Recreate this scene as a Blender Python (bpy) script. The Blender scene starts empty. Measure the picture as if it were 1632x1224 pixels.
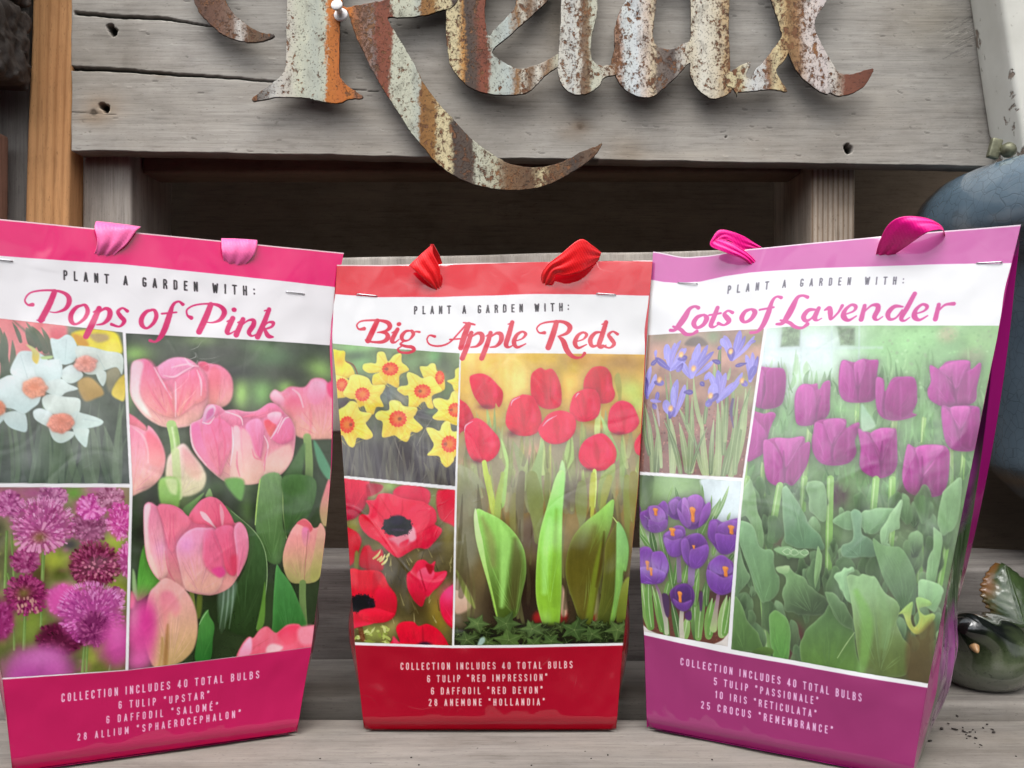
# Three bulb-collection gift bags on a weathered bench, rusty metal word sign behind them.
import bpy, bmesh, math, random
import numpy as np
from mathutils import Vector, Matrix, noise as mnoise

random.seed(7)
np.random.seed(7)
scene = bpy.context.scene
C = scene.collection

# ------------------------------------------------------------------ camera
F, HC = 1413.0, 0.2426            # focal length in photo pixels, eye height above the bench in metres
cam_data = bpy.data.cameras.new('camera')
cam = bpy.data.objects.new('camera', cam_data)
C.objects.link(cam)
cam.location = (0, 0, HC)
cam.rotation_euler = (math.radians(90), 0, 0)
cam_data.sensor_width = 36
cam_data.lens = 36 * F / 1632
cam_data.clip_start = 0.02
cam_data.clip_end = 200
cam_data.dof.use_dof = False
cam_data.dof.focus_distance = 0.64
cam_data.dof.aperture_fstop = 11
scene.camera = cam

# ------------------------------------------------------------------ daylight: bright overcast
SUN_EL, SUN_AZ = math.radians(58), math.radians(-28)     # azimuth from the camera's back, towards the left
world = bpy.data.worlds.new('World')
scene.world = world
world.use_nodes = True
wn = world.node_tree
for n in list(wn.nodes):
    wn.nodes.remove(n)
sky = wn.nodes.new('ShaderNodeTexSky')
sky.sky_type = 'NISHITA'
sky.sun_disc = False
sky.sun_elevation = SUN_EL
sky.sun_rotation = math.radians(180) + SUN_AZ
sky.air_density = 1.0
sky.dust_density = 5.0
sky.ozone_density = 1.0
hs = wn.nodes.new('ShaderNodeHueSaturation')
hs.inputs['Saturation'].default_value = 0.25            # a white cloud cover
bg = wn.nodes.new('ShaderNodeBackground')
bg.inputs['Strength'].default_value = 0.145
out = wn.nodes.new('ShaderNodeOutputWorld')
wn.links.new(sky.outputs[0], hs.inputs['Color'])
# broken cloud: brighter and darker patches of the same white sky
wtc = wn.nodes.new('ShaderNodeTexCoord')
wno = wn.nodes.new('ShaderNodeTexNoise')
wno.inputs['Scale'].default_value = 2.6
wno.inputs['Detail'].default_value = 5.0
wno.inputs['Roughness'].default_value = 0.55
wno.inputs['Distortion'].default_value = 0.8
wrp = wn.nodes.new('ShaderNodeValToRGB')
e = wrp.color_ramp.elements
e[0].position, e[0].color = 0.38, (0.50, 0.52, 0.55, 1)
e[1].position, e[1].color = 0.60, (1.40, 1.40, 1.40, 1)
wmx = wn.nodes.new('ShaderNodeMix')
wmx.data_type = 'RGBA'
wmx.blend_type = 'MULTIPLY'
wmx.inputs[0].default_value = 1.0
wn.links.new(wtc.outputs['Generated'], wno.inputs['Vector'])
wn.links.new(wno.outputs['Fac'], wrp.inputs[0])
wn.links.new(hs.outputs[0], wmx.inputs[6])
wn.links.new(wrp.outputs[0], wmx.inputs[7])
# lowest part of the sky darkened to keep glare off the lower bag fronts
wsp = wn.nodes.new('ShaderNodeSeparateXYZ')
whr = wn.nodes.new('ShaderNodeValToRGB')
he = whr.color_ramp.elements
he[0].position, he[0].color = 0.13, (0.05, 0.05, 0.05, 1)
he[1].position, he[1].color = 0.27, (1.0, 1.0, 1.0, 1)
wm2 = wn.nodes.new('ShaderNodeMix')
wm2.data_type = 'RGBA'
wm2.blend_type = 'MULTIPLY'
wm2.inputs[0].default_value = 1.0
wad = wn.nodes.new('ShaderNodeMath')
wad.operation = 'MULTIPLY_ADD'
wad.inputs[1].default_value = 0.10
wn.links.new(wtc.outputs['Generated'], wsp.inputs[0])
wn.links.new(wno.outputs['Fac'], wad.inputs[0])
wsb = wn.nodes.new('ShaderNodeMath')
wsb.operation = 'SUBTRACT'
wsb.inputs[1].default_value = 0.05
wn.links.new(wsp.outputs['Z'], wsb.inputs[0])
wn.links.new(wsb.outputs[0], wad.inputs[2])
wn.links.new(wad.outputs[0], whr.inputs[0])
wn.links.new(wmx.outputs[2], wm2.inputs[6])
wn.links.new(whr.outputs[0], wm2.inputs[7])
# sky brightened on the sun's side to steer glare towards the purple bag
wmr = wn.nodes.new('ShaderNodeMapRange')
wmr.inputs['From Min'].default_value = -0.65
wmr.inputs['From Max'].default_value = 0.55
wmr.inputs['To Min'].default_value = 1.75
wmr.inputs['To Max'].default_value = 0.40
wm3 = wn.nodes.new('ShaderNodeVectorMath')
wm3.operation = 'SCALE'
wn.links.new(wsp.outputs['X'], wmr.inputs['Value'])
wn.links.new(wm2.outputs[2], wm3.inputs[0])
wn.links.new(wmr.outputs[0], wm3.inputs['Scale'])
wn.links.new(wm3.outputs[0], bg.inputs[0])
wn.links.new(bg.outputs[0], out.inputs[0])
sun_d = bpy.data.lights.new('sun', 'SUN')
sun_d.energy = 1.2
sun_d.angle = math.radians(30)
sun_d.color = (1.0, 0.98, 0.955)
sun = bpy.data.objects.new('sun', sun_d)
C.objects.link(sun)
sdir = Vector((math.sin(SUN_AZ) * math.cos(SUN_EL), -math.cos(SUN_AZ) * math.cos(SUN_EL), math.sin(SUN_EL)))
sun.rotation_euler = sdir.to_track_quat('Z', 'Y').to_euler()
sun.location = sdir * 5

vs = scene.view_settings
vs.view_transform = 'Standard'
vs.look = 'None'
vs.exposure = 0.86
vs.gamma = 1.0
vs.use_curve_mapping = False


def at(px, py, Y):
    return np.array([(px - 816) / F * Y, Y, HC - (py - 612) / F * Y])


def proj(P):
    P = np.asarray(P, float)
    return np.stack([816 + F * P[..., 0] / P[..., 1], 612 - F * (P[..., 2] - HC) / P[..., 1]], -1)


def tag(o, label, cat, group=None, kind=None):
    o['label'] = label
    o['category'] = cat
    if group:
        o['group'] = group
    if kind:
        o['kind'] = kind
    return o


def empty(name, loc=(0, 0, 0), rz=0.0):
    o = bpy.data.objects.new(name, None)
    o.empty_display_size = 0.02
    o.location = loc
    o.rotation_euler = (0, 0, rz)
    C.objects.link(o)
    return o


def link(name, me, mat=None, parent=None, smooth=True):
    o = bpy.data.objects.new(name, me)
    C.objects.link(o)
    if mat is not None and not len(me.materials):
        for m in (mat if isinstance(mat, (list, tuple)) else [mat]):
            me.materials.append(m)
    if smooth:
        me.polygons.foreach_set('use_smooth', [True] * len(me.polygons))
    if parent is not None:
        o.parent = parent
        bpy.context.view_layer.update()
        o.matrix_parent_inverse = parent.matrix_world.inverted()
    return o


def grid_mesh(name, P, cols=None, attr='print', flip=False, uv=False):
    """P: rows x cols x 3 numpy array -> quad mesh; cols: rows x cols x 3 linear colours"""
    R, K = P.shape[:2]
    me = bpy.data.meshes.new(name)
    me.vertices.add(R * K)
    me.vertices.foreach_set('co', P.reshape(-1).astype(np.float32))
    idx = np.arange(R * K).reshape(R, K)
    q = np.stack([idx[:-1, :-1], idx[1:, :-1], idx[1:, 1:], idx[:-1, 1:]], -1).reshape(-1, 4)
    if flip:
        q = q[:, ::-1]
    n = len(q)
    me.loops.add(n * 4)
    me.loops.foreach_set('vertex_index', q.reshape(-1).astype(np.int32))
    me.polygons.add(n)
    me.polygons.foreach_set('loop_start', np.arange(n, dtype=np.int32) * 4)
    me.update(calc_edges=True)
    if cols is not None:
        a = me.attributes.new(attr, 'FLOAT_COLOR', 'POINT')
        cc = np.ones((R * K, 4), np.float32)
        cc[:, :3] = cols.reshape(-1, 3)
        a.data.foreach_set('color', cc.reshape(-1))
    me.validate()
    return me


def poly_mesh(name, verts, faces):
    me = bpy.data.meshes.new(name)
    me.from_pydata([tuple(v) for v in verts], [], faces)
    me.update()
    return me


# ------------------------------------------------------------------ node helper
class N:
    def __init__(s, name):
        s.m = bpy.data.materials.new(name)
        s.m.use_nodes = True
        s.t = s.m.node_tree
        for n in list(s.t.nodes):
            s.t.nodes.remove(n)
        s.out = s.t.nodes.new('ShaderNodeOutputMaterial')
        s.b = s.t.nodes.new('ShaderNodeBsdfPrincipled')
        s.t.links.new(s.b.outputs[0], s.out.inputs[0])

    def new(s, typ, **kw):
        n = s.t.nodes.new(typ)
        for k, v in kw.items():
            setattr(n, k, v)
        return n

    def lk(s, a, b):
        s.t.links.new(a, b)
        return s

    def coord(s, kind='Object', scale=(1, 1, 1), loc=(0, 0, 0), rnd=True):
        tc = s.new('ShaderNodeTexCoord')
        mp = s.new('ShaderNodeMapping')
        mp.inputs['Scale'].default_value = scale
        mp.inputs['Location'].default_value = loc
        s.lk(tc.outputs[kind], mp.inputs[0])
        if rnd:
            oi = s.new('ShaderNodeObjectInfo')
            mu = s.new('ShaderNodeVectorMath', operation='SCALE')
            mu.inputs[0].default_value = (31.7, 17.3, 23.9)
            s.lk(oi.outputs['Random'], mu.inputs['Scale'])
            ad = s.new('ShaderNodeVectorMath', operation='ADD')
            s.lk(mp.outputs[0], ad.inputs[0]).lk(mu.outputs[0], ad.inputs[1])
            return ad.outputs[0]
        return mp.outputs[0]

    def noise(s, vec, scale=5, detail=6, rough=0.6, dist=0.0):
        n = s.new('ShaderNodeTexNoise')
        n.inputs['Scale'].default_value = scale
        n.inputs['Detail'].default_value = detail
        n.inputs['Roughness'].default_value = rough
        n.inputs['Distortion'].default_value = dist
        if vec is not None:
            s.lk(vec, n.inputs['Vector'])
        return n.outputs['Fac']

    def ramp(s, fac, stops, interp='LINEAR'):
        r = s.new('ShaderNodeValToRGB')
        r.color_ramp.interpolation = interp
        e = r.color_ramp.elements
        while len(e) > 1:
            e.remove(e[-1])
        e[0].position = stops[0][0]
        e[0].color = tuple(stops[0][1]) + (() if len(stops[0][1]) == 4 else (1,))
        for p, c in stops[1:]:
            k = e.new(p)
            k.color = tuple(c) + (() if len(c) == 4 else (1,))
        if fac is not None:
            s.lk(fac, r.inputs[0])
        return r

    def mix(s, fac, a, b, mode='MIX'):
        n = s.new('ShaderNodeMix', data_type='RGBA', blend_type=mode)
        for i, v in ((0, fac), (6, a), (7, b)):
            if isinstance(v, (int, float)):
                n.inputs[i].default_value = v
            elif isinstance(v, (tuple, list)):
                n.inputs[i].default_value = tuple(v) + ((1,) if len(v) == 3 else ())
            else:
                s.lk(v, n.inputs[i])
        return n.outputs[2]

    def math(s, op, a, b=0.0, clamp=False):
        n = s.new('ShaderNodeMath', operation=op, use_clamp=clamp)
        for i, v in ((0, a), (1, b)):
            if isinstance(v, (int, float)):
                n.inputs[i].default_value = v
            else:
                s.lk(v, n.inputs[i])
        return n.outputs[0]

    def bump(s, h, strength=0.5, dist=0.001, normal=None):
        n = s.new('ShaderNodeBump')
        n.inputs['Strength'].default_value = strength
        n.inputs['Distance'].default_value = dist
        s.lk(h, n.inputs['Height'])
        if normal is not None:
            s.lk(normal, n.inputs['Normal'])
        s.lk(n.outputs[0], s.b.inputs['Normal'])
        return n.outputs[0]

    def set(s, **kw):
        for k, v in kw.items():
            k = k.replace('_', ' ')
            if isinstance(v, (int, float, tuple)):
                s.b.inputs[k].default_value = v if not (isinstance(v, tuple) and len(v) == 3) else v + (1,)
            else:
                s.lk(v, s.b.inputs[k])
        return s
# ------------------------------------------------------------------ printed artwork, painted in panel millimetre space
def rgb(c):
    if isinstance(c, str):
        return np.array([int(c[i:i + 2], 16) / 255.0 for i in (0, 2, 4)], np.float32)
    return np.array(c, np.float32)


def s2l(a):
    a = np.clip(a, 0, 1)
    return np.where(a <= 0.04045, a / 12.92, ((a + 0.055) / 1.055) ** 2.4)


def homography(src, dst):
    A, b = [], []
    for (x, y), (u, v) in zip(src, dst):
        A.append([x, y, 1, 0, 0, 0, -u * x, -u * y]); b.append(u)
        A.append([0, 0, 0, x, y, 1, -v * x, -v * y]); b.append(v)
    h = np.linalg.solve(np.array(A, float), np.array(b, float))
    return np.append(h, 1).reshape(3, 3)


def spline(p, n=6, closed=True):
    p = np.asarray(p, float)
    if len(p) < 3:
        return p
    N = len(p)
    out = []
    t = np.arange(n)[:, None] / n
    rng = range(N) if closed else range(N - 1)
    for i in rng:
        if closed:
            a, b, c, d = p[i - 1], p[i], p[(i + 1) % N], p[(i + 2) % N]
        else:
            a, b, c, d = p[max(i - 1, 0)], p[i], p[i + 1], p[min(i + 2, N - 1)]
        out.append(0.5 * (2 * b + (c - a) * t + (2 * a - 5 * b + 4 * c - d) * t ** 2 + (3 * b - a - 3 * c + d) * t ** 3))
    if not closed:
        out.append(p[-1:])
    return np.concatenate(out)


def vnoise(h, w, cy, cx, rs):
    """smooth value noise, cells of cy x cx pixels"""
    gy, gx = int(h / cy) + 3, int(w / cx) + 3
    g = rs.rand(gy, gx).astype(np.float32)
    y = np.arange(h) / cy; x = np.arange(w) / cx
    iy = y.astype(int); ix = x.astype(int)
    fy = (y - iy)[:, None]; fx = (x - ix)[None, :]
    fy = fy * fy * (3 - 2 * fy); fx = fx * fx * (3 - 2 * fx)
    a = g[iy][:, ix]; b = g[iy][:, ix + 1]; c = g[iy + 1][:, ix]; d = g[iy + 1][:, ix + 1]
    return ((a * (1 - fx) + b * fx) * (1 - fy) + (c * (1 - fx) + d * fx) * fy).astype(np.float32)


def fbm(h, w, cy, cx, rs, octv=4):
    o = np.zeros((h, w), np.float32); amp = 1.0; tot = 0
    for k in range(octv):
        o += amp * vnoise(h, w, max(cy / 2 ** k, 1.01), max(cx / 2 ** k, 1.01), rs); tot += amp; amp *= 0.55
    return o / tot


class Art:
    def __init__(s, quad, K=1.5, wt=560, wb=402, hh=780, pad=40, seed=1):
        s.K = K
        s.W, s.H = int((wt + 2 * pad) * K), int((hh + 2 * pad) * K)
        cx = s.W / 2
        T = [(cx - wt * K / 2, pad * K), (cx + wt * K / 2, pad * K), (cx + wb * K / 2, (pad + hh) * K), (cx - wb * K / 2, (pad + hh) * K)]
        s.M = homography(quad, T)
        s.img = np.zeros((s.H, s.W, 3), np.float32)
        s.rs = np.random.RandomState(seed)
        s.clip = None
        s.view(0, 0, 1)

    def view(s, ox, oy, sc):
        s.v = (ox, oy, sc)
        return s

    def T(s, p):
        p = np.asarray(p, float).reshape(-1, 2) / s.v[2] + np.array(s.v[:2])
        return s.P(p)

    def P(s, p):
        p = np.asarray(p, float).reshape(-1, 2)
        q = np.c_[p, np.ones(len(p))] @ s.M.T
        return q[:, :2] / q[:, 2:]

    def box(s, q, pad):
        x0 = max(int(q[:, 0].min() - pad), 0); x1 = min(int(q[:, 0].max() + pad) + 2, s.W)
        y0 = max(int(q[:, 1].min() - pad), 0); y1 = min(int(q[:, 1].max() + pad) + 2, s.H)
        return x0, y0, x1, y1

    def sdf(s, q, x0, y0, x1, y1):
        X = np.arange(x0, x1, dtype=np.float32)[None, :]; Y = np.arange(y0, y1, dtype=np.float32)[:, None]
        D = np.full((y1 - y0, x1 - x0), 1e9, np.float32); inside = np.zeros(D.shape, bool)
        q = q.astype(np.float32)
        for i in range(len(q)):
            ax, ay = q[i - 1]; bx, by = q[i]
            dx, dy = bx - ax, by - ay
            L = dx * dx + dy * dy
            if L < 1e-9:
                continue
            t = np.clip(((X - ax) * dx + (Y - ay) * dy) / L, 0, 1)
            np.minimum(D, (X - ax - t * dx) ** 2 + (Y - ay - t * dy) ** 2, out=D)
            if ay != by:
                row = (Y < max(ay, by)) & (Y >= min(ay, by))
                inside ^= row & (X < ax + (Y - ay) * (dx / dy))
        D = np.sqrt(D)
        return np.where(inside, -D, D)

    def put(s, x0, y0, x1, y1, al, col):
        if s.clip is not None:
            al = al * s.clip[y0:y1, x0:x1]
        r = s.img[y0:y1, x0:x1]
        r += al[..., None] * (col - r)

    def mask(s, pts, soft=1.0):
        q = s.P(pts)
        m = np.zeros((s.H, s.W), np.float32)
        x0, y0, x1, y1 = s.box(q, 4 * soft)
        d = s.sdf(q, x0, y0, x1, y1)
        m[y0:y1, x0:x1] = np.clip(0.5 - d / (soft * s.K), 0, 1)
        return m

    def S(s, pts, c, c2=None, g=None, soft=1.2, a=1.0, n=0.0, cell=None, sm=True, edge=None, ew=3.0, vein=True):
        """filled outline; colour runs from c to c2 along g; edge = a rim colour fading inward over ew photo pixels"""
        q = s.T(spline(pts, 5) if sm else pts)
        sf = max((soft * 1.05) * s.K, 0.8)
        x0, y0, x1, y1 = s.box(q, max(sf * 1.2, 9 * s.K if (n and vein) else 0) + 1)
        if x1 <= x0 or y1 <= y0:
            return
        d = s.sdf(q, x0, y0, x1, y1)
        al = np.clip(0.5 - d / (2 * sf), 0, 1); al = al * al * (3 - 2 * al) * a
        h, w = al.shape
        c = rgb(c)
        if n and vein and w > 30 and h > 30:       # the shade a petal throws on what lies behind it
            s.put(x0, y0, x1, y1, np.exp(-np.clip(d, 0, None) / (4.0 * s.K)) * .16 * a * (d > -2), c * .30)
        col = np.broadcast_to(c, (h, w, 3)).copy()
        if c2 is not None:
            c2 = rgb(c2)
            if g is None:
                p0 = np.array([(q[:, 0].min() + q[:, 0].max()) / 2, q[:, 1].min()]); p1 = np.array([p0[0], q[:, 1].max()])
            else:
                p0, p1 = s.T([(g[0], g[1]), (g[2], g[3])])
            dv = p1 - p0
            X = np.arange(x0, x1)[None, :]; Y = np.arange(y0, y1)[:, None]
            t = np.clip(((X - p0[0]) * dv[0] + (Y - p0[1]) * dv[1]) / (dv @ dv), 0, 1)
            t = (t * t * (3 - 2 * t))[..., None]
            col = col * (1 - t) + c2 * t
        if edge is not None:
            e = 0.33 * np.exp(-np.clip(-d, 0, None) / (ew * s.K))[..., None]
            col = col * (1 - e) + rgb(edge) * e
        if n and vein and w > 8 and h > 8:
            gy, gx = np.gradient(d)
            k_ = np.exp(np.clip(d, -60, 0) / (4.5 * s.K))
            col = col * (1 - (.11 * (gy * .75 + gx * .5) + .02) * k_)[..., None]
        if n:
            cl = cell or (14, 4)
            f = fbm(h, w, cl[0] * s.K, cl[1] * s.K, s.rs, 3) - 0.5
            col = col * (1 + 2 * n * f[..., None])
        s.put(x0, y0, x1, y1, al, np.clip(col, 0, 1))
        if n and vein and min(w, h) > 22 * s.K:
            # petal and leaf veins running up from the base of the shape
            vx, vy, vsc = s.v
            pp = np.asarray(pts, float)
            if g is not None:
                b0 = np.array([g[2], g[3]], float)
            else:
                lo = pp[:, 1] > pp[:, 1].max() - .12 * np.ptp(pp[:, 1])
                b0 = pp[lo].mean(0)
            oc = spline(pp, 4)
            cnt = int(np.clip(min(w, h) / (3.2 * s.K), 8, 26))
            keep = s.clip
            m2 = np.zeros((s.H, s.W), np.float32) if False else None
            for q_ in range(cnt):
                e_ = oc[s.rs.randint(len(oc))]
                if np.hypot(*(e_ - b0)) < .35 * np.ptp(pp[:, 1]):
                    continue
                e_ = b0 + (e_ - b0) * s.rs.uniform(.55, .86)
                st_ = b0 + (e_ - b0) * s.rs.uniform(.05, .35)
                md_ = (st_ + e_) / 2 + (e_ - st_)[::-1] * np.array([-1, 1]) * s.rs.uniform(-.05, .05)
                f_ = [.80, 1.13, .88, 1.08][q_ % 4]
                base_c = np.clip(rgb(c) * f_, 0, 1)
                s.L([st_, md_, e_], [vsc * .5, vsc * s.rs.uniform(.8, 1.8), vsc * .4], base_c, .22 * a, .9)

    def L(s, pts, w, c, a=1.0, soft=0.9, sm=True, c2=None):
        """brush stroke; w in view pixels, one value or one per point"""
        pts = np.asarray(pts, float)
        ww = np.full(len(pts), float(w)) if np.isscalar(w) else np.asarray(w, float)
        p3 = np.c_[pts, ww]
        if sm and len(p3) > 2:
            p3 = spline(p3, 7, closed=False)
        q = s.T(p3[:, :2])
        sc = np.linalg.norm(s.T([p3[0, :2] + [1, 0]]) - s.T([p3[0, :2]]))
        r = np.maximum(p3[:, 2] * sc / 2, 0.2)
        sf = max(soft * s.K, 0.7)
        x0, y0, x1, y1 = s.box(q, r.max() + sf + 1)
        if x1 <= x0 or y1 <= y0:
            return
        X = np.arange(x0, x1, dtype=np.float32)[None, :]; Y = np.arange(y0, y1, dtype=np.float32)[:, None]
        D = np.full((y1 - y0, x1 - x0), 1e9, np.float32)
        T_ = np.zeros(D.shape, np.float32)
        for i in range(len(q) - 1):
            ax, ay = q[i]; dx, dy = q[i + 1] - q[i]
            LL = dx * dx + dy * dy + 1e-9
            t = np.clip(((X - ax) * dx + (Y - ay) * dy) / LL, 0, 1)
            d = np.sqrt((X - ax - t * dx) ** 2 + (Y - ay - t * dy) ** 2) - (r[i] + (r[i + 1] - r[i]) * t)
            if c2 is not None:
                T_ = np.where(d < D, (i + t) / (len(q) - 1), T_)
            D = np.minimum(D, d)
        al = np.clip(0.5 - D / sf, 0, 1) * a
        col = rgb(c)
        if c2 is not None:
            col = col * (1 - T_[..., None]) + rgb(c2) * T_[..., None]
        s.put(x0, y0, x1, y1, al, col)

    def B(s, x, y, rx, ry, c, a=1.0, p=1.0):
        """out-of-focus blob"""
        q = s.T([(x, y), (x + rx, y), (x, y + ry)])
        ax = np.linalg.norm(q[1] - q[0]); ay = np.linalg.norm(q[2] - q[0])
        x0, y0, x1, y1 = s.box(np.array([q[0] - [ax * 2, ay * 2], q[0] + [ax * 2, ay * 2]]), 1)
        if x1 <= x0 or y1 <= y0:
            return
        X = np.arange(x0, x1)[None, :]; Y = np.arange(y0, y1)[:, None]
        r2 = ((X - q[0][0]) / ax) ** 2 + ((Y - q[0][1]) / ay) ** 2
        s.put(x0, y0, x1, y1, (np.exp(-r2 ** p) * a).astype(np.float32), rgb(c))

    def fill(s, pts, c):
        s.clip = None
        m = s.mask(pts)
        s.img += m[..., None] * (rgb(c) - s.img)

    def pic(s, pts, c, c2=None, mott=0.08, cell=40):
        """start one printed photograph: clip to its outline and lay a mottled ground"""
        s.clip = s.mask(pts, 0.9)
        q = s.P(pts)
        y = np.clip((np.arange(s.H) - q[:, 1].min()) / (q[:, 1].max() - q[:, 1].min()), 0, 1)[:, None, None]
        col = rgb(c) * (1 - y) + rgb(c2 or c) * y
        f = fbm(s.H, s.W, cell * s.K, cell * s.K, s.rs, 4) - 0.5
        col = np.clip(col * (1 + 4 * mott * f[..., None]), 0, 1)
        s.img += s.clip[..., None] * (col - s.img)

    def finish(s, quads, amp=.05):
        """grain and tonal unevenness of the printed photographs"""
        for q in quads:
            m = s.mask(q, .8)[..., None]
            f = (fbm(s.H, s.W, 26 * s.K, 22 * s.K, s.rs, 4) - .5)[..., None] * 1.6 * amp + (fbm(s.H, s.W, 3.2 * s.K, 2.6 * s.K, s.rs, 2) - .5)[..., None] * .5 * amp
            s.img += m * s.img * f * 1.6
        np.clip(s.img, 0, 1, out=s.img)
        k = np.array([1, 4, 6, 4, 1], np.float32) / 16
        for rad, am in ((1, .2), (3, .15)):
            b = s.img
            for ax in (0, 1):
                b = sum(np.roll(b, (i - 2) * rad, ax) * k[i] for i in range(5))
            dlt = (s.img - b) * am
            mm = np.zeros((s.H, s.W), np.float32)
            for q in quads:
                mm = np.maximum(mm, s.mask(q, .8))
            s.img = np.clip(s.img + dlt * mm[..., None], 0, 1)

    def blade(s, x0, y0, x1, y1, w, c, c2=None, bend=0.0, a=1.0, soft=0.9, rib=None):
        """a leaf blade or stem from its foot to its tip"""
        dx, dy = x1 - x0, y1 - y0
        pts = [(x0 + dx * t - dy * bend * 4 * t * (1 - t), y0 + dy * t + dx * bend * 4 * t * (1 - t)) for t in (0, .25, .5, .75, 1)]
        s.L(pts, [w * .75, w, w * .95, w * .65, w * .1], c, a, soft, c2=c2)
        if rib:
            s.L(pts, [w * .12] * 5, rib, a * .6, soft)

    # condensed capitals drawn with a stroke font
    def caps(s, txt, base, h, col, a=1.0, bold=0.17, slant=0.0):
        base = np.asarray(base, float)
        if len(base) == 2:
            base = np.array([base[0], (base[0] + base[1]) / 2, base[1]])
        cur = spline(base, 16, closed=False)
        seg = np.r_[0, np.cumsum(np.linalg.norm(np.diff(cur, axis=0), axis=1))]
        hs = h if not np.isscalar(h) else (h, h)
        adv = []
        for ch in txt:
            adv.append(GW.get(ch, 0.40))
        nat = sum(adv) * np.mean(hs); n = len(txt)
        gap = (seg[-1] - nat) / (n - 1)
        pos = 0.0
        for ch, w in zip(txt, adv):
            f = pos / seg[-1]
            hh = hs[0] + (hs[1] - hs[0]) * f
            t0 = np.array([np.interp(pos, seg, cur[:, 0]), np.interp(pos, seg, cur[:, 1])])
            pe = pos + w * np.mean(hs)
            t1 = np.array([np.interp(pe, seg, cur[:, 0]), np.interp(pe, seg, cur[:, 1])])
            if pe > seg[-1]:
                t1 = t0 + (cur[-1] - cur[-2]) / np.linalg.norm(cur[-1] - cur[-2]) * (pe - pos)
            tx = (t1 - t0) / max(np.linalg.norm(t1 - t0), 1e-6)
            up = np.array([slant, -1.0])
            for st in GLYPH.get(ch, []):
                pts = [t0 + tx * x * hh * np.mean(hs) / hh + up * y * hh for x, y in st]
                s.L(pts, bold * hh * s.v[2] / s.v[2], col, a, 0.75, sm=False)
            pos = pe + gap
        return s


def _arc(cx, cy, rx, ry, a0, a1, n=6):
    return [(cx + rx * math.cos(math.radians(a0 + (a1 - a0) * k / n)), cy + ry * math.sin(math.radians(a0 + (a1 - a0) * k / n))) for k in range(n + 1)]


_l, _r, _t, _b, _m = 0.07, 0.33, 0.93, 0.07, 0.52
_c = 0.2; _rx = 0.13; _ry = 0.15
_O = _arc(_c, _t - _ry, _rx, _ry, 0, 180) + _arc(_c, _b + _ry, _rx, _ry, 180, 360) + [(_r, _t - _ry)]
_E = [[(_r - .03, _t), (_l, _t), (_l, _b), (_r - .03, _b)], [(_l, _m), (_r - .06, _m)]]
GLYPH = {
    'A': [[(.05, _b), (.2, _t), (.35, _b)], [(.11, .28), (.29, .28)]],
    'B': [[(_l, _b), (_l, _t)] + _arc(.19, .74, .13, .19, 90, -90) + [(_l, .55)], _arc(.2, .31, .14, .24, 90, -90) + [(_l, _b)]],
    'C': [_arc(_c, _t - _ry, _rx, _ry, -20, 180) + _arc(_c, _b + _ry, _rx, _ry, 180, 380)],
    'D': [[(_l, _b), (_l, _t)] + _arc(.18, _t - _ry, .15, _ry, 90, 0) + _arc(.18, _b + _ry, .15, _ry, 0, -90) + [(_l, _b)]],
    'E': _E, 'É': _E + [[(.16, 1.08), (.26, 1.2)]],
    'F': [[(_r - .03, _t), (_l, _t), (_l, _b)], [(_l, _m), (_r - .06, _m)]],
    'G': [_arc(_c, _t - _ry, _rx, _ry, 0, 180) + _arc(_c, _b + _ry, _rx, _ry, 180, 360) + [(_r, .43), (.23, .43)]],
    'H': [[(_l, _b), (_l, _t)], [(_r, _b), (_r, _t)], [(_l, _m), (_r, _m)]],
    'I': [[(.09, _b), (.09, _t)]],
    'L': [[(_l, _t), (_l, _b), (_r - .03, _b)]],
    'M': [[(_l, _b), (_l, _t), (.24, .3), (.41, _t), (.41, _b)]],
    'N': [[(_l, _b), (_l, _t), (_r, _b), (_r, _t)]],
    'O': [_O], '0': [_O],
    'P': [[(_l, _b), (_l, _t)] + _arc(.19, .7, .14, .23, 90, -90) + [(_l, .47)]],
    'R': [[(_l, _b), (_l, _t)] + _arc(.19, .72, .14, .21, 90, -90) + [(_l, .51)], [(.2, .5), (.33, .3), (.34, _b)]],
    'S': [_arc(_c, _t - _ry, _rx, _ry, 0, 180) + [(_l, .66), (_r, .36)] + _arc(_c, _b + _ry, _rx, _ry, 0, -180)],
    'T': [[(.03, _t), (.37, _t)], [(.2, _t), (.2, _b)]],
    'U': [[(_l, _t)] + _arc(_c, _b + _ry, _rx, _ry, 180, 360) + [(_r, _t)]],
    'V': [[(.05, _t), (.2, _b), (.35, _t)]],
    'W': [[(.05, _t), (.15, _b), (.27, .8), (.39, _b), (.49, _t)]],
    '1': [[(.04, .8), (.13, _t), (.13, _b)]],
    '2': [_arc(_c, _t - _ry, _rx, _ry, 170, 0) + [(_r, .66), (_l, _b), (_r, _b)]],
    '4': [[(.36, .27), (.04, .27), (.25, _t), (.25, _b)]],
    '5': [[(_r, _t), (_l, _t), (_l, .54)] + _arc(.19, .4, .14, .16, 90, 0) + _arc(.2, _b + _ry, .13, _ry, 0, -180)],
    '6': [_arc(_c, _t - _ry, _rx, _ry, 0, 180) + _arc(_c, _b + _ry, _rx, _ry, 180, 360) + _arc(_c, .44, _rx, .12, 0, 180)],
    '8': [_arc(_c, .73, .115, .2, -90, 270, 12), _arc(_c, .3, .135, .23, -90, 270, 12)],
    ':': [[(.08, .24), (.08, .27)], [(.08, .68), (.08, .71)]],
    '“': [[(.08, .78), (.06, .9), (.09, .97)], [(.2, .78), (.18, .9), (.21, .97)]],
    '”': [[(.06, .78), (.1, .86), (.08, .97)], [(.18, .78), (.22, .86), (.2, .97)]],
}
GW = {'I': .18, ' ': .2, ':': .16, '1': .2, 'M': .48, 'W': .54, '“': .28, '”': .28, 'L': .35, 'E': .35, 'É': .35, 'F': .34}
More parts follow.
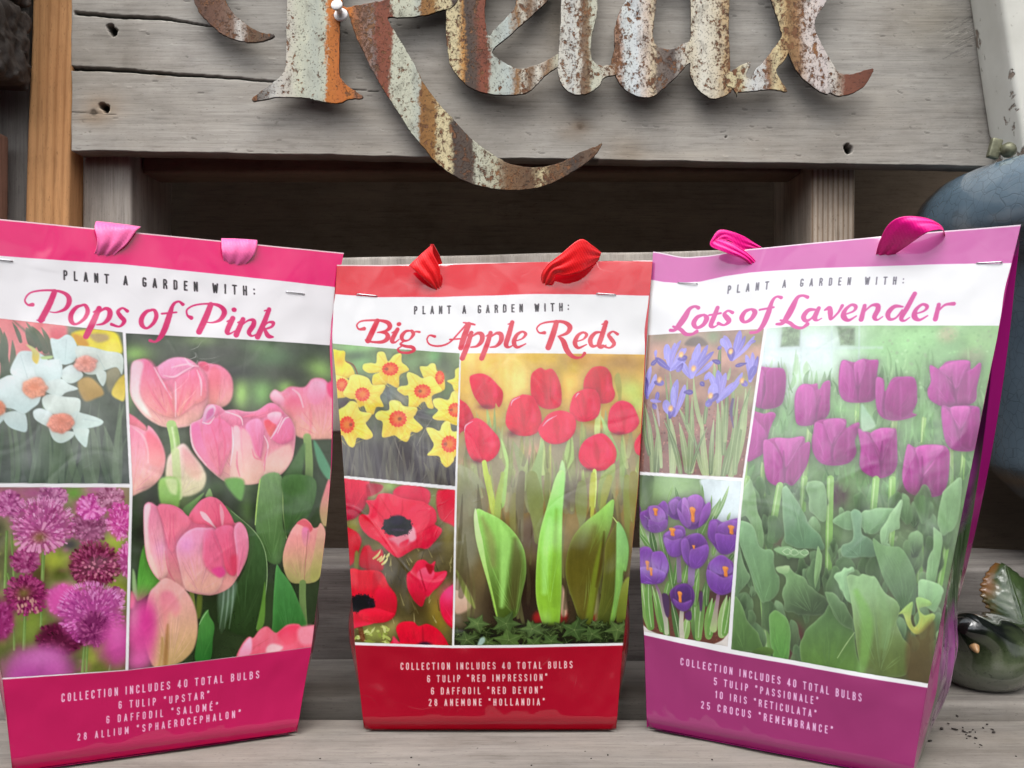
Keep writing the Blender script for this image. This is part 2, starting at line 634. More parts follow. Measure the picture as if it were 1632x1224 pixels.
# ------------------------------------------------------------------ wood
def wood(name, dark, light, tint, axis='x', fib=1.0, contrast=1.0, stain=0.35, attr=None, knots=0.0, rough=0.85, soft=False, kdist=5.0, kfreq=38):
    """weathered timber; grain runs along the axis given"""
    n = N(name)
    ax = {'x': 0, 'y': 1, 'z': 2}[axis]
    sc = lambda a, b: tuple(a if i == ax else b for i in range(3))
    v1 = n.coord(scale=sc(3.0, 70))
    v2 = n.coord(scale=sc(16, 900))
    v3 = n.coord(scale=sc(4.5, 10))
    v4 = n.coord(scale=sc(90, 260))
    v5 = n.coord(scale=sc(30, 330))
    g = n.noise(v1, 1.0, 7, 0.60, 0.35)
    f = n.noise(v2, 1.0, 3, 0.6)
    st = n.noise(v3, 1.0, 7, 0.65, 0.4)
    sp = n.noise(v4, 1.0, 5, 0.65)
    md = n.noise(v5, 1.0, 6, 0.68, 0.3)
    lo, hi = 0.5 - 0.24 / contrast, 0.5 + 0.24 / contrast
    base = n.ramp(g, [(lo, dark), (0.5, tuple((a * .4 + b * .6) for a, b in zip(dark, light))), (hi, light)]).outputs[0]
    fr = n.ramp(f, [(0.28, (0.70, 0.69, 0.68)), (0.5, (0.98, 0.98, 0.98)), (0.75, (1.12, 1.12, 1.11))]).outputs[0]
    c = n.mix(0.8 * fib, base, fr, 'MULTIPLY')
    c = n.mix(0.75 if soft else 0.8, c, n.ramp(md, [(0.30, (0.62, 0.61, 0.60)), (0.48, (1, 1, 1)), (0.72, (1.10, 1.09, 1.08))]).outputs[0], 'MULTIPLY')
    sm = n.ramp(st, [(0.40, (0, 0, 0)), (0.68, (1, 1, 1))]).outputs[0]
    c = n.mix(n.math('MULTIPLY', sm, stain), c, tint)
    dk = n.ramp(sp, [(0.27, (0.42, 0.40, 0.38)), (0.35, (1, 1, 1))]).outputs[0]
    c = n.mix(0.75, c, dk, 'MULTIPLY')
    pr = n.noise(n.coord(scale=sc(260, 900)), 1.0, 3, 0.6)
    c = n.mix(0.7, c, n.ramp(pr, [(0.29, (0.50, 0.48, 0.46)), (0.37, (1, 1, 1)), (0.66, (1, 1, 1)), (0.74, (1.16, 1.15, 1.13))]).outputs[0], 'MULTIPLY')
    cs = n.noise(n.coord(scale=sc(11, 17)), 1.0, 8, 0.7, 0.2)
    c = n.mix(0.7, c, n.ramp(cs, [(0.34, (0.74, 0.73, 0.72)), (0.5, (1, 1, 1)), (0.66, (1.12, 1.11, 1.09))]).outputs[0], 'MULTIPLY')
    if knots:
        w = n.new('ShaderNodeTexWave', wave_type='BANDS', bands_direction={'x': 'Z', 'y': 'X', 'z': 'X'}[axis])
        w.inputs['Scale'].default_value = 1.0
        w.inputs['Distortion'].default_value = kdist
        w.inputs['Detail'].default_value = 2.0
        w.inputs['Detail Scale'].default_value = 0.7
        n.lk(n.coord(scale=sc(5 if kdist > 3 else 2, kfreq)), w.inputs['Vector'])
        c = n.mix(knots, c, n.ramp(w.outputs['Fac'], [(0.0, (1.12, 1.1, 1.05)), (0.7, (0.95, 0.9, 0.85)), (1, (0.6, 0.48, 0.36))]).outputs[0], 'MULTIPLY')
    if attr:
        a = n.new('ShaderNodeAttribute', attribute_name=attr)
        c = n.mix(1.0, c, a.outputs['Color'], 'MULTIPLY')
    n.set(Base_Color=c, Roughness=rough)
    n.b.inputs['Specular IOR Level'].default_value = 0.25
    h = n.math('ADD', n.math('MULTIPLY', f, 0.35), n.math('ADD', n.math('MULTIPLY', md, 0.5), n.math('MULTIPLY', dk, 0.25)))
    n.bump(h, 0.55 if soft else 0.6, 0.0006)
    return n.m


W_GREY = wood('weathered_grey_wood', (.300, .280, .250), (.400, .376, .338), (.265, .228, .182), 'x', attr='mark', stain=.55, fib=.7, soft=True)
W_BENCH = wood('bench_wood', (.150, .136, .121), (.285, .263, .234), (.205, .175, .140), 'x', stain=.5, fib=.6, soft=True)
W_BACK = wood('dark_grey_wood', (.110, .100, .092), (.300, .278, .255), (.150, .125, .105), 'x', stain=.5)
W_STUD = wood('stud_wood', (.250, .228, .205), (.460, .425, .380), (.300, .245, .190), 'z', stain=.4)
W_RIB = wood('ribbed_stud_wood', (.27, .23, .190), (.52, .455, .385), (.300, .215, .155), 'z', stain=.4, knots=.95, kdist=1.2, kfreq=66)
W_CEDAR = wood('cedar_wood', (.420, .215, .090), (.600, .345, .160), (.420, .190, .078), 'z', fib=.55, stain=.5, knots=.45)
W_CHAR = wood('charred_wood', (.022, .019, .017), (.115, .102, .092), (.045, .036, .032), 'x', stain=.5)
W_SIDE = wood('grey_siding_wood', (.115, .108, .100), (.290, .275, .255), (.170, .152, .132), 'z', stain=.4)
W_RED = wood('reddish_wood', (.200, .110, .080), (.320, .200, .150), (.24, .13, .09), 'z')
W_DARK = wood('dark_wall_wood', (.170, .126, .088), (.215, .162, .114), (.150, .112, .080), 'x', stain=.6, fib=.3, soft=True)


def board(name, x0, x1, y0, y1, z0, z1, mat, bev=0.002, rough=0.0012, cell=0.02, seed=0, axis='x', parent=None, fr=45):
    """a sawn board: subdivided box with worn arrises and a slightly uneven surface"""
    c = Vector(((x0 + x1) / 2, (y0 + y1) / 2, (z0 + z1) / 2))
    bm = bmesh.new()
    bmesh.ops.create_cube(bm, size=1)
    for v in bm.verts:
        v.co = Vector((v.co.x * (x1 - x0), v.co.y * (y1 - y0), v.co.z * (z1 - z0)))
    bmesh.ops.bevel(bm, geom=list(bm.edges), offset=bev, segments=2, affect='EDGES', profile=0.6)
    for ax, ln in ((0, x1 - x0), (1, y1 - y0), (2, z1 - z0)):
        k = min(int(ln / cell), 70)
        for i in range(1, k):
            p = Vector((0, 0, 0)); p[ax] = -ln / 2 + ln * i / k
            nrm = Vector((0, 0, 0)); nrm[ax] = 1
            bmesh.ops.bisect_plane(bm, geom=list(bm.verts) + list(bm.edges) + list(bm.faces), plane_co=p, plane_no=nrm)
    st = {'x': Vector((8, fr, fr)), 'z': Vector((fr, fr, 8)), 'y': Vector((fr, 8, fr))}[axis]
    for v in bm.verts:
        q = Vector((v.co.x * st.x, v.co.y * st.y, v.co.z * st.z)) + Vector((seed * 3.7, seed * 1.3, seed * 9.1))
        v.co += Vector((mnoise.noise(q), mnoise.noise(q + Vector((9, 0, 0))), mnoise.noise(q + Vector((0, 9, 0))))) * rough
    me = bpy.data.meshes.new(name)
    bm.to_mesh(me)
    bm.free()
    o = link(name, me, mat, parent)
    o.location = c
    return o


def wobble_plank():
    """the wide plank that carries the sign: a dense front face with splits, nail holes and stains"""
    Yf, T = 0.800, 0.022
    X0, X1 = -0.3975, 0.4720
    nx, nz = 900, 330
    xs = np.linspace(X0, X1, nx)
    zb = 0.4535 - (xs - X0) * (0.0142 / 0.82)
    ztop = 0.735
    P = np.zeros((nz, nx, 3))
    rs = np.random.RandomState(5)
    t = np.linspace(0, 1, nz)[:, None]
    edge = (fbm(1, nx, 2, 40, rs, 4)[0] - 0.5) * 0.0022
    zz = (zb + edge)[None, :] * (1 - t) + ztop * t
    P[..., 0] = xs[None, :] + (fbm(nz, 1, 30, 2, rs, 4) - 0.5) * 0.0016 * np.exp(-(xs[None, :] - X0) / 0.004)
    P[..., 2] = zz
    gr = fbm(nz, nx, 5, 150, rs, 5) - 0.5
    depth = gr * 0.0003
    col = np.ones((nz, nx, 3))
    col *= 1 + (fbm(nz, nx, 90, 160, rs, 5)[..., None] - 0.5) * 0.42 + (fbm(nz, nx, 14, 34, rs, 4)[..., None] - 0.5) * 0.26
    # pixel positions of the marks on the face
    PX = 816 + F * P[..., 0] / Yf
    PY = 612 - F * (P[..., 2] - HC) / Yf

    def crack(pts, w, dark=0.10, dep=0.006):
        pts = spline(np.array(pts, float), 14, closed=False)
        y = np.interp(PX, pts[:, 0], pts[:, 1], left=-999, right=-999) + (fbm(1, nx, 2, 9, rs, 3) - 0.5) * 2.2
        ww = np.interp(PX, [q[0] for q in w], [q[1] for q in w])
        d = np.abs(PY - y) / np.maximum(ww, 1e-3)
        m = np.clip(1.6 - d, 0, 1) * (ww > 0.02)
        nonlocal depth, col
        depth = depth + m * dep * np.clip(ww / 2.5, .15, 1)
        col = col * (1 - m[..., None] * (1 - dark))
        up = np.exp(-((PY - y - 3.5 * ww) / (2 * ww + 1)) ** 2) * (ww > 0.3) * (1 - m)
        col = col * (1 + 0.10 * up[..., None])
    crack([(118, 20), (180, 26), (260, 30), (300, 36), (345, 44)], [(112, 2.2), (250, 2.0), (330, 1.0), (350, 0)])
    crack([(110, 108), (200, 113), (300, 120), (440, 130), (560, 142), (640, 148)], [(105, 2.6), (220, 2.0), (440, 1.2), (560, .7), (660, 0)])
    crack([(112, 179), (150, 181), (195, 182)], [(110, .8), (190, .4), (200, 0)], .35, .002)
    crack([(920, 286), (940, 255), (975, 258), (1080, 262)], [(930, 1.0), (1000, 1.4), (1080, .5), (1090, 0)], .3, .003)

    def hole(px, py, r, dep=0.012, dark=0.06, rim=1.15):
        nonlocal depth, col
        d = np.hypot(PX - px, (PY - py) * 0.92) + (fbm(nz, nx, 4, 4, rs, 2) - .5) * 2.5
        m = np.clip((r + .7 - d) / 1.4, 0, 1)
        depth = depth + m * dep
        col = col * (1 - m[..., None] * (1 - dark))
        ring = np.exp(-((d - r - 1.5) / 1.2) ** 2)
        col = col * (1 + (rim - 1) * ring[..., None])
    hole(176, 44, 5.5); hole(181, 51, 6.0); hole(163, 168, 5); hole(169, 173, 5.5); hole(1352, 238, 6.0); hole(1350, 233, 4)
    hole(149, 180, 4.5, .001, .5, .8); hole(925, 200, 3.2, -.0005, .75, .8); hole(1157, 218, 1.6, .003)
    for px, py, rx, ry, c, a in ((160, 172, 34, 22, (.80, .62, .46), .75), (150, 190, 30, 12, (.84, .70, .55), .5), (255, 120, 14, 6, (.7, .62, .55), .6), (925, 200, 12, 9, (.72, .56, .44), .6), (915, 210, 26, 16, (.88, .78, .68), .6), (1000, 240, 30, 24, (.96, .82, .66), .5), (890, 30, 20, 60, (.95, .86, .72), .5), (300, 80, 60, 50, (.93, .93, .95), .5), (1480, 30, 60, 40, (.85, .80, .70), .5), (1500, 70, 80, 110, (.78, .79, .78), .6), (1250, 120, 90, 80, (.88, .90, .92), .6), (200, 100, 6, 14, (.7, .68, .66), .6), (205, 30, 10, 60, (.84, .83, .82), .4), (420, 70, 60, 20, (.86, .86, .84), .5), (1050, 250, 120, 10, (1.12, 1.08, 1.02), .6)):
        m = np.exp(-(((PX - px) / rx) ** 2 + ((PY - py) / ry) ** 2)) * a
        m = m * (0.6 + 0.8 * fbm(nz, nx, 8, 24, rs, 3))
        col = col * (1 - m[..., None]) + col * np.array(c) * m[..., None]
    # short saw-tear flecks, light and dark
    for k in range(170):
        px = rs.uniform(120, 1570); py = rs.uniform(-40, 262); L = rs.uniform(2, 7); a = rs.uniform(-.5, .3) if rs.rand() < .6 else rs.uniform(-.1, .1)
        i = np.argmin(np.abs(xs - (px - 816) / F * Yf)); zc = HC - (py - 612) / F * Yf
        j = int(np.clip((zc - zb[i]) / (ztop - zb[i]) * (nz - 1), 3, nz - 4))
        for q in range(int(L)):
            ii = min(i + q, nx - 1); jj = int(np.clip(j + a * q, 1, nz - 2))
            col[jj, ii] *= (.75 if k % 3 else 1.16)
            depth[jj, ii] += (.0006 if k % 3 else -.0003)
    for k in range(60):          # the scuffed patch near the right end
        px = rs.normal(1535, 16); py = rs.normal(60, 16); i = np.argmin(np.abs(xs - (px - 816) / F * Yf)); zc = HC - (py - 612) / F * Yf
        j = int(np.clip((zc - zb[i]) / (ztop - zb[i]) * (nz - 1), 3, nz - 8))
        for q in range(8):
            col[j + int(q * .6), min(i + q, nx - 1)] *= (1.25 if k % 2 else .7)
    P[..., 1] = Yf + depth
    # wrap the arrises: bottom and left edges roll back
    me = grid_mesh('sign_plank', P, np.clip(col, .03, 1.5), 'mark')
    bm = bmesh.new()
    bm.from_mesh(me)
    lay = bm.verts.layers.float_color['mark']
    be = [e for e in bm.edges if e.is_boundary]
    r = bmesh.ops.extrude_edge_only(bm, edges=be)
    vs_ = [g for g in r['geom'] if isinstance(g, bmesh.types.BMVert)]
    for v in vs_:
        v.co.y = Yf + T
        v[lay] = (.55, .5, .46, 1)
    bm.faces.new([v for v in sorted((v for v in vs_ if abs(v.co.z - ztop) < 1e-6), key=lambda v: v.co.x)][:2] + [v for v in sorted((v for v in vs_ if v.co.z < .47), key=lambda v: -v.co.x)][:2]) if False else None
    bm.to_mesh(me)
    bm.free()
    o = link('sign_plank', me, W_GREY)
    return tag(o, 'wide weathered grey plank with two splits and nail holes behind the rusty word', 'plank')


sign_plank = wobble_plank()

# the bench the bags stand on
ledge = board('bench_board', -0.62, 0.62, 0.515, 0.642, -0.034, 0.0, W_BENCH, .003, .0012, seed=1)
tag(ledge, 'pale worn front bench board carrying the three gift bags', 'bench board', 'boards of the bench')
ledge2 = board('bench_board', -0.62, 0.66, 0.682, 0.784, -0.034, -0.0005, W_BENCH, .004, .0014, seed=2)
ledge2.rotation_euler.z = -0.018
tag(ledge2, 'narrow bench board across the dark gap, under the ceramic bird', 'bench board', 'boards of the bench')
rail = board('back_rail', -0.66, 0.80, 0.797, 0.885, -0.02, 0.0795, W_BACK, .004, .0042, .012, seed=3)
tag(rail, 'dark split timber rail along the back of the bench', 'rail')
midslat = board('grey_plank', -0.30, 0.20, 0.815, 0.838, 0.199, 0.361, W_STUD, .003, .002, seed=4)
midslat.rotation_euler.y = -0.02
tag(midslat, 'grey wooden slat standing behind the red bag', 'slat')
# studs, dark wall and upper rail behind the plank
s1 = board('wood_stud', -0.4005, -0.3545, 0.826, 0.925, -0.02, 0.74, W_STUD, .003, .001, seed=5, axis='z')
tag(s1, 'smooth grey upright stud below the plank, beside the cedar post', 'stud', 'upright studs under the plank')
s2 = board('wood_stud', 0.2785, 0.3200, 0.826, 0.945, -0.02, 0.74, W_RIB, .003, .001, seed=6, axis='z')
tag(s2, 'brown ribbed upright stud below the plank, behind the purple bag', 'stud', 'upright studs under the plank')
rail_up = board('upper_rail', -0.352, 0.276, 0.845, 0.885, 0.4435, 0.52, W_DARK, .003, .001, seed=7)
tag(rail_up, 'dark horizontal rail tucked under the bottom edge of the plank', 'rail')
wall = board('back_wall', -0.9, 1.1, 1.02, 1.05, -0.05, 1.0, W_DARK, .003, .002, .04, seed=8)
tag(wall, 'dark brown wooden wall deep behind the frame', 'wall')
shade_cover = board('shade_board', -0.9, 1.1, 0.83, 1.018, 0.742, 0.765, W_DARK, .003, .001, .05, seed=9)  # unseen board added to keep sky light out of the recess
tag(shade_cover, 'unseen dark board added above the plank to shade the recess', 'shade board')
cedar = board('cedar_post', -0.4405, -0.4010, 0.803, 0.842, -0.02, 0.78, W_CEDAR, .003, .0008, seed=10, axis='z')
cedar.rotation_euler.y = 0.030
cedar.location.x -= .001
tag(cedar, 'orange brown cedar post at the left end of the plank', 'post')
char = board('charred_beam', -0.62, -0.4330, 0.742, 0.80, 0.5075, 0.576, W_CHAR, .006, .0040, .0030, seed=11, fr=150)
tag(char, 'lower blackened rough beam end left of the cedar post', 'beam', 'blackened beam ends at the left')
char2 = board('charred_beam', -0.62, -0.4335, 0.744, 0.80, 0.579, 0.74, W_CHAR, .006, .0040, .0030, seed=12, fr=150)
tag(char2, 'upper blackened rough beam end left of the cedar post', 'beam', 'blackened beam ends at the left')
side = board('siding_board', -0.62, -0.4445, 0.815, 0.84, -0.02, 0.78, W_SIDE, .002, .0015, seed=13, axis='z')
tag(side, 'grey weathered siding board under the blackened beam ends', 'siding')
redp = board('wooden_strip', -0.62, -0.4535, 0.772, 0.80, 0.10, 0.465, W_RED, .003, .0015, seed=14, axis='z')
tag(redp, 'reddish wooden strip at the far left edge above the pink bag', 'strip')

# peeling painted post on the right
n = N('peeling_paint')
v = n.coord(scale=(1, 1, 1))
a = n.noise(v, 16, 8, .62, .3)
sep = n.new('ShaderNodeSeparateXYZ'); n.lk(n.new('ShaderNodeTexCoord').outputs['Object'], sep.inputs[0])
ed = n.math('MULTIPLY', n.math('ADD', n.math('MULTIPLY', sep.outputs['X'], -1.0), -0.0515), 38.0)     # bare wood along the left arris
msk = n.ramp(n.math('ADD', a, n.math('MULTIPLY', ed, 0.55)), [(0.60, (0, 0, 0)), (0.615, (1, 1, 1))]).outputs[0]
pc = n.ramp(n.noise(v, 9, 6, .6), [(.3, (.46, .45, .39)), (.7, (.62, .61, .55))]).outputs[0]
sp = n.ramp(n.noise(v, 110, 3, .5), [(.27, (.45, .42, .36)), (.33, (1, 1, 1))]).outputs[0]
pc = n.mix(.8, pc, sp, 'MULTIPLY')
wc = n.ramp(n.noise(n.coord(scale=(260, 260, 20)), 1, 4, .6), [(.3, (.13, .095, .07)), (.7, (.30, .24, .19))]).outputs[0]
n.set(Base_Color=n.mix(msk, pc, wc), Roughness=.65)
n.bump(n.math('ADD', n.math('MULTIPLY', msk, -1.0), n.math('MULTIPLY', n.noise(v, 60, 4, .6), .25)), .8, .0016)
pwhite = board('painted_post', -0.055, 0.055, -0.025, 0.025, -0.30, 0.30, n.m, .004, .001, .012, seed=15, axis='z')
pwhite.location = (0.4640, 0.772, 0.600)
pwhite.rotation_euler.y = -0.145
tag(pwhite, 'cream painted post with flaking paint leaning at the right', 'post')

# ------------------------------------------------------------------ small latch on the painted post
n = N('old_brass')
v = n.coord()
n.set(Base_Color=n.ramp(n.noise(v, 150, 4, .6), [(.3, (.075, .075, .045)), (.7, (.20, .20, .13))]).outputs[0], Roughness=.45, Metallic=.55)
BRASS = n.m


def lathe(name, prof, seg, mat, parent=None, M=None):
    """prof: (r, z) pairs -> surface of revolution about z"""
    prof = np.asarray(prof, float)
    a = np.linspace(0, 2 * math.pi, seg + 1)
    P = np.stack([prof[:, 0][:, None] * np.cos(a), prof[:, 0][:, None] * np.sin(a), np.repeat(prof[:, 1][:, None], seg + 1, 1)], -1)
    me = grid_mesh(name, P, flip=True)
    bm = bmesh.new(); bm.from_mesh(me); bmesh.ops.remove_doubles(bm, verts=bm.verts, dist=1e-6)
    bmesh.ops.recalc_face_normals(bm, faces=bm.faces)
    if M is not None:
        bm.transform(M)
    bm.to_mesh(me); bm.free()
    return link(name, me, mat, parent)


p = at(1594, 238, .742)
latch = empty('brass_latch', p)
tag(latch, 'small olive brass latch between the cream post and the blue pot', 'latch')
lp = board('latch_plate', -.0045, .0045, -.003, .003, -.0085, .0085, BRASS, .0015, .0002, .004, parent=None)
lp.location = at(1585, 237, .742); lp.rotation_euler.y = .25
kn = lathe('latch_knob', [(0, -.005), (.0045, -.005), (.0062, -.002), (.0062, .002), (.004, .005), (0, .0052)], 20, BRASS, M=Matrix.Rotation(math.radians(90), 4, 'X'))
kn.location = at(1607, 239, .738)
sh = lathe('latch_pin', [(0, -.009), (.002, -.009), (.002, .009), (0, .009)], 12, BRASS, M=Matrix.Rotation(math.radians(90), 4, 'Y'))
sh.location = at(1597, 243, .741)
for o in (lp, kn, sh):
    o.parent = latch
    bpy.context.view_layer.update()
    o.matrix_parent_inverse = latch.matrix_world.inverted()

# ------------------------------------------------------------------ rusty word sign
def outline_mesh(name, loops, Y, thick, off=0.0, M=None):
    cu = bpy.data.curves.new(name, 'CURVE')
    cu.dimensions = '2D'
    cu.fill_mode = 'BOTH'
    cu.extrude = thick / 2
    cu.bevel_depth = 0.0006
    cu.bevel_resolution = 1
    rs = np.random.RandomState(len(loops[0]))
    for lp_ in loops:
        q = spline(np.array(lp_, float), 6)
        q = q + rs.normal(0, .35, q.shape)            # the ragged cut edge
        sp_ = cu.splines.new('POLY')
        sp_.points.add(len(q) - 1)
        for i, (x, y) in enumerate(q):
            w = at(x, y, Y)
            sp_.points[i].co = (w[0], w[2], 0, 1)
        sp_.use_cyclic_u = True
    o = bpy.data.objects.new(name, cu)
    C.objects.link(o)
    dg = bpy.context.evaluated_depsgraph_get()
    me = bpy.data.meshes.new_from_object(o.evaluated_get(dg))
    bpy.data.objects.remove(o)
    bm = bmesh.new(); bm.from_mesh(me)
    bmesh.ops.remove_doubles(bm, verts=bm.verts, dist=1e-6)
    for v_ in bm.verts:
        x, z, d = v_.co
        v_.co = Vector((x, Y - d + off, z))
    bm.to_mesh(me); bm.free()
    me.name = name
    return me


def px2x(px, Y):
    return (px - 816) / F * Y


def rust_mat(name, stops, Y):
    """corrugated tin: the paint and rust change across x; alpha of a stop is how rusty it is"""
    n = N(name)
    tc = n.new('ShaderNodeTexCoord')
    sep = n.new('ShaderNodeSeparateXYZ'); n.lk(tc.outputs['Object'], sep.inputs[0])
    lo, hi = stops[0][0], stops[-1][0]
    x0, x1 = px2x(lo, Y), px2x(hi, Y)
    jit = n.noise(n.coord(scale=(60, 60, 22), rnd=False), 1, 5, .65)
    jit2 = n.noise(n.coord(scale=(330, 330, 330), rnd=False), 1, 4, .6)
    xx = n.math('ADD', sep.outputs['X'], n.math('MULTIPLY', n.math('SUBTRACT', jit, .5), .016))
    xx = n.math('ADD', xx, n.math('MULTIPLY', n.math('SUBTRACT', jit2, .5), .009))
    t = n.math('DIVIDE', n.math('SUBTRACT', xx, x0), x1 - x0, True)
    rp = n.ramp(t, [((p - lo) / (hi - lo), tuple(s2l(rgb(c)) * .80) + (r,)) for p, c, r in stops])
    base = rp.outputs[0]
    mot = n.noise(n.coord(scale=(90, 90, 60), rnd=False), 1, 6, .65)
    base = n.mix(.8, base, n.ramp(mot, [(.28, (.42, .40, .38)), (.46, (.98, .97, .95)), (.56, (1, 1, .98)), (.72, (1.2, 1.17, 1.1))]).outputs[0], 'MULTIPLY')
    pit = n.noise(n.coord(scale=(230, 230, 180), rnd=False), 1, 7, .72)
    pit2 = n.noise(n.coord(scale=(620, 620, 620), rnd=False), 1, 2, .5)
    thr = n.math('MULTIPLY', n.math('SUBTRACT', rp.outputs[1], .5), .34)
    rm = n.ramp(n.math('ADD', pit, thr), [(.56, (0, 0, 0)), (.615, (1, 1, 1))]).outputs[0]
    rc = n.ramp(mot, [(.3, (.060, .030, .018)), (.5, (.150, .060, .022)), (.7, (.260, .115, .040))]).outputs[0]
    col = n.mix(rm, base, rc)
    dm = n.ramp(n.math('ADD', pit2, n.math('MULTIPLY', thr, .35)), [(.60, (0, 0, 0)), (.66, (1, 1, 1))]).outputs[0]
    col = n.mix(n.math('MULTIPLY', dm, .55), col, (.030, .020, .016))
    n.set(Base_Color=col, Roughness=.62, Metallic=0.0)
    n.b.inputs['Specular IOR Level'].default_value = .35
    h = n.math('ADD', n.math('MULTIPLY', rm, -.6), n.math('ADD', n.math('MULTIPLY', pit, .5), n.math('MULTIPLY', dm, -.5)))
    n.bump(h, .9, .0007)
    return n.m


n = N('cut_edge')
n.set(Base_Color=n.ramp(n.noise(n.coord(), 220, 4, .6), [(.3, (.012, .010, .010)), (.7, (.060, .038, .026))]).outputs[0], Roughness=.7)
EDGE = n.m

MINT, MINT2, ORNG, BRN, RBR, DRK, CRM, WHT, OLV = 'cccdb8', 'bcc1b4', 'c9762a', '7a5a3c', '87472f', '4d4038', 'dccda2', 'dcd6c8', '92642f'
YL = .785
RS_ = [(300, RBR, .6), (340, '7d5138', .6), (375, 'c9bdb0', .6), (385, WHT, .5), (395, BRN, .6), (440, DRK, .7), (405, DRK, .6)]
R_MAIN = [[(459, -190), (459, -60), (459, 0), (458, 60), (457, 92), (456, 110), (445, 126), (423, 142), (405, 156), (405, 161), (420, 159), (440, 155), (465, 155), (488, 156), (506, 160), (525, 164), (541, 164), (557, 158), (575, 157), (577, 154), (568, 148), (555, 139), (544, 127), (540, 116), (541, 78), (541, 40), (546, 22), (555, 18), (562, 40), (570, 62), (580, 82), (592, 108), (600, 122), (610, 140), (622, 158), (636, 180), (650, 202), (664, 222), (680, 240), (693, 256), (718, 276), (743, 289), (774, 298), (802, 302), (832, 302), (867, 296), (900, 281), (928, 263), (948, 247), (958, 231), (951, 234), (928, 243), (903, 256), (878, 265), (852, 268), (827, 266), (807, 260), (786, 248), (764, 233), (743, 215), (723, 192), (703, 171), (690, 155), (674, 133), (661, 106), (645, 78), (629, 53), (618, 33), (620, 27), (631, 28), (645, 28), (678, 24), (702, 17), (724, 8), (742, -30), (738, -90), (710, -150), (650, -190), (560, -205)],
          [(551, 13), (566, 11), (596, 5), (612, 2), (640, -18), (660, -70), (645, -120), (600, -150), (550, -150), (544, -60), (545, 0)]]
R_SWASH = [[(303, -30), (310, 0), (320, 22), (340, 42), (360, 57), (390, 66), (415, 66), (435, 59), (432, 55), (420, 54), (395, 42), (375, 25), (360, 5), (350, -30), (352, -80), (380, -130), (440, -165), (480, -180), (480, -205), (400, -195), (340, -145), (310, -85)]]
E_ = [[(715, 0), (712, 33), (712, 56), (715, 86), (720, 106), (733, 124), (748, 138), (774, 148), (802, 151), (827, 150), (842, 146), (855, 134), (872, 117), (893, 102), (895, 86), (878, 94), (857, 104), (832, 111), (817, 108), (802, 100), (789, 92), (784, 83), (791, 73), (812, 56), (832, 38), (852, 20), (872, 0), (888, -35), (878, -80), (840, -100), (790, -88), (740, -50)],
      [(824, 0), (820, 15), (804, 33), (789, 48), (781, 58), (775, 53), (772, 25), (774, 0), (790, -38), (812, -48), (828, -30)]]
L_ = [[(895, -190), (895, 0), (893, 50), (891, 88), (890, 114), (895, 132), (905, 145), (920, 151), (936, 149), (953, 138), (962, 124), (982, 118), (980, 104), (972, 105), (956, 106), (945, 99), (940, 84), (943, 56), (948, 33), (951, 0), (953, -190), (924, -235)]]
A_ = [[(1005, -20), (999, 0), (988, 20), (980, 48), (980, 76), (975, 101), (981, 119), (991, 137), (1007, 149), (1027, 155), (1042, 152), (1055, 142), (1078, 121), (1099, 100), (1101, 120), (1113, 142), (1128, 154), (1140, 157), (1155, 152), (1166, 142), (1163, 118), (1161, 61), (1161, 0), (1163, -70), (1130, -85), (1100, -70), (1050, -75)],
      [(1046, 0), (1040, 49), (1042, 68), (1052, 77), (1069, 80), (1089, 71), (1101, 60), (1101, 0), (1098, -36), (1072, -44), (1052, -26)]]
X_ = [[(1156, 120), (1162, 117), (1177, 108), (1195, 100), (1192, 110), (1187, 122), (1197, 127), (1202, 115), (1216, 100), (1231, 81), (1246, 59), (1243, 44), (1236, 20), (1229, 0), (1215, -50), (1195, -80), (1225, -92), (1258, -62), (1278, -20), (1284, 4), (1295, -4), (1318, -46), (1345, -66), (1336, -26), (1317, 0), (1307, 17), (1299, 29), (1297, 44), (1302, 59), (1314, 83), (1329, 108), (1339, 119), (1356, 120), (1373, 115), (1389, 111), (1388, 118), (1376, 137), (1359, 148), (1337, 153), (1322, 148), (1317, 150), (1305, 145), (1285, 130), (1270, 113), (1261, 96), (1256, 85), (1248, 98), (1236, 111), (1241, 127), (1253, 146), (1231, 142), (1202, 145), (1177, 147), (1173, 148), (1166, 139), (1158, 136)]]
